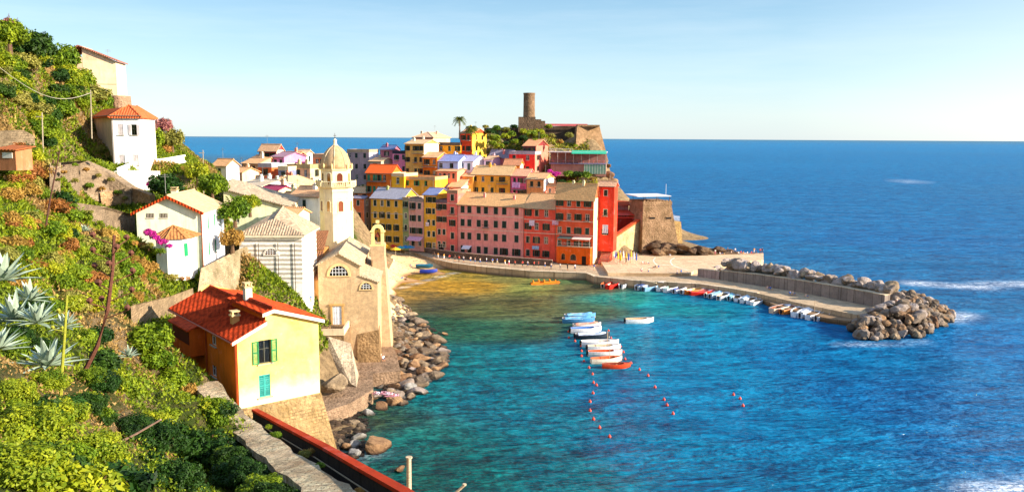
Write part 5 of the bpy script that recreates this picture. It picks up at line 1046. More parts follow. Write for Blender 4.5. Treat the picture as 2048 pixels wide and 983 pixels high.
# ------------------------------------------------------------------ sea
WC = [((800, 590), 'A08A3C'), ((850, 570), 'B89A30'), ((920, 552), 'A8983A'), ((960, 570), 'C0A030'), ((1010, 560), '90904A'), ((1060, 575), '84904A'), ((1120, 560), '60804E'), ((1160, 575), '6A6A44'), ((900, 610), '5A5A38'), ((960, 620), '5C6A3C'), ((1040, 610), '6A6A3C'), ((1100, 620), '5E6C44'),
      ((870, 650), '2A5038'), ((950, 660), '2E6048'), ((1060, 660), '3A6048'), ((1180, 620), '4A6A54'), ((1250, 600), '288070'), ((1330, 610), '147880'), ((1400, 600), '0E6A94'), ((900, 720), '0E6468'), ((1000, 720), '0E6470'), ((1100, 720), '0A6A80'), ((1220, 680), '0A709A'), ((1340, 660), '0870A4'), ((1400, 720), '0868A0'),
      ((850, 800), '0E7072'), ((760, 820), '3A6048'), ((720, 850), '4A5838'), ((800, 880), '147068'), ((950, 800), '0A6878'), ((1100, 830), '086478'), ((1250, 800), '0866A0'), ((1300, 900), '08649A'), ((1100, 940), '085E6A'), ((950, 950), '0A5C58'), ((840, 960), '105A50'), ((1500, 850), '0A62A0'), ((1500, 960), '08609A'),
      ((1600, 720), '0A5CA0'), ((1600, 600), '0C5898'), ((1800, 800), '0C549C'), ((2040, 900), '1058A0'), ((2100, 700), '1058A4'), ((1900, 560), '0C5498'), ((1500, 450), '0E5AA0'), ((1900, 420), '0E5AA0'), ((1500, 330), '1262A8'), ((2000, 320), '1262A8'), ((1400, 290), '1668AC'), ((1210, 300), '1464AA'), ((1300, 350), '105CA0'), ((1700, 290), '1668AC'), ((1950, 300), '1466AC'), ((1700, 350), '105EA4'), ((2000, 450), '0C58A0'), ((1450, 380), '0E5AA0'), ((1600, 500), '0C589C'), ((700, 280), '1A6CAC'), ((1750, 480), '0C56A0'), ((1380, 320), '1260A4'), ((500, 280), '1A6CAC'), ((1650, 640), '0A5EA4'), ((1400, 800), '0864A0'), ((600, 290), '1A6CAC'), ((450, 300), '1E70B0')]
wp = np.array([[*on(a, b, 0)[:2]] for (a, b), _ in WC]); wc = np.array([lin(c)[:3] for _, c in WC]); tl = (wc[:, 1] > wc[:, 2] * .55) & (wc[:, 0] < .04); wc[tl] *= (1.0, 1.22, 1.42); wc[~tl & (wc[:, 0] < .04)] *= (.7, 1.1, 1.05)
def axis(lo, hi, step, far, g=1.18):
    a = list(np.arange(lo, hi, step)); s = step; x = hi
    while x < far: a.append(x); s *= g; x += s
    s = step; x = lo - step; b = []
    while x > -far: b.append(x); s *= g; x -= s
    return np.array(b[::-1] + a)
sx = axis(-70, 200, 2.5, 30000); sy = axis(20, 420, 2.5, 30000); SX, SY = np.meshgrid(sx, sy)
def wmask(X, Y):
    d2 = ((X[..., None] - wp[:, 0]) ** 2 + (Y[..., None] - wp[:, 1]) ** 2) + 16; w = d2 ** -2.6; return (w[..., None] * wc).sum(-2) / w.sum(-1)[..., None]
cc = wmask(SX, SY).reshape(-1, 3)
fo = np.zeros(SX.shape)
for a, b, r_, s_ in (((1830, 566), (1960, 574), 2.6, .9), ((1975, 569), (2060, 567), 3.0, .7), ((1895, 637), (1925, 630), 2.2, .9), ((1960, 984), (2080, 976), 1.6, 1.0), ((1690, 688), (1850, 684), .9, .4), ((660, 905), (760, 915), .8, .3), ((1800, 362), (1840, 364), .8, .6), ((790, 579), (905, 546), .5, .55)):
    A, B = on(*a, 0), on(*b, 0); dx, dy = B.x - A.x, B.y - A.y; t = np.clip(((SX - A.x) * dx + (SY - A.y) * dy) / (dx * dx + dy * dy), 0, 1)
    d = np.hypot(SX - A.x - t * dx, SY - A.y - t * dy); fo = np.maximum(fo, s_ * np.exp(-(d / r_ / 1.2) ** 2))
wd = np.clip(1 - np.hypot(SX + 12, (SY - 95) * .55) / 42, 0, 1); wd = np.maximum(wd, np.clip(1 - np.hypot((SX + 4), (SY - 75) * .8) / 38, 0, 1))
nx2 = len(sx); vs = np.stack([SX, SY, np.zeros_like(SX)], -1).reshape(-1, 3); ii = (np.arange(len(sy) - 1)[:, None] * nx2 + np.arange(nx2 - 1)[None]).reshape(-1); fs = np.stack([ii, ii + 1, ii + nx2 + 1, ii + nx2], -1)
me = bpy.data.meshes.new('sea'); me.from_pydata(vs.tolist(), [], fs.tolist())
ca = me.color_attributes.new('tint', 'FLOAT_COLOR', 'POINT'); ca.data.foreach_set('color', np.concatenate([cc, fo.reshape(-1, 1)], 1).reshape(-1))
at2 = me.attributes.new('weed', 'FLOAT', 'POINT'); at2.data.foreach_set('value', wd.reshape(-1))
t = NT('sea_water'); g = t.geo(); ct_ = t.add('ShaderNodeVertexColor', layer_name='tint'); wa = t.add('ShaderNodeAttribute', attribute_name='weed').outputs['Fac']
n1 = t.noise(g, .5, 8, .8, 0.0); weed = t.math('MULTIPLY', t.ramp(n1, (.44, 1.0), (.54, 0.0)), t.math('MULTIPLY', wa, .8))
WSAT = t.add('ShaderNodeHueSaturation'); t.l.new(ct_.outputs['Color'], WSAT.inputs['Color']); WSAT.inputs['Value'].default_value = .86; WSAT.inputs['Hue'].default_value = .478; WSAT.inputs['Saturation'].default_value = 1.0
col = t.mix(t.ramp(t.noise(g, .045, 5, .6, .5), (.35, 0.0), (.65, .35)), WSAT.outputs[0], t.mix(1.0, WSAT.outputs[0], (.55, .62, .75), 'MULTIPLY'))
col = t.mix(t.math('MINIMUM', weed, .75), col, (.004, .03, .04))
fn = t.noise(g, 1.1, 8, .8, .5); foam = t.math('MULTIPLY', ct_.outputs['Alpha'], t.ramp(fn, (.38, 0.0), (.55, 1.0))); foam = t.math('MINIMUM', foam, 1.0)
col = t.mix(foam, col, (.75, .8, .84))
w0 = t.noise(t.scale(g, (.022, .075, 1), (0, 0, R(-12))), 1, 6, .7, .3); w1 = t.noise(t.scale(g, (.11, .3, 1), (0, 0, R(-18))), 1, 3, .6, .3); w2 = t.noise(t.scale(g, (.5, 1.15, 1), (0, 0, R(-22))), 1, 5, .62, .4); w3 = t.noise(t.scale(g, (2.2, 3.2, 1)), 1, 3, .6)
rip_shade = t.ramp(t.math('ADD', t.math('MULTIPLY', w1, .5), t.math('MULTIPLY', w2, .5)), (.4, 0.0), (.6, 1.0)); col = t.mix(rip_shade, t.mix(1.0, col, (.5, .56, .66), 'MULTIPLY'), t.mix(1.0, col, (1.5, 1.4, 1.3), 'MULTIPLY'))  # wave shading painted into the water colour: dark troughs, light crests
hgt = t.math('ADD', t.math('ADD', t.math('MULTIPLY', w0, 5.0), t.math('MULTIPLY', w1, 1.5)), t.math('ADD', t.math('MULTIPLY', w2, .55), t.math('MULTIPLY', w3, .1)))
t.bump(hgt, 1.35, .85)
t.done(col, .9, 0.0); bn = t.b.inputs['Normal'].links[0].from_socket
gl_ = t.add('ShaderNodeBsdfGlossy'); gl_.inputs['Roughness'].default_value = .12; t.l.new(bn, gl_.inputs['Normal']); fr_ = t.add('ShaderNodeFresnel'); fr_.inputs['IOR'].default_value = 1.33; t.l.new(bn, fr_.inputs['Normal'])
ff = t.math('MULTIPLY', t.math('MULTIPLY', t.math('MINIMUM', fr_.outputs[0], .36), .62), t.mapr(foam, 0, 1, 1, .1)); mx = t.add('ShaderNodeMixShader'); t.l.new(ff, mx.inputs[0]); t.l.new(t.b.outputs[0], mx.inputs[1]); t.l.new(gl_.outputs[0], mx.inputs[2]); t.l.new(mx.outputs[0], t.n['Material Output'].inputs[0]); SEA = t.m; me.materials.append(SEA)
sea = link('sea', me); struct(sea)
# ------------------------------------------------------------------ rocks
def rock_mesh(seed, flat=.7):
    import bmesh
    bm = bmesh.new(); bmesh.ops.create_icosphere(bm, subdivisions=3, radius=1); r = random.Random(seed)
    cuts = [(Vector((r.gauss(0, 1), r.gauss(0, 1), r.gauss(0, 1))).normalized(), r.uniform(.48, .8)) for _ in range(10)]
    for v in bm.verts:
        d = v.co.normalized(); k = 1.0
        for n, c in cuts:
            q = d.dot(n)
            if q > 1e-3: k = min(k, c / q)
        nz = noise.fractal(d * 1.7 + Vector((seed * 3.1, 0, 0)), 1.0, 2.2, 5) * .4; rg_ = noise.noise(d * 5.5 + Vector((0, seed * 2.3, 0)))
        v.co = d * (k + .13 * nz + .05 * rg_); v.co.z *= flat
    me = bpy.data.meshes.new('rock'); bm.to_mesh(me); bm.free(); return me
RK = [rock_mesh(i, .6 + .08 * (i % 4)) for i in range(9)]
def rmat(me, m):
    c = me.copy(); c.materials.clear(); c.materials.append(m); return c
ROCKP = [rmat(r, M('rock', 'DCC0A4', 'CCBCB4')) for r in RK]; ROCKB = [rmat(r, M('rock', 'A08A74', 'CCB08A')) for r in RK]; ROCKO = [rmat(r, M('rock', 'B0805C', 'D4A878')) for r in RK]; ROCKD = [rmat(r, M('rock', '6A5240', '9A7A58')) for r in RK]; ROCKG = [rmat(r, M('rock', 'E0D4BC', 'C8C4C0')) for r in RK]
rr = random.Random(11)
def rock(pos, s, meshes, label, group, fl=1.0, name='boulder'):
    o = link(name, rr.choice(meshes)); o.location = pos; o.rotation_euler = (rr.uniform(-.4, .4), rr.uniform(-.4, .4), rr.uniform(0, 6.3)); o.scale = (s * rr.uniform(.8, 1.3), s * rr.uniform(.75, 1.1), s * rr.uniform(.75, 1.05) * fl); return tag(o, label, 'boulder', group)
# along the outer side of the pier wall
G1 = 'boulders behind the pier wall'; G2 = 'boulders of the pier head'; G3 = 'shore rocks below the church'; G4 = 'rocks under the fort'
wa_ = [on(x, y, 1.76) for x, y in ((1440, 559), (1520, 570), (1600, 584), (1690, 601), (1772, 617))]
tot = 58
for i in range(tot):
    f = i / tot * 4; k = min(3, int(f)); p = wa_[k].lerp(wa_[k + 1], f - k); d = (wa_[k + 1] - wa_[k]).normalized(); nn = Vector((-d.y, d.x, 0))
    for q, (off, z) in enumerate(((2.6, 4.9), (4.3, 3.8))):
        if q == 1 and i % 2 == 0: continue
        rock(p + nn * (off + rr.uniform(-.6, .6)) + Vector((rr.uniform(-.5, .5), 0, z + rr.uniform(-.3, .7) - 1.76)), rr.uniform(1.25, 2.0), ROCKP if rr.random() < .8 else ROCKB, 'grey and pink boulder piled against the outer side of the pier wall', G1)
for i in range(8):
    p = on(1432 + i * 14 + rr.uniform(-4, 4), 537 + i * 1.5 + rr.uniform(-3, 4), 2.2); rock(p, rr.uniform(.8, 1.3), ROCKP, 'grey and pink boulder piled against the outer side of the pier wall', G1)
def pip(x, y, poly):
    c = False
    for i in range(len(poly)):
        (x1, y1), (x2, y2) = poly[i], poly[i - 1]
        if (y1 > y) != (y2 > y) and x < (x2 - x1) * (y - y1) / (y2 - y1) + x1: c = not c
    return c
hp = [(1684, 668), (1700, 680), (1760, 680), (1840, 676), (1868, 660), (1918, 636), (1880, 624), (1830, 606), (1775, 596), (1765, 622), (1715, 646)]
hw = [on(x, y, 0) for x, y in hp]; hw2 = [(p.x, p.y) for p in hw]; cxx, cyy = sum(p[0] for p in hw2) / len(hw2), sum(p[1] for p in hw2) / len(hw2)
pts = []; tries = 0
while len(pts) < 88 and tries < 9000:
    tries += 1; x, y = rr.uniform(60, 125), rr.uniform(120, 190)
    if not pip(x, y, hw2) or any((x - a) ** 2 + (y - b) ** 2 < 1.7 ** 2 for a, b in pts): continue
    pts.append((x, y))
def edge_d(x, y):
    best = 9e9
    for i in range(len(hw2)):
        a, b = hw2[i - 1], hw2[i]; dx, dy = b[0] - a[0], b[1] - a[1]; t_ = max(0, min(1, ((x - a[0]) * dx + (y - a[1]) * dy) / (dx * dx + dy * dy + 1e-9))); best = min(best, math.hypot(x - a[0] - t_ * dx, y - a[1] - t_ * dy))
    return best
top_ = on(1795, 612, 4.0)
def mound(name, label, outl, z0, z1, k, mat):
    cx_, cy_ = sum(p[0] for p in outl) / len(outl), sum(p[1] for p in outl) / len(outl); m = MB(); N = 7; rings = []
    o2 = []
    for i in range(len(outl)):
        a, b = Vector(outl[i]), Vector(outl[(i + 1) % len(outl)])
        for j in range(4): o2.append(a.lerp(b, j / 4))
    for r_ in range(N):
        f = r_ / (N - 1); s_ = 1 - f * k; z = z0 + (z1 - z0) * (f ** .8); rings.append([(cx_ + (p.x - cx_) * s_ + .5 * noise.noise(Vector((p.x, p.y, f * 9))), cy_ + (p.y - cy_) * s_ + .5 * noise.noise(Vector((p.x, p.y + 30, f * 9))), z + .5 * noise.noise(Vector((p.x * .7, p.y * .7, f * 5)))) for p in o2])
    n = len(o2)
    m.idx([q for r_ in rings for q in r_], [(j * n + i, j * n + (i + 1) % n, (j + 1) * n + (i + 1) % n, (j + 1) * n + i) for j in range(N - 1) for i in range(n)] + [tuple(range((N - 1) * n, N * n))])
    o = m.build(name, [mat]); o['kind'] = 'stuff'; return tag(o, label, 'rubble')
mound('rubble_core', 'dark packed rubble between the boulders of the pier head', hw2, -1.2, 2.4, .8, M('rock', '4A4038', '6A5C50'))
for x, y in pts:
    e = edge_d(x, y); z = min(3.1, e * .6) + (1.0 if math.hypot(x - top_.x, y - top_.y) < 5 else 0)
    rock((x, y, z + .1), rr.uniform(1.0, 1.65), ROCKP if rr.random() < .62 else (ROCKO if rr.random() < .6 else ROCKB), 'boulder of the big heap at the outer end of the pier', G2)
    if e > 3 and rr.random() < .2: rock((x, y, z - 1.3), 1.6, ROCKB, 'boulder of the big heap at the outer end of the pier', G2)
mb_ = MB(); rz2 = random.Random(77); import bmesh as _bm
bm0 = _bm.new(); _bm.ops.create_icosphere(bm0, subdivisions=2, radius=1); bs_ = []
for k_ in range(5): bs_.append([v.co * (1 + .3 * noise.noise(v.co * 1.6 + Vector((k_ * 4, 1, 0))) - .12 * abs(noise.noise(v.co * 3.3))) for v in bm0.verts])
fs0 = [[v.index for v in f.verts] for f in bm0.faces]; bm0.free(); c_ = 0
while c_ < 330:
    x, y = rz2.uniform(60, 125), rz2.uniform(120, 190)
    if not pip(x, y, hw2): continue
    e = edge_d(x, y); z = min(3.0, e * .6) + .35; s_ = rz2.uniform(.4, .95); k = Matrix.Rotation(rz2.uniform(0, 6.3), 3, (rz2.random(), rz2.random(), 1)); mb_.idx([Vector((x, y, z)) + k @ (v * s_) for v in rz2.choice(bs_)], fs0, rz2.randrange(3)); c_ += 1
o = mb_.build('rubble', [M('rock', 'DCC0A4', 'CCBCB4'), M('rock', 'C49870', 'D8B890'), M('rock', 'A08A74', 'CCB08A')]); o['kind'] = 'stuff'; tag(o, 'smaller pale stones jammed between the boulders of the pier head', 'rubble')
# shore rocks
sh_ = [(783, 592), (800, 600), (840, 640), (885, 668), (895, 720), (858, 762), (830, 790), (800, 812), (770, 800), (760, 760), (795, 745), (805, 735), (790, 690), (782, 640)]
pts = []; tries = 0
def rubble(name, label, poly, n, z, smin, smax, seed, mats):
    r = random.Random(seed); c = 0; mb = MB(); base = []
    import bmesh
    for i in range(5):
        bm = bmesh.new(); bmesh.ops.create_icosphere(bm, subdivisions=1, radius=1); vs = [v.co.normalized() * (1 + .35 * noise.noise(v.co * 1.7 + Vector((i * 3, 0, 0)))) for v in bm.verts]; fs = [[v.index for v in f.verts] for f in bm.faces]; bm.free(); base.append((vs, fs))
    xs_, ys_ = [p[0] for p in poly], [p[1] for p in poly]
    while c < n:
        x, y = r.uniform(min(xs_), max(xs_)), r.uniform(min(ys_), max(ys_))
        if not pip(x, y, poly): continue
        p = on(x, y, z); p.z = max(p.z - .1, tz0(p.x, p.y)) ; s_ = r.uniform(smin, smax); vs, fs = r.choice(base); k = Matrix.Rotation(r.uniform(0, 6.3), 3, 'Z'); sc = Vector((s_ * r.uniform(.8, 1.5), s_, s_ * r.uniform(.4, .8)))
        mb.idx([p + k @ Vector((v.x * sc.x, v.y * sc.y, v.z * sc.z)) for v in vs], fs, r.randrange(len(mats))); c += 1
    o = mb.build(name, mats); o['kind'] = 'stuff'; return tag(o, label, 'rubble')
rubble('rubble', 'small wet stones filling the gaps between the shore rocks right of the church', sh_, 900, .1, .22, .7, 3, [M('rock', '987E68', 'C4A078'), M('rock', 'A8988A', 'C0B098'), M('rock', '5A4838', '8A7050')])
rubble('beach_gravel', 'scattered stones and debris along the beach', [(775, 530), (840, 515), (880, 528), (830, 550), (780, 572)], 160, .2, .08, .22, 6, [M('rock', '8E7866', 'C0A47C')])
rubble('pebbles', 'small dark stones in the shallows under the stone base', [(650, 835), (720, 815), (735, 850), (725, 910), (690, 920), (655, 890)], 220, .05, .2, .55, 4, [M('rock', '7E6450', 'B8905C'), M('rock', '5A4838', '8A7050')])
while len(pts) < 74 and tries < 20000:
    tries += 1; x, y = rr.uniform(782, 895), rr.uniform(592, 812)
    if not pip(x, y, sh_): continue
    p = on(x, y, .15); 
    if any((p.x - a.x) ** 2 + (p.y - a.y) ** 2 < 1.3 ** 2 for a in pts): continue
    pts.append(p); far = (x - 782) / 110
    rock(p, rr.uniform(.85, 1.9), ROCKB if rr.random() < .5 else (ROCKO if rr.random() < .6 else ROCKP), 'wet brown rock on the shore right of the church', G3, .7)
big = [(835, 732, 2.1, ROCKO, 'largest reddish rock on the shore right of the church terrace'), (757, 893, 2.0, ROCKO, 'large rounded orange boulder standing in the water below the yellow house'), (728, 803, 1.0, ROCKG, 'pale grey boulder beside the stepped quay corner'), (710, 890, 1.0, ROCKG, 'white topped boulder in the shallows below the stone base'), (692, 893, .9, ROCKO, 'orange boulder left of the white topped one'), (706, 905, .8, ROCKG, 'small pale boulder in front of the white topped one'), (718, 873, .9, ROCKG, 'lilac tinted boulder behind the big orange one'), (765, 812, 1.1, ROCKO, 'yellowish boulder at the waterline right of the pale grey one'), (735, 825, .9, ROCKG, 'flat yellow white slab at the waterline'), (752, 790, 1.0, ROCKP, 'grey pink boulder under the heap of nets'), (820, 776, 1.2, ROCKG, 'pale boulder at the right tip of the shore rocks'), (870, 752, 1.4, ROCKB, 'low reddish reef reaching into the water'), (886, 730, .9, ROCKO, 'yellow orange rock at the outer edge of the shore'), (802, 682, 1.2, ROCKO, 'yellowish boulder touching the church buttress'), (890, 667, .7, ROCKO, 'bright yellow rock awash off the shore'), (800, 938, .6, ROCKO, 'small red rock awash near the lower edge')]
for x, y, s, ms, lab in big: rock(on(x, y, .2), s, ms, lab, G3, .85)
for i in range(12): p = on(rr.uniform(655, 725), rr.uniform(835, 905), .1); rock(p, rr.uniform(.4, .9), ROCKB, 'dark wet rock in the shallows under the stone base', 'rocks in the shallows under the stone base')
o = rock(on(668, 790, 2.0) + Vector((0, 0, 1.4)), 2.1, ROCKB, 'tall dark ribbed rock standing on the lower quay', 'x', 1.4); del o['group']; o.rotation_euler = (.1, .2, .5); o.scale = (1.9, 1.6, 2.6)
for i in range(22):
    f = i / 21; x = 1292 + 175 * f + rr.uniform(-6, 6); y = 508 - (1 - f) * (3 + 24 * ((i * 7) % 5) / 4); p = on(x, y, 2.2) if y > 505 else at(x, y, 224 + rr.uniform(-2, 3)); rock(p, rr.uniform(1.8, 3.6), ROCKD, 'brown layered rock between the fort and the square', G4, .62)
for i in range(14): 
    y = rr.uniform(325, 480); x = 1214 + (y - 300) * .25 + rr.uniform(-8, 2); p = hit(x - 6, y, 150) or at(x - 6, y, 240)
    rock(p, rr.uniform(1.2, 2.3), ROCKO, 'ochre crag of the sea cliff below the castle', 'ochre crags of the sea cliff')
# ------------------------------------------------------------------ boats
def hull(L=5.0, B=1.8, H=.75, n=12, transom=.55):
    m = MB(); st = []
    for i in range(n + 1):
        t = i / n; x = -L / 2 + L * t; b = B / 2 * (transom + (1 - transom) * math.sin(min(1, t / .45) * math.pi / 2)) * (1 if t < .5 else max(.02, 1 - ((t - .5) / .5) ** 2.2)); sh = H * (1 + .35 * max(0, t - .5) ** 1.5 * 2.4); k = -.22 + (.35 * max(0, t - .75) / .25 if t > .75 else 0)
        st.append((x, b, sh, k))
    for (x, b, s, k), (x2, b2, s2, k2) in zip(st, st[1:]):
        for sg in (1, -1):
            P = lambda x, b, s, k: [Vector((x, 0, k)), Vector((x, sg * b * .75, k + .12)), Vector((x, sg * b * .97, s * .45)), Vector((x, sg * b, s)), Vector((x, sg * b * .86, s)), Vector((x, sg * b * .72, .2)), Vector((x, 0, .16))]
            a, c = P(x, b, s, k), P(x2, b2, s2, k2)
            for j in range(6):
                q = [a[j], c[j], c[j + 1], a[j + 1]]
                m.poly(q if sg < 0 else q[::-1], 0 if j < 3 else (1 if j == 3 else 2))
    x, b, s, k = st[0]; m.poly([(x, b, s), (x, b * .75, k + .12), (x, 0, k), (x, -b * .75, k + .12), (x, -b, s)]); m.poly([(x + .06, -b * .86, s), (x + .06, -b * .72, .2), (x + .06, b * .72, .2), (x + .06, b * .86, s)], 2); m.poly([(x, b, s), (x, -b, s), (x + .06, -b * .86, s), (x + .06, b * .86, s)], 1)
    return m
def boat(label, pos, rz, L=5.0, hullc='F0EEF0', inn='C8B8A0', trim='F8F8F8', cover=None, motor=True, cabin=False, mast=False, group='small boats in the harbour', heel=0):
    T = thing('small_boat', label, 'boat', pos, rz, group); T.rotation_euler = (heel, 0, rz); B = L * .34
    m = hull(L, B, L * .15); m.build('hull', [M('paint', hullc), M('paint', trim), M('paint', inn)], T)
    if cover:
        c = MB(); n = 8
        for i in range(n):
            x0, x1 = -L * .42 + L * .8 * i / n, -L * .42 + L * .8 * (i + 1) / n; w0 = B / 2 * .98 * min(1, 1.15 * math.sqrt(max(.05, 1 - max(0, (i / n - .45) / .58) ** 2))); w1 = B / 2 * .98 * min(1, 1.15 * math.sqrt(max(.03, 1 - max(0, ((i + 1) / n - .45) / .58) ** 2))); zz = lambda x: L * .135 + L * .02 * max(0, x); q = lambda i: .22 + .07 * math.sin(i * 2.1)
            c.poly([(x0, -w0, zz(x0)), (x1, -w1, zz(x1)), (x1, 0, zz(x1) + q(i + 1)), (x0, 0, zz(x0) + q(i))]); c.poly([(x0, 0, zz(x0) + q(i)), (x1, 0, zz(x1) + q(i + 1)), (x1, w1, zz(x1)), (x0, w0, zz(x0))])
        c.build('tarpaulin', [M('paint', cover)], T)
    else:
        for x in (-L * .25, L * .02, L * .22): c = MB(); c.box(x - .14, -B * .38, L * .085, x + .14, B * .38, L * .085 + .05); c.build('thwart', [M('wood', 'B08050')], T)
        c = MB(); c.poly([(L * .26, -B * .33, L * .15), (L * .47, 0, L * .17), (L * .26, B * .33, L * .15)]); c.build('foredeck', [M('paint', trim)], T)
    if motor and L * 100 % 7 < 4.5: c = MB(); c.box(-L / 2 - .3, -.16, .25, -L / 2 - .003, .16, .95); c.box(-L / 2 - .22, -.06, -.4, -L / 2 - .1, .06, .25); c.build('outboard_motor', [M('plain', '1C1C22')], T)
    if cabin: c = MB(); c.hexa([(-.1 * L, -B * .3, L * .1), (.22 * L, -B * .26, L * .1), (.22 * L, B * .26, L * .1), (-.1 * L, B * .3, L * .1)], [(-.05 * L, -B * .26, L * .28), (.12 * L, -B * .22, L * .28), (.12 * L, B * .22, L * .28), (-.05 * L, B * .26, L * .28)]); c.box(-.2 * L, -B * .3, L * .285, .13 * L, B * .3, L * .3, 1); c.build('cabin', [M('glass', '28323C'), M('paint', 'F4F0EC')], T)
    if mast: c = MB(); c.tube([(L * .1, 0, .2), (L * .1, 0, 3.2)], .05, 5); c.build('mast', [M('wood', 'D8B890')], T)
    return T
rb_ = random.Random(21)
def B_(px, py, label, rz=-62, **k):
    if px > 1205 and py < 640 : k['L'] = k.get('L', 5.0) * 1.22 * rb_.uniform(.88, 1.12); rz += rb_.uniform(-13, 13)
    else: rz += rb_.uniform(-5, 5)
    return boat(label, on(px, py, 0) + Vector((0, 0, .02)), R(rz), **k)
Q1 = dict(rz=62)
# moored along the quay (bow to the wall)
B_(1213, 572, 'orange and white boat, leftmost at the quay wall', 60, hullc='F0DCC8', inn='D8683A', trim='D87038')
B_(1226, 574, 'bright red boat at the quay wall', 60, hullc='E02418', inn='C82818', trim='E83020')
B_(1247, 573, 'white boat beside the bright red one at the quay wall', 62, hullc='F6F4F2', inn='E8E4E0')
B_(1288, 576, 'white and navy boat next to the plank on the quay', 50, hullc='E8ECF4', inn='3A5890', cover='44629A')
B_(1303, 579, 'light blue boat with pale gunwale between navy and cabin boats', 50, hullc='7AA8C8', inn='90A8B8')
B_(1324, 578, 'white cabin boat, tallest of those along the quay', 66, hullc='F6F0EC', cabin=True, L=5.6)
B_(1344, 581, 'white boat with green inside right of the cabin boat', 60, hullc='F4F2F0', inn='8AA8A0')
B_(1359, 583, 'small navy and white boat at the middle of the quay', 60, hullc='E8EAF2', inn='4A5A98', L=4.4)
B_(1376, 584, 'white open boat just left of the red pair', 60, hullc='F8F4F0', inn='D8CCC0')
B_(1393, 586, 'orange and yellow kayak shaped boat of the red pair', 20, hullc='F07A1C', inn='F0B040', motor=False, L=4.6)
B_(1405, 589, 'red boat lying across the ends of the orange one', 10, hullc='E02A1A', inn='D83A24', motor=False, L=4.4)
xs = [(1420, 591, 'F0F2F4', None, 'white rowing boat right after the red pair'), (1432, 593, 'D8E8F0', '9AC8DC', 'white boat with light blue cover near the bend of the pier'), (1447, 596, 'F0F0F0', None, 'white boat with dark fender near the bend of the pier'), (1461, 597, 'B8DCE4', '8CC8D4', 'turquoise covered boat near the bend of the pier'), (1474, 599, 'F4F4F4', None, 'white boat with black motor right of the turquoise one'), (1490, 602, 'F0EEEA', 'C8DCE8', 'white boat with pale cover, third from the right before the low dock'), (1503, 604, 'E8ECF0', None, 'white boat second from the right before the low dock'), (1515, 607, 'F6F4F0', None, 'last white boat before the low dock')]
for x, y, c, cv, lab in xs: B_(x, y, lab, 58, hullc=c, cover=cv, L=4.4)
xs = [(1562, 622, 'E8C8A8', '8A5030', None, 'brown trimmed boat, leftmost at the low dock'), (1582, 624, 'E0883C', 'C85828', None, 'orange inside boat at the low dock'), (1597, 628, 'F6F4F2', 'C8C0B8', None, 'white boat in the middle of the low dock'), (1611, 630, 'FAF8F6', 'D0C8C0', 'ECE8E4', 'white covered boat in the middle of the low dock'), (1626, 634, 'F4F2F2', 'B8B8C0', None, 'white boat with upright pole at the low dock'), (1645, 637, 'F0EEEC', 'D8D0C0', None, 'cream boat, rightmost at the low dock')]
for i, (x, y, c, n_c, cv, lab) in enumerate(xs): B_(x, y, lab, 45, hullc=c, inn=n_c, cover=cv, L=5.0, mast=(i == 4))
# moored in the middle of the bay
B_(1160, 637, 'light blue boat under wrinkled tarpaulin, farthest of the mid bay row', 4, hullc='5A9CC8', cover='78B8D8', L=6.0)
B_(1157, 645, 'second light blue boat under tarpaulin in the mid bay row', 4, hullc='4A8CC0', cover='6AB0D4', L=6.0)
B_(1174, 655, 'salmon covered boat behind the blue and white striped one', 6, hullc='E8D8D0', cover='E09878', L=5.2, motor=False)
B_(1172, 664, 'white boat with blue seats in the mid bay row', 4, hullc='F0EEF0', inn='4878C0', L=5.6)
B_(1185, 677, 'white boat with dark hull and grey cover in the mid bay row', 2, hullc='26303C', trim='F0F0F4', cover='D0D8EC', L=5.9)
B_(1200, 692, 'white open motor boat in the middle of the mid bay row', 4, hullc='F4F2F4', inn='E8DCD0', L=6.2)
B_(1208, 700, 'white boat with beige inside touching the open motor boat', 6, hullc='F4EEE8', inn='D8C0A0', L=5.4, mast=True)
B_(1210, 711, 'white boat with orange deck and blue cloth in the mid bay row', 4, hullc='F0E8E0', inn='D85C28', L=5.4)
B_(1213, 724, 'orange and cream rowing boat with mast, next to last of the row', 8, hullc='F0E0C8', inn='D86430', trim='E07840', L=5.0, motor=False, mast=True)
B_(1233, 735, 'red orange boat, nearest of the mid bay row', 6, hullc='E0481C', inn='8A3A20', trim='F0582A', L=4.3, motor=False)
B_(1279, 645, 'single white and tan boat drifting right of the row', 12, hullc='F6F2EE', inn='C8A070', L=5.4)
# pedal boats
for i, (x, y) in enumerate(((1073, 568), (1084, 566), (1095, 567), (1106, 566))):
    T = thing('pedal_boat', 'orange pedal boat rafted with three others near the promenade', 'pedal boat', on(x, y, 0), R(8), 'orange pedal boats'); m = MB()
    for s in (-.55, .55): m.hexa([(-1.3, s - .25, -.1), (1.2, s - .25, -.1), (1.2, s + .25, -.1), (-1.3, s + .25, -.1)], [(-1.4, s - .25, .35), (1.6, s - .15, .4), (1.6, s + .15, .4), (-1.4, s + .25, .35)])
    m.build('floats', [M('paint', 'F07A10')], T); m = MB(); m.box(-1.0, -.6, .36, .6, .6, .5); m.box(-.9, -.5, .5, -.7, .5, 1.0); m.box(.5, -.3, .5, .7, .3, .85); m.build('seat', [M('paint', 'F09A28')], T)
# boats on the beach
boat('dark teal boat pulled up on the beach', on(849, 534, .9), R(-6), 4.4, '1A5A70', '3A7A90', '38A8C8', cover='2A6A80', motor=False, heel=R(8))
boat('navy blue boat pulled up on the beach beside the teal one', on(857, 544, .5), R(8), 4.4, '2038A0', '4A5AB0', '3A50C0', motor=False, heel=R(-6))
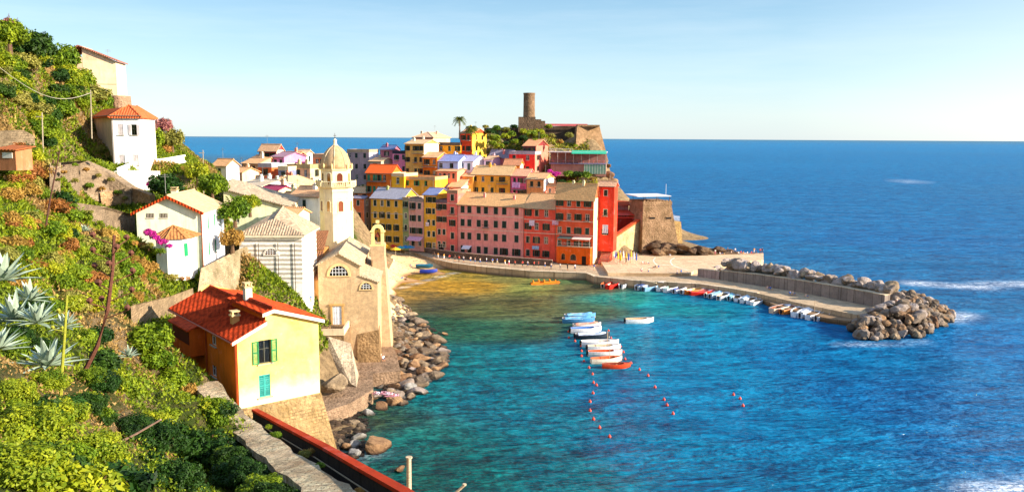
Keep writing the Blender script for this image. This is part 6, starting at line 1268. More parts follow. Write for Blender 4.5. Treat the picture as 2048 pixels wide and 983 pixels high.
# ------------------------------------------------------------------ buoys
bm = MB(); bm.lathe([(.03, -.2), (.2, -.15), (.24, .0), (.22, .17), (.12, .29), (.05, .34), (.05, .45)], 12); bm.v = [(a * .8, b * .8, c * .8) for a, b, c in bm.v]; bme = bm.mesh('buoy', [M('paint', 'D8482C')], True)
for i, (x, y) in enumerate([(1137, 663), (1138, 675), (1150, 682), (1162, 692), (1163, 702), (1163, 712), (1168, 722), (1178, 735), (1185, 748), (1187, 765), (1193, 770), (1186, 786), (1180, 803), (1180, 821), (1187, 838), (1199, 855), (1219, 873), (1217, 661), (1222, 676), (1241, 693), (1247, 704), (1250, 718), (1262, 726), (1279, 739), (1296, 751), (1310, 774), (1328, 799), (1334, 810), (1346, 827), (1467, 789), (1480, 797), (1486, 811)]):
    o = link('mooring_buoy', bme, None, on(x, y, .05)); ln = 'left' if i < 17 else ('right' if i < 29 else 'far right')
    d = min(1, y / 870); tag(o, {'left': 'red buoy of the long line left of and below the moored boats', 'right': 'red buoy of the line right of and below the moored boats', 'far right': 'red buoy of the three floating far out on the right'}[ln], 'buoy', {'left': 'buoys of the left mooring line', 'right': 'buoys of the right mooring line', 'far right': 'three outer buoys'}[ln])
# ------------------------------------------------------------------ people
def person_mesh(pose, shirt, legs, hair, skin='C88A62'):
    import bmesh
    m = bpy.data.meshes.new('person'); 
    if pose == 'stand': J = {'hip': (0, 0, .95), 'ch': (0, .0, 1.3), 'nk': (0, 0, 1.48), 'hd': (0, -.02, 1.64), 'ls': (.18, 0, 1.4), 'le': (.25, .02, 1.13), 'lh': (.25, -.08, .88), 'rs': (-.18, 0, 1.4), 're': (-.26, .0, 1.13), 'rh': (-.24, -.1, .9), 'lk': (.11, -.03, .5), 'lf': (.12, .02, .05), 'lt': (.13, -.16, .04), 'rk': (-.11, .0, .5), 'rf': (-.12, .03, .05), 'rt': (-.13, -.15, .04)}
    elif pose == 'walk': J = {'hip': (0, 0, .93), 'ch': (0, -.03, 1.28), 'nk': (0, -.05, 1.46), 'hd': (0, -.08, 1.62), 'ls': (.18, -.03, 1.38), 'le': (.25, .14, 1.15), 'lh': (.24, .1, .9), 'rs': (-.18, -.03, 1.38), 're': (-.25, -.16, 1.15), 'rh': (-.22, -.34, 1.0), 'lk': (.1, -.2, .52), 'lf': (.1, -.26, .07), 'lt': (.1, -.42, .08), 'rk': (-.1, .06, .5), 'rf': (-.1, .32, .14), 'rt': (-.1, .22, .04)}
    elif pose == 'sit': J = {'hip': (0, 0, .15), 'ch': (0, .05, .5), 'nk': (0, .03, .68), 'hd': (0, 0, .84), 'ls': (.18, .05, .6), 'le': (.26, .18, .36), 'lh': (.22, .3, .08), 'rs': (-.18, .05, .6), 're': (-.26, .18, .36), 'rh': (-.22, .3, .08), 'lk': (.14, -.4, .45), 'lf': (.14, -.6, .06), 'lt': (.14, -.76, .05), 'rk': (-.14, -.42, .38), 'rf': (-.15, -.66, .05), 'rt': (-.15, -.82, .06)}
    else: J = {'hip': (0, 0, .14), 'ch': (0, .36, .15), 'nk': (0, .55, .15), 'hd': (0, .72, .15), 'ls': (.18, .46, .12), 'le': (.36, .3, .06), 'lh': (.4, .08, .05), 'rs': (-.18, .46, .12), 're': (-.38, .5, .06), 'rh': (-.3, .72, .06), 'lk': (.12, -.42, .12), 'lf': (.14, -.86, .07), 'lt': (.16, -.9, .2), 'rk': (-.12, -.42, .2), 'rf': (-.14, -.84, .07), 'rt': (-.16, -.88, .2)}
    K = list(J); E = [('hip', 'ch'), ('ch', 'nk'), ('nk', 'hd'), ('ch', 'ls'), ('ls', 'le'), ('le', 'lh'), ('ch', 'rs'), ('rs', 're'), ('re', 'rh'), ('hip', 'lk'), ('lk', 'lf'), ('lf', 'lt'), ('hip', 'rk'), ('rk', 'rf'), ('rf', 'rt')]
    r_ = dict(hip=.15, ch=.15, nk=.055, hd=.11, ls=.07, le=.045, lh=.035, rs=.07, re=.045, rh=.035, lk=.065, lf=.045, lt=.035, rk=.065, rf=.045, rt=.035)
    m.from_pydata([J[k] for k in K], [(K.index(a), K.index(b)) for a, b in E], []); o = bpy.data.objects.new('tmp', m); COL.objects.link(o)
    md = o.modifiers.new('s', 'SKIN'); 
    for i, k in enumerate(K): v = m.skin_vertices[0].data[i]; v.radius = (r_[k], r_[k] * (.75 if k in ('hip', 'ch') else 1)); v.use_root = (k == 'hip')
    sd = o.modifiers.new('d', 'SUBSURF'); sd.levels = 1; sd.render_levels = 1
    dg = bpy.context.evaluated_depsgraph_get(); me = bpy.data.meshes.new_from_object(o.evaluated_get(dg)); bpy.data.objects.remove(o)
    me.materials.clear()
    for c in (skin, shirt, legs, hair): me.materials.append(M('skin', c))
    hd, hip, ch, nk = (Vector(J[k]) for k in ('hd', 'hip', 'ch', 'nk')); ax = (nk - hip).normalized(); la, lb = hip.dot(ax), nk.dot(ax)
    for p in me.polygons:
        c = p.center; d = (c.dot(ax) - la) / (lb - la); p.use_smooth = True
        if (c - hd).length < .2: p.material_index = 3 if (c - hd).dot(ax) > .03 or c.y > hd.y + .04 else 0
        elif min((c - Vector(J[k])).length for k in ('lh', 'rh', 'lf', 'rf', 'lt', 'rt', 'le', 're')) < .14: p.material_index = 0
        elif d > .12 and d < 1.0 and abs(c.x) < .3 and (c - (hip + ax * (c - hip).dot(ax))).length < .34: p.material_index = 1
        elif min((c - hip).length, (c - (hip + Vector(J['lk'])) / 2).length, (c - (hip + Vector(J['rk'])) / 2).length) < .32: p.material_index = 2
    return me
COLS = [('F0F0F0', '2A3A6A', '2A1A10'), ('D83030', '3A3A3A', '5A3A1C'), ('3A70C0', 'C8B890', '1A1410'), ('F0C8B0', '2A60A0', '3A2414'), ('F4F0E0', 'D86080', '6A4A28'), ('202830', '202830', '2A1A10'), ('E8A040', 'F0F0F0', '1A1410')]
PM = {}
def person(px, py, z, pose, ci, rz, label, group, Y=None):
    k = (pose, ci)
    if k not in PM: PM[k] = person_mesh(pose, *COLS[ci])
    p = on(px, py, z) if Y is None else at(px, py, Y); o = link('person', PM[k], None, p, R(rz)); return tag(o, label, 'person', group)
shirts = ['white shirt and navy trousers', 'red shirt and dark trousers', 'blue shirt and beige trousers', 'peach top and blue shorts', 'cream top and pink skirt', 'black clothes', 'orange top and white trousers']
rp_ = random.Random(5)
used = {}
def who(pose, ci, where):
    s = {'stand': 'standing', 'walk': 'walking', 'sit': 'sitting', 'lie': 'lying'}[pose]; return 'person in %s %s %s' % (shirts[ci], s, where)
for x, y in ((868, 516), (876, 517), (910, 522), (927, 524), (941, 525), (973, 527), (994, 528.5), (1030, 533), (1045, 534), (1068, 535), (1077, 535), (888, 519), (899, 521), (918, 524), (950, 527), (960, 528), (985, 529), (1010, 531), (1018, 532), (1055, 534), (1090, 536), (1102, 538), (1120, 539), (1135, 540), (1150, 541)):
    po, ci = rp_.choice(['stand', 'walk']), rp_.randrange(7); person(x, y, 1.76, po, ci, rp_.uniform(0, 360), who(po, ci, 'on the promenade below the pink house'), 'people on the promenade')
for x, y in ((1188, 541), (1297, 549), (1283, 548), (1354, 552), (1362, 552)):
    po, ci = rp_.choice(['stand', 'walk']), rp_.randrange(7); person(x, y, 1.76, po, ci, rp_.uniform(0, 360), who(po, ci, 'on the quay below the square'), 'people on the lower quay')
for x, y in ((1285, 527), (1295, 528), (1310, 536), (1317, 536), (1340, 513), (1440, 509)):
    ci = rp_.randrange(7); person(x, y, 2.5, 'sit', ci, rp_.uniform(0, 360), who('sit', ci, 'on the sunny square'), 'people sitting on the square')
for x, y in ((1228, 520), (1240, 524), (1252, 527), (1262, 525), (1240, 512)):
    ci = rp_.randrange(7); person(x, y, 2.5, 'stand', ci, rp_.uniform(0, 360), who('stand', ci, 'among the parasols of the square'), 'people among the parasols')
for x, y in ((1455, 506), (1463, 507), (1470, 507), (1477, 508), (1487, 508), (1503, 508), (1508, 507), (1520, 508), (1524, 507), (1495, 508), (1482, 507), (1445, 508), (1430, 510), (1512, 507)):
    po, ci = rp_.choice(['stand', 'sit']), rp_.randrange(7); person(x, y, 2.5, po, ci, rp_.uniform(0, 360), who(po, ci, 'at the tip of the yellow ledge'), 'bathers on the ledge')
for x, y in ((1535, 578), (1541, 579), (1580, 589), (1586, 589), (1612, 594)):
    ci = rp_.randrange(7); person(x, y, 1.76, 'sit', ci, 30, who('sit', ci, 'against the shaded pier wall'), 'people against the pier wall')
for x, y, z in ((774, 532, 1.8), (788, 532, 1.5), (773, 541, 1.4), (805, 553, .9), (812, 555, .8), (822, 530, 1.0)):
    ci = rp_.randrange(7); p = on(x, y, z); p.z = tz0(p.x, p.y); o = person(x, y, z, 'lie', ci, rp_.uniform(0, 360), who('lie', ci, 'on the beach'), 'sunbathers on the beach'); o.location.z = max(p.z, .1)
person(1824 - 30, 604, 4.6, 'sit', 3, 40, 'person in peach top and blue shorts sitting on the highest boulders of the pier head', None)
person(622, 612, 7, 'walk', 2, 60, 'person in blue shirt and beige trousers walking before the arched chapel', None, Y=112)
for x, y, ci in ((760, 716, 4), (766, 720, 0)): person(x, y, 1.95, 'sit', ci, 20, who('sit', ci, 'on the lower quay beside the church foot'), None)
# ------------------------------------------------------------------ parasols, nets, plank
def parasol(px, py, z, col, label, r=1.5, closed=False, h=2.4, grp='cafe parasols'):
    T = thing('parasol', label, 'parasol', on(px, py, z), 0, grp); m = MB(); m.tube([(0, 0, 0), (0, 0, h + .15)], .035, 6); m.lathe([(.25, 0), (.25, .1)], 10); m.build('pole', [M('wood', 'E0D0B0')], T); m = MB()
    if closed: m.lathe([(.06, h * .35), (.2, h * .45), (.16, h * .75), (.04, h)], 8)
    else:
        vs = [(r * math.cos(i * math.pi / 4), r * math.sin(i * math.pi / 4), h - .55) for i in range(8)]
        for i in range(8): a, b = Vector(vs[i]), Vector(vs[(i + 1) % 8]); q = Vector((0, 0, h)); m.poly([a, b, q]); m.poly([b, a, q - Vector((0, 0, .03))]); m.poly([a - Vector((0, 0, .18)), b - Vector((0, 0, .18)), b, a])
    m.build('canopy', [M('paint', col)], T)
for x, y, c, n in ((773, 506, 'F0A818', 'amber parasol, leftmost below the deep yellow house'), (786, 505, 'D8281C', 'red parasol beside the amber one'), (791, 511, 'F0B428', 'yellow parasol in front of the red one'), (801, 508, '38A8B0', 'turquoise parasol between yellow and blue ones'), (811, 507, '1C7CC0', 'blue parasol of the promenade cafe'), (820, 507, '2088B0', 'teal blue parasol, rightmost of the promenade cafe')): parasol(x, y, 1.76, c, n, 1.45)
cl = ['2A50C0', 'F4C81C', 'F4C81C', 'F0F0F4', 'F4B41C', '2A50B8', 'F4D030', 'F0F0F4', '3458B0']; cn = ['blue', 'yellow', 'golden', 'white', 'amber', 'navy', 'lemon', 'cream', 'royal blue']
for i in range(9): x = 1231 + i * 5.2; parasol(x, 524 + (i % 3) * 2.5, 2.5, cl[i], 'closed %s parasol in the cluster at the left of the square' % cn[i], h=3.0, closed=True, grp='closed parasols of the square')
m = MB(); 
for i in range(60): a = rr.uniform(0, 6.28); q = rr.uniform(0, 1); m.tube([(q * 1.9 * math.cos(a), q * .7 * math.sin(a), .3 * (1 - q)), (q * 1.9 * math.cos(a + .6), q * .7 * math.sin(a + .6), .35 * (1 - q) + .12)], .07, 4, i % 3)
tag(m.build('fishing_net', [M('paint', 'E8A8B8'), M('paint', 'F0E0E8'), M('paint', 'C87888')], None, on(772, 789, 1.6), R(-15)), 'heap of pink and white fishing nets on the shore rocks', 'fishing net')
m = MB(); m.hexa([(0, 0, 0), (3.0, -1.6, 0), (3.1, -1.2, 0), (.1, .4, 0)], [(0, 0, .12), (3.0, -1.6, .12), (3.1, -1.2, .12), (.1, .4, .12)]); tag(m.build('boarding_plank', [M('wood', 'E0C8A0')], None, on(1290, 562, 1.9), R(-25)), 'pale wooden plank sticking out from the quay above the white and navy boat', 'plank')
# ------------------------------------------------------------------ foliage
def leaf_cloud(seed, n, ls, clumps=26, flat=.8, spread=.36, shell=.55):
    """leaf sized faces on lobes spread through a unit crown"""
    r = np.random.default_rng(seed); c = r.normal(size=(clumps, 3)); c /= np.linalg.norm(c, axis=1)[:, None]; c[:, 2] = np.abs(c[:, 2]) * 1.0 - .25
    c *= (r.random((clumps, 1)) ** .4) * .68; cr = spread * (.6 + .7 * r.random(clumps)); k = r.integers(0, clumps, n)
    d = r.normal(size=(n, 3)); d /= np.linalg.norm(d, axis=1)[:, None]; rad = shell + (1 - shell) * r.random(n); p = c[k] + d * (cr[k] * rad)[:, None]; p[:, 2] *= flat
    nrm = d * .8 + r.normal(size=(n, 3)) * .5 + np.array([0, 0, .35]); nrm /= np.linalg.norm(nrm, axis=1)[:, None]
    a = np.cross(nrm, r.normal(size=(n, 3))); a /= np.linalg.norm(a, axis=1)[:, None]; b = np.cross(nrm, a); s = ls * (.6 + .8 * r.random(n))[:, None]
    v = np.stack([p - a * s, p - b * s * .5, p + a * s, p + b * s * .5], 1).reshape(-1, 3)
    me = bpy.data.meshes.new('foliage'); me.vertices.add(4 * n); me.vertices.foreach_set('co', v.reshape(-1)); me.loops.add(4 * n); me.loops.foreach_set('vertex_index', np.arange(4 * n, dtype=np.int32)); me.polygons.add(n); me.polygons.foreach_set('loop_start', np.arange(0, 4 * n, 4, dtype=np.int32)); me.update(calc_edges=True)
    lc = r.random(clumps)[k] * .6 + r.random(n) * .4; at_ = me.attributes.new('lc', 'FLOAT', 'POINT'); at_.data.foreach_set('value', np.repeat(lc, 4).astype(np.float32)); me.materials.append(M('leaf', '4A6010', '9AA018')); return me
LFN = [leaf_cloud(i, 15000, .036, 60, .85, .24) for i in range(3)]
LFM = [leaf_cloud(10 + i, 4200, .068, 34, .85, .3) for i in range(4)]
LFF = [leaf_cloud(20 + i, 1300, .12, 20, .8, .34) for i in range(3)]
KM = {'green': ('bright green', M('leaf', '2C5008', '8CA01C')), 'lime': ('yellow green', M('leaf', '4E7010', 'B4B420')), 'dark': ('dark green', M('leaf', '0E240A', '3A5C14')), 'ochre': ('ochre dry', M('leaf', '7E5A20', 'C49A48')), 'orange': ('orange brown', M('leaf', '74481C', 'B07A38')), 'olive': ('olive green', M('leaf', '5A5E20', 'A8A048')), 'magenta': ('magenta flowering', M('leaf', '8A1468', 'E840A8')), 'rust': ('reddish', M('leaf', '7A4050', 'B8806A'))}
stm = MB(); rq = random.Random(4)
for i in range(7):
    a = i * .9; stm.tube([(0, 0, -.7), (.12 * math.cos(a), .12 * math.sin(a), -.2), (.45 * math.cos(a), .45 * math.sin(a), .25)], [.05, .035, .012], 5)
STM = stm.mesh('stems', [M('wood', '5A4028')])
def shrub(pos, r, kind, where, group=None, lod=None, tall=1.0, name='shrub', lift=.35):
    d = (Vector(pos) - CAM).length; l = LFN if d < 48 and r > .9 else (LFM if d < 150 and r > .7 else LFF); 
    if lod: l = lod
    T = thing(name, '%s shrub %s' % (KM[kind][0], where), 'shrub', pos, rq.uniform(0, 6.3), group); T.scale = (r * rq.uniform(.9, 1.15), r * rq.uniform(.9, 1.15), r * tall * rq.uniform(.9, 1.1))
    f = link('foliage', rq.choice(l), T, (0, 0, lift)); f.material_slots[0].link = 'OBJECT'; f.material_slots[0].material = KM[kind][1]
    link('stems', STM, T, (0, 0, lift)); return T
def sh_px(px, py, rpx, kind, where, group=None, tall=1.0, Y=None, name='shrub', lift=.35):
    p = hit(px, py) if Y is None else at(px, py, Y)
    if p is None: return None
    k = p.y / FOC; return shrub(p - Vector((0, 0, .15 * rpx * k)), rpx * k, kind, where, group, None, tall, name, lift)
# named, clearly visible ones
for a in ((200, 740, 58, 'dark', 'with glossy leaves, right of the brown flower stalk'), (300, 700, 62, 'green', 'with dense crown just left of the yellow house'), (345, 770, 50, 'green', 'beside the footpath wall'), (265, 790, 52, 'green', 'in the lower middle of the left slope'), (170, 690, 40, 'green', 'behind the brown flower stalk'),
          (40, 975, 130, 'lime', 'lowest, in the very corner of the picture'), (160, 1010, 110, 'lime', 'along the lower edge right of the corner'), (60, 890, 120, 'lime', 'filling the lower left corner'), (190, 930, 95, 'lime', 'in the lower left, right of the corner one'), (30, 800, 70, 'lime', 'under the blue green agaves'), (120, 850, 70, 'lime', 'above the lower left corner ones'), (300, 900, 90, 'dark', 'in deep shade below the path'), (400, 910, 80, 'dark', 'in deep shade nearest the path'), (350, 980, 90, 'dark', 'in deep shade at the lower edge'), (470, 965, 70, 'dark', 'at the lower edge beside the path'), (240, 990, 80, 'dark', 'at the lower edge left of the shaded ones'),  # dark leaves paint in the deep shade below the path
          (330, 840, 45, 'green', 'sunlit, above the shaded ones'), (420, 830, 42, 'lime', 'hugging the footpath'), (380, 790, 36, 'ochre', 'hugging the upper footpath'),
          (40, 370, 44, 'orange', 'at the left edge under the shed'), (20, 400, 34, 'ochre', 'at the left edge, below the orange brown one'), (95, 340, 30, 'olive', 'below the far left pole'), (200, 305, 18, 'olive', 'rounded, against the shaded wing'), (150, 440, 40, 'green', 'in the middle of the slope below the broken wall'), (185, 500, 46, 'olive', 'with bare twigs in the middle of the slope'), (190, 590, 48, 'green', 'left of the ochre clearing'), (120, 520, 36, 'ochre', 'left of the twiggy olive one'), (70, 540, 34, 'orange', 'above the agaves'), (20, 500, 38, 'ochre', 'over the left edge agave'), (60, 450, 34, 'olive', 'in the upper left slope'),
          (270, 600, 26, 'ochre', 'by the low dry stone wall'), (280, 545, 40, 'ochre', 'wide and dry, left of the magenta bush'), (340, 560, 22, 'olive', 'below the white annex'), (410, 590, 12, 'green', 'against the retaining wall foot'), (500, 700, 10, 'ochre', 'hidden'), ):
    if a[4] == 'hidden': continue
    sh_px(*a)
for x, y, r_, k in ((292, 470, 9, 'magenta'), (308, 478, 10, 'magenta'), (322, 488, 9, 'magenta'), (336, 496, 7, 'magenta')):
    pass
T = sh_px(300, 470, 16, 'magenta', 'cascading at the corner of the white annex, upper clump', Y=88); sh_px(312, 478, 12, 'magenta', 'cascading at the corner of the white annex, middle clump', Y=87.5); sh_px(338, 494, 9, 'magenta', 'cascading at the corner of the white annex, lowest small clump', Y=86.5); T = sh_px(324, 486, 14, 'magenta', 'cascading at the corner of the white annex, lower clump', Y=87)
sh_px(297, 495, 14, 'olive', 'under the magenta cascade', Y=88.5); sh_px(320, 505, 12, 'green', 'between magenta cascade and white annex', Y=88.5)
sh_px(298, 370, 9, 'magenta', 'small and round, above the cream gabled house', Y=112)
for x, y, r_, k in ((110, 330, 9, 'olive'), (128, 345, 8, 'ochre'), (150, 330, 7, 'green'), (150, 362, 9, 'olive'), (172, 340, 8, 'ochre'), (180, 372, 10, 'green'), (196, 352, 8, 'olive'), (205, 378, 8, 'ochre'), (222, 360, 9, 'olive'), (236, 385, 9, 'green'), (135, 372, 9, 'lime'), (250, 396, 7, 'olive'), (118, 360, 7, 'green'), (160, 318, 9, 'lime'), (190, 322, 8, 'green'), (148, 412, 9, 'green'), (180, 425, 9, 'olive'), (215, 430, 9, 'ochre'), (240, 440, 9, 'olive'), (200, 445, 8, 'lime')):
    hh_ = hit(x, 392 if y < 400 else 452); 
    if hh_: shrub(at(x, y, hh_.y - 2.2), r_ * hh_.y / FOC, k, 'growing out of the dry stone terrace walls', 'shrubs on the terrace walls', lift=.1)
# trees
def tree(px, py, Y, h, r, kind, label, lean=0):
    p = at(px, py, Y); T = thing('tree', label, 'tree', p); m = MB(); m.tube([(0, 0, -1), (lean * .3, 0, h * .35), (lean, 0, h * .75)], [.16 * r ** .5 + .05, .12, .05], 7)
    for i in range(6): a = i * 1.05; m.tube([(lean * .5, 0, h * .45 + i * .1), (lean + r * .5 * math.cos(a), r * .5 * math.sin(a), h * .75)], [.07, .02], 5)
    m.build('trunk', [M('wood', '6A5038')], T); f = link('crown', rq.choice(LFM), T, (lean * .7, 0, h * .42)); f.scale = (r * 1.1, r * 1.1, r * 1.35); f.material_slots[0].link = 'OBJECT'; f.material_slots[0].material = KM[kind][1]; return T
tree(330, 400, 106, 4.0, 2.5, 'dark', 'dark leafy tree behind the roof of the cream gabled house')
tree(300, 300, 138, 3.2, 3.0, 'green', 'bushy tree right of the white hipped house')
tree(345, 295, 142, 2.6, 2.6, 'olive', 'olive tree left of the sea horizon')
tree(325, 262, 142, 2.0, 2.2, 'rust', 'reddish leaved tree against the sea, right of the hipped house')
tree(425, 392, 112, 3.4, 2.4, 'green', 'green tree behind the ridge of the cream gabled house')
tree(395, 360, 122, 3.0, 2.2, 'lime', 'yellow green tree by the white lamp post')
tree(470, 440, 104, 2.8, 2.4, 'green', 'tree with wide crown left of the striped chapel')
tree(500, 420, 118, 2.6, 1.7, 'lime', 'young tree in front of the long cream building')
tree(465, 490, 101, 2.0, 1.9, 'ochre', 'ochre leaved tree between the green shutters and the striped chapel')
tree(20, 110, 104, 6.0, 2.6, 'green', 'tall tree on the summit at the left edge'); tree(70, 125, 116, 5.0, 3.4, 'dark', 'dark crowned tree on the summit ridge'); tree(125, 150, 132, 5.2, 3.4, 'green', 'tree on the ridge left of the tall peach house'); tree(160, 190, 138, 4.6, 3.2, 'lime', 'yellowish tree in front of the tall peach house'); tree(200, 215, 136, 3.0, 2.6, 'green', 'tree between the tall peach house and the hipped roof')
# bare conifer like tree on the summit
p = at(22, 90, 108); T = thing('conifer_tree', 'thin reddish conifer standing alone on the summit skyline', 'tree', p); m = MB(); m.tube([(0, 0, -2), (0, 0, 3.9)], [.16, .03], 6)
for i in range(26): z = .4 + i * .13; a = i * 2.4; l = (4.0 - z) * .42; m.tube([(0, 0, z), (l * math.cos(a), l * math.sin(a), z + l * .5)], [.03, .01], 4)
m.build('trunk', [M('wood', '6A4A44')], T); f = link('crown', LFF[0], T, (0, 0, 2.3)); f.scale = (1.0, 1.0, 2.0); f.material_slots[0].link = 'OBJECT'; f.material_slots[0].material = KM['rust'][1]
# scattered slope shrubs; dark leaf colour fills in as shaded gaps
zones = [([(0, 90), (60, 100), (140, 150), (210, 205), (145, 225), (140, 290), (80, 300), (50, 230), (0, 230)], 58, 31, ('green', 'lime', 'green', 'olive', 'dark', 'dark'), 'on the summit slope above the stone walls'),
         ([(0, 300), (90, 300), (90, 380), (140, 440), (250, 470), (270, 560), (240, 650), (130, 640), (0, 620)], 72, 33, ('ochre', 'lime', 'green', 'green', 'lime', 'dark', 'orange', 'olive', 'lime', 'green', 'green'), 'on the middle of the left slope'),
         ([(0, 620), (240, 650), (330, 660), (380, 740), (410, 790), (500, 900), (560, 983), (0, 983)], 44, 46, ('green', 'lime', 'dark', 'dark'), 'in the foreground thicket'),
         ([(280, 245), (340, 250), (370, 320), (300, 330)], 9, 14, ('green', 'olive', 'ochre'), 'between the hipped house and the balustrade'),
         ([(290, 345), (400, 330), (440, 350), (440, 385), (380, 385), (300, 385), (270, 370)], 14, 13, ('green', 'olive', 'lime', 'ochre'), 'below the white balustrade'),
         ([(250, 470), (330, 520), (390, 560), (380, 600), (260, 600)], 12, 15, ('ochre', 'ochre', 'orange'), 'on the dry terrace left of the white annex'),
         ([(450, 430), (478, 440), (486, 500), (450, 500)], 6, 11, ('ochre', 'green'), 'beside the striped chapel')]
for poly, n, rp0, kinds, where in zones:
    xs_, ys_ = [p[0] for p in poly], [p[1] for p in poly]; c = 0; q = 0
    while c < n and q < 4000:
        q += 1; x, y = rq.uniform(min(xs_), max(xs_)), rq.uniform(min(ys_), max(ys_))
        if not pip(x, y, poly): continue
        p = hit(x, y)
        if p is None: continue
        dpt = math.hypot(p.x, p.y); r_ = min(rp0 * rq.uniform(.7, 1.25) * p.y / FOC, 2.6)
        k = rq.choice(kinds); shrub(p, max(.35, r_), k, where, 'shrubs ' + where); c += 1
# castle hill greenery
hz = [(980, 262, 9, 'dark'), (995, 256, 9, 'green'), (1012, 258, 9, 'olive'), (1028, 252, 8, 'dark'), (990, 276, 11, 'green'), (1010, 272, 10, 'lime'), (1025, 268, 10, 'green'), (1046, 262, 9, 'lime'), (1046, 276, 10, 'dark'), (1063, 268, 12, 'green'), (1078, 262, 10, 'lime'), (1086, 272, 9, 'green'), (1097, 252, 8, 'lime'), (1103, 270, 8, 'olive'), (1072, 280, 9, 'lime'), (998, 292, 10, 'lime'), (985, 286, 9, 'green'), (1138, 270, 10, 'olive'), (1150, 290, 6, 'lime'), (1120, 282, 8, 'ochre'), (972, 252, 7, 'olive'), (1030, 282, 9, 'green'), (1012, 286, 8, 'dark')]
for x, y, r_, k in hz: sh_px(x, y + 3, r_ * 1.15, k, 'on the garden slope under the castle', 'shrubs on the garden slope under the castle', Y=282 - (y - 250) * .5)
for x, y, r_, k in ((1135, 348, 13, 'green'), (1155, 350, 13, 'dark'), (1172, 350, 12, 'green'), (1140, 366, 11, 'lime'), (1160, 366, 10, 'olive'), (1124, 362, 10, 'dark'), (1185, 356, 8, 'ochre')): sh_px(x, y + 3, r_ * 1.1, k, 'below the hillside restaurant', 'shrubs below the hillside restaurant', Y=241)
sh_px(1112, 350, 11, 'magenta', 'left of the shrubs below the hillside restaurant, above the apricot house', Y=238); sh_px(1100, 344, 7, 'magenta', 'small, at the upper left of the larger one by the restaurant', Y=240); sh_px(726, 0 + 353, 5, 'magenta', 'x', Y=208) if False else None
# palms
def palm(px, py, Y, h, s, label, n=34):
    p = at(px, py, Y); T = thing('palm_tree', label, 'palm tree', p); m = MB(); m.tube([(0, 0, -2), (.1, 0, h * .5), (0, 0, h)], [.28, .2, .18], 8); m.build('trunk', [M('wood', '8A7868')], T); m = MB()
    for i in range(n):
        a = i * 2.4; el = 1.2 - 1.6 * (i / n); P = []; 
        for k in range(7): t_ = k / 6; r_ = s * t_ * math.cos(el * (1 - .3 * t_)); P.append(Vector((r_ * math.cos(a), r_ * math.sin(a), h + s * t_ * math.sin(el) - s * .75 * t_ * t_)))
        sd = Vector((-math.sin(a), math.cos(a), 0))
        for k in range(6):
            w = s * .12 * (1 - .55 * abs(k / 6 - .4)); q = P[k]; q2 = P[k + 1]
            for g_ in (1, -1):
                for e in range(2): f = q.lerp(q2, e / 2); f2 = q.lerp(q2, e / 2 + .32); m.poly([f, f2, f2 + sd * g_ * w * 1.6 + Vector((0, 0, -w * .9)), f + sd * g_ * w * 1.5 + Vector((0, 0, -w))], i % 2)
    m.build('crown', [M('leaf', '4A5A10', 'A09A28'), M('leaf', '6A6A18', 'C8AC38')], T)
palm(919, 266, 268, 4.6, 2.5, 'tall palm with bare trunk on the skyline left of the castle', 22); palm(943, 262, 268, 1.0, 2.6, 'low bushy palm right of the tall one', 40)
# agaves
def agave(px, py, Y, s, label, n=30, tilt=0):
    p = at(px, py, Y); T = thing('agave', label, 'agave', p, rq.uniform(0, 6)); m = MB()
    for i in range(n):
        a = i * 2.4 + rq.uniform(-.2, .2); el = 1.35 * (1 - (i / n) ** .8) + .08; l = s * rq.uniform(.8, 1.15); P = []
        dr = rq.uniform(.1, .5)
        for k in range(6): t_ = k / 5; P.append(Vector((l * t_ * math.cos(el) * math.cos(a), l * t_ * math.cos(el) * math.sin(a), l * t_ * math.sin(el) - dr * l * t_ * t_ * .5)))
        sd = Vector((-math.sin(a), math.cos(a), 0)); up = Vector((0, 0, 1))
        for k in range(5):
            w0, w1 = [s * .085 * (1 - (x / 5) ** 1.7) * (.7 + .9 * min(1, x / 2)) + .002 for x in (k, k + 1)]; c0, c1 = P[k] - up * w0 * .45, P[k + 1] - up * w1 * .45
            m.poly([P[k] - sd * w0, P[k + 1] - sd * w1, c1, c0]); m.poly([c0, c1, P[k + 1] + sd * w1, P[k] + sd * w0])
    m.build('leaves', [M('paint', 'A8B8A0')], T); return T
for i, (x, y, Y, s, lab) in enumerate(((5, 560, 40, 2.1, 'largest blue green agave at the left edge'), (30, 640, 36, 1.7, 'blue green agave below the largest one'), (75, 645, 35, 1.4, 'agave in the middle of the agave cluster'), (95, 730, 32, 1.6, 'agave at the foot of the cluster with long drooping leaves'), (-5, 700, 33, 1.6, 'agave cut by the left edge below the cluster'), (130, 655, 40, 1.2, 'small agave beside the yellow green flower stalk'), (258, 712, 50, .9, 'small pale agave left of the big green shrub'), (170, 462, 80, 1.1, 'pale agave on the middle slope'), (60, 600, 42, 1.5, 'agave behind the middle of the cluster'))):
    p = at(x, y, Y); agave(x, y, Y, s * .85, lab); 
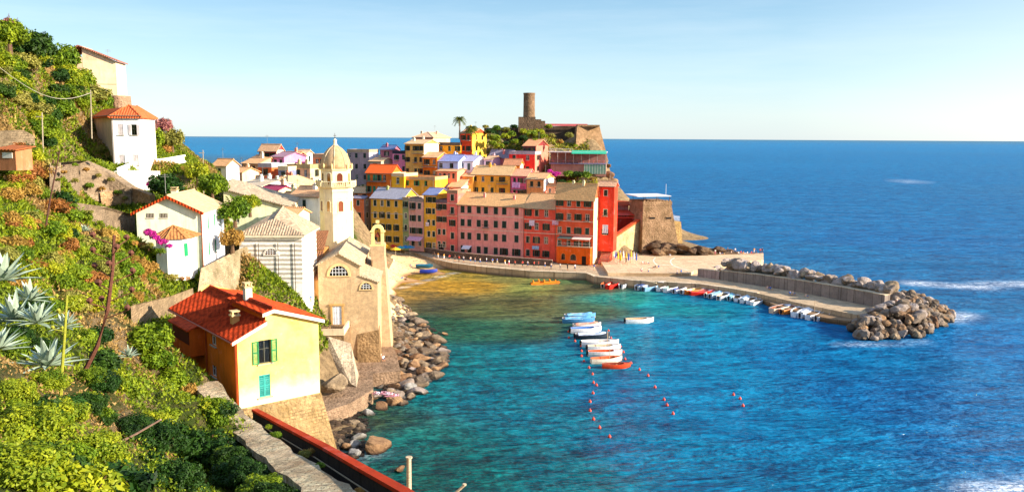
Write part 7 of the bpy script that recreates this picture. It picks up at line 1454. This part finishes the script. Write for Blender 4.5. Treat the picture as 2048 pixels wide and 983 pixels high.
# flower stalks
def stalk(label, pts, Y, r, col, br=0):
    P = [at(x, y, Y) for x, y in pts]; o = P[0].copy(); m = MB(); m.tube([q - o for q in P], [r * (1 - .6 * i / len(P)) for i in range(len(P))], 6)
    T = tag(m.build('flower_stalk', [M('wood', col)], None, o), label, 'agave flower stalk')
    if br:
        b = MB()
        for i in range(br):
            f = .55 + .43 * i / br; k = f * (len(P) - 1); q = P[int(k)].lerp(P[min(len(P) - 1, int(k) + 1)], k - int(k)) - o; a = i * 2.2; l = r * 9 * (1.2 - f * .5); e = q + Vector((l * math.cos(a), l * math.sin(a), l * .4)); b.tube([q, e], r * .2, 4); b.lathe([(r * .5, 0), (r * 1.3, r), (r * .6, r * 2)], 6, e)
        b.build('side_branch', [M('wood', col)], T)
    return T
stalk('thick brown agave flower stalk leaning across the left slope', [(148, 800), (165, 750), (195, 690), (215, 620), (225, 540), (228, 470)], 38, .13, '6A4030', 14)
stalk('straight yellow green agave flower stalk near the agaves', [(121, 800), (124, 740), (130, 660), (134, 590)], 31, .07, '9A9A30', 8)
stalk('thin dark dry stalk in the upper left slope', [(92, 450), (100, 400), (112, 340), (120, 300)], 62, .07, '5A3A30', 10)
stalk('fallen pale branch lying above the shaded shrubs', [(225, 890), (270, 868), (322, 838)], 33, .06, 'C8A088')
# dry grass and undergrowth (uncountable)
def cover(name, n, xr, yr, ls, c1, c2, cond, seed, up=1.0):
    r = np.random.default_rng(seed); X = r.uniform(*xr, n * 3); Y = r.uniform(*yr, n * 3); i = ((X - gx[0]) / 1.1).astype(int); j = ((Y - gy[0]) / 1.1).astype(int); fx = (X - gx[0]) / 1.1 - i; fy = (Y - gy[0]) / 1.1 - j
    Z = GZ[j, i] * (1 - fx) * (1 - fy) + GZ[j, i + 1] * fx * (1 - fy) + GZ[j + 1, i] * (1 - fx) * fy + GZ[j + 1, i + 1] * fx * fy
    k = np.where(cond(X, Y, Z))[0][:n]; X, Y, Z = X[k], Y[k], Z[k]; n = len(k); dist = np.hypot(X, Y); s = (ls * np.clip(dist / 40, .45, 2.6) * r.uniform(.5, 1.3, n))[:, None]
    nz = vnoise(X, Y, 3.2, seed + 5) + .5; p = np.stack([X, Y, Z + nz * .9 * r.random(n) * up], 1); d = r.normal(size=(n, 3)); d[:, 2] = np.abs(d[:, 2]) + .4; d /= np.linalg.norm(d, axis=1)[:, None]; a = np.cross(d, r.normal(size=(n, 3))); a /= np.linalg.norm(a, axis=1)[:, None]
    v = np.stack([p - a * s * .45, p + a * s * .45, p + d * s * 1.5], 1).reshape(-1, 3)
    me = bpy.data.meshes.new(name); me.vertices.add(3 * n); me.vertices.foreach_set('co', v.reshape(-1)); me.loops.add(3 * n); me.loops.foreach_set('vertex_index', np.arange(3 * n, dtype=np.int32)); me.polygons.add(n); me.polygons.foreach_set('loop_start', np.arange(0, 3 * n, 3, dtype=np.int32)); me.update(calc_edges=True)
    at_ = me.attributes.new('lc', 'FLOAT', 'POINT'); at_.data.foreach_set('value', np.repeat(r.random(n), 3).astype(np.float32)); me.materials.append(M('leaf', c1, c2)); o = link(name, me); o['kind'] = 'stuff'; return o
def slope(X, Y, Z): return (Z > 6) & (Y > 8) & (X < -Y * .10 - 1) & ~((X > -22) & (Y < 60) & (Y > 26) & (X > -Y * .315 - .3)) & ~((Y > 168))
cov1 = cover('dry_grass', 150000, (-75, -2), (8, 165), .1, '7A6030', 'B89858', lambda X, Y, Z: slope(X, Y, Z) & (vnoise(X, Y, 9, 30) > .16), 40); tag(cov1, 'dry ochre grass covering open patches of the left slope', 'grass')
cov2 = cover('undergrowth', 420000, (-75, -2), (8, 165), .115, '2A480A', '94A01C', lambda X, Y, Z: slope(X, Y, Z) & (vnoise(X, Y, 9, 30) < .26), 41); tag(cov2, 'low green undergrowth between the shrubs of the left slope', 'undergrowth')
cov3 = cover('ground_cover', 14000, (-20, 45), (215, 285), .25, '4A5A18', 'A8A030', lambda X, Y, Z: (Z > 8) & (X < 26), 42); tag(cov3, 'green growth on the slopes between the hill village houses', 'ground cover')
for i in range(15):
    f = .9 + i * .22; k = min(4, int(f)); q = pc[k].lerp(pc[k + 1], min(1, f - k)); shrub(q - nP[k] * (-1.9 if nP[k].x < 0 else 1.9) + Vector((0, 0, -.6)), rq.uniform(.9, 1.3), rq.choice(('dark', 'dark', 'green')), 'in the row added for shade on the left edge of the footpath', 'shade shrubs added along the footpath')  # row added to deepen the shade left of the path
# tufts along the path
for i in range(14):
    f = rq.uniform(0, 4.9); k = int(f); q = pc[k].lerp(pc[k + 1], f - k); s_ = rq.choice((-1, 1)); q = q + nP[k] * s_ * rq.uniform(.9, 1.4); shrub(q + Vector((0, 0, -.05)), rq.uniform(.22, .45), rq.choice(('ochre', 'olive', 'green')), 'growing along the edge of the stone footpath', 'tufts along the footpath', lod=LFM, name='grass_tuft')
# shed at the left edge
p = at(-6, 318, 74); T = thing('garden_shed', 'small shed with rusty roof at the left edge', 'shed', p, R(-10)); m = MB(); m.box(0, 0, -1, 1.9, 2, .9); m.build('wall', [M('plaster', 'B87850')], T); m = MB(); m.slab([(-.3, -.3, .9), (2.2, -.3, .85), (2.2, 2.2, 1.15), (-.3, 2.2, 1.25)], .08); m.build('roof', [M('tile', 'B8683A')], T); m = MB(); m.box(.6, -.04, .1, 1.6, -.003, .6); m.build('shutter', [M('paint', 'F0E8DC')], T)
# ------------------------------------------------------------------ light
EL, BE = 20.5, -15.0
s = Vector((math.cos(R(BE)) * math.cos(R(EL)), math.sin(R(BE)) * math.cos(R(EL)), math.sin(R(EL))))
ld = bpy.data.lights.new('sun', 'SUN'); ld.energy = 4.5; ld.angle = R(.53); ld.color = (1.0, .89, .74); lo = bpy.data.objects.new('sun', ld); COL.objects.link(lo); lo.rotation_euler = s.to_track_quat('Z', 'Y').to_euler()
w = bpy.data.worlds.new('World'); scn.world = w; w.use_nodes = True; nt = w.node_tree; bgn = nt.nodes['Background']; sk = nt.nodes.new('ShaderNodeTexSky'); sk.sky_type = 'NISHITA'; sk.sun_disc = False; sk.sun_elevation = R(EL); sk.sun_rotation = R(90 - BE); sk.air_density = 1.0; sk.dust_density = .6; sk.ozone_density = 1.6; sk.altitude = 30
tc = nt.nodes.new('ShaderNodeTexCoord'); sp = nt.nodes.new('ShaderNodeSeparateXYZ'); nt.links.new(tc.outputs['Generated'], sp.inputs[0])
rp = nt.nodes.new('ShaderNodeValToRGB'); nt.links.new(sp.outputs['Z'], rp.inputs[0]); e = rp.color_ramp.elements
while len(e) < 4: e.new(.5)
for i, (p_, c_) in enumerate(((0.0, (.52, .64, .72)), (.07, (.35, .53, .65)), (.17, (.15, .33, .50)), (.6, (.32, .48, .80)))): e[i].position = p_; e[i].color = c_ + (1,)  # overhead stop brighter than mid sky: added fill for shaded fronts
dt = nt.nodes.new('ShaderNodeVectorMath'); dt.operation = 'DOT_PRODUCT'; nt.links.new(tc.outputs['Generated'], dt.inputs[0]); dt.inputs[1].default_value = (s.x, s.y, 0)
mr_ = nt.nodes.new('ShaderNodeMapRange'); nt.links.new(dt.outputs['Value'], mr_.inputs[0]); mr_.inputs[1].default_value = .05; mr_.inputs[2].default_value = .75
zr = nt.nodes.new('ShaderNodeMapRange'); nt.links.new(sp.outputs['Z'], zr.inputs[0]); zr.inputs[1].default_value = .02; zr.inputs[2].default_value = .32; zr.inputs[3].default_value = 1; zr.inputs[4].default_value = 0
pm = nt.nodes.new('ShaderNodeMath'); pm.operation = 'MULTIPLY'; nt.links.new(mr_.outputs[0], pm.inputs[0]); nt.links.new(zr.outputs[0], pm.inputs[1])
m1 = nt.nodes.new('ShaderNodeMix'); m1.data_type = 'RGBA'; nt.links.new(pm.outputs[0], m1.inputs[0]); nt.links.new(rp.outputs[0], m1.inputs[6]); m1.inputs[7].default_value = (1.05, 1.03, .98, 1)
cmap = nt.nodes.new('ShaderNodeMapping'); nt.links.new(tc.outputs['Generated'], cmap.inputs[0]); cmap.inputs['Scale'].default_value = (1.6, 1.6, 16)
cn_ = nt.nodes.new('ShaderNodeTexNoise'); nt.links.new(cmap.outputs[0], cn_.inputs['Vector']); cn_.inputs['Scale'].default_value = 1.3; cn_.inputs['Detail'].default_value = 6; cn_.inputs['Roughness'].default_value = .62
cr_ = nt.nodes.new('ShaderNodeMapRange'); nt.links.new(cn_.outputs['Fac'], cr_.inputs[0]); cr_.inputs[1].default_value = .45; cr_.inputs[2].default_value = .75; cr_.inputs[4].default_value = .35
m3_ = nt.nodes.new('ShaderNodeMix'); m3_.data_type = 'RGBA'; nt.links.new(cr_.outputs[0], m3_.inputs[0]); nt.links.new(m1.outputs[2], m3_.inputs[6]); m3_.inputs[7].default_value = (.62, .68, .72, 1); m1 = m3_
sc_ = nt.nodes.new('ShaderNodeVectorMath'); sc_.operation = 'SCALE'; nt.links.new(m1.outputs[2], sc_.inputs[0]); sc_.inputs[3].default_value = 4.6
m2_ = nt.nodes.new('ShaderNodeMix'); m2_.data_type = 'RGBA'; m2_.inputs[0].default_value = .72; nt.links.new(sk.outputs[0], m2_.inputs[6]); nt.links.new(sc_.outputs[0], m2_.inputs[7]); nt.links.new(m2_.outputs[2], bgn.inputs[0]); bgn.inputs[1].default_value = .118
scn.view_settings.view_transform = 'Standard'; scn.view_settings.look = 'None'; scn.view_settings.exposure = 1.36; scn.view_settings.gamma = 1
scn.cycles.max_bounces = 6; scn.cycles.transparent_max_bounces = 4; scn.cycles.use_denoising = True; scn.cycles.caustics_reflective = False
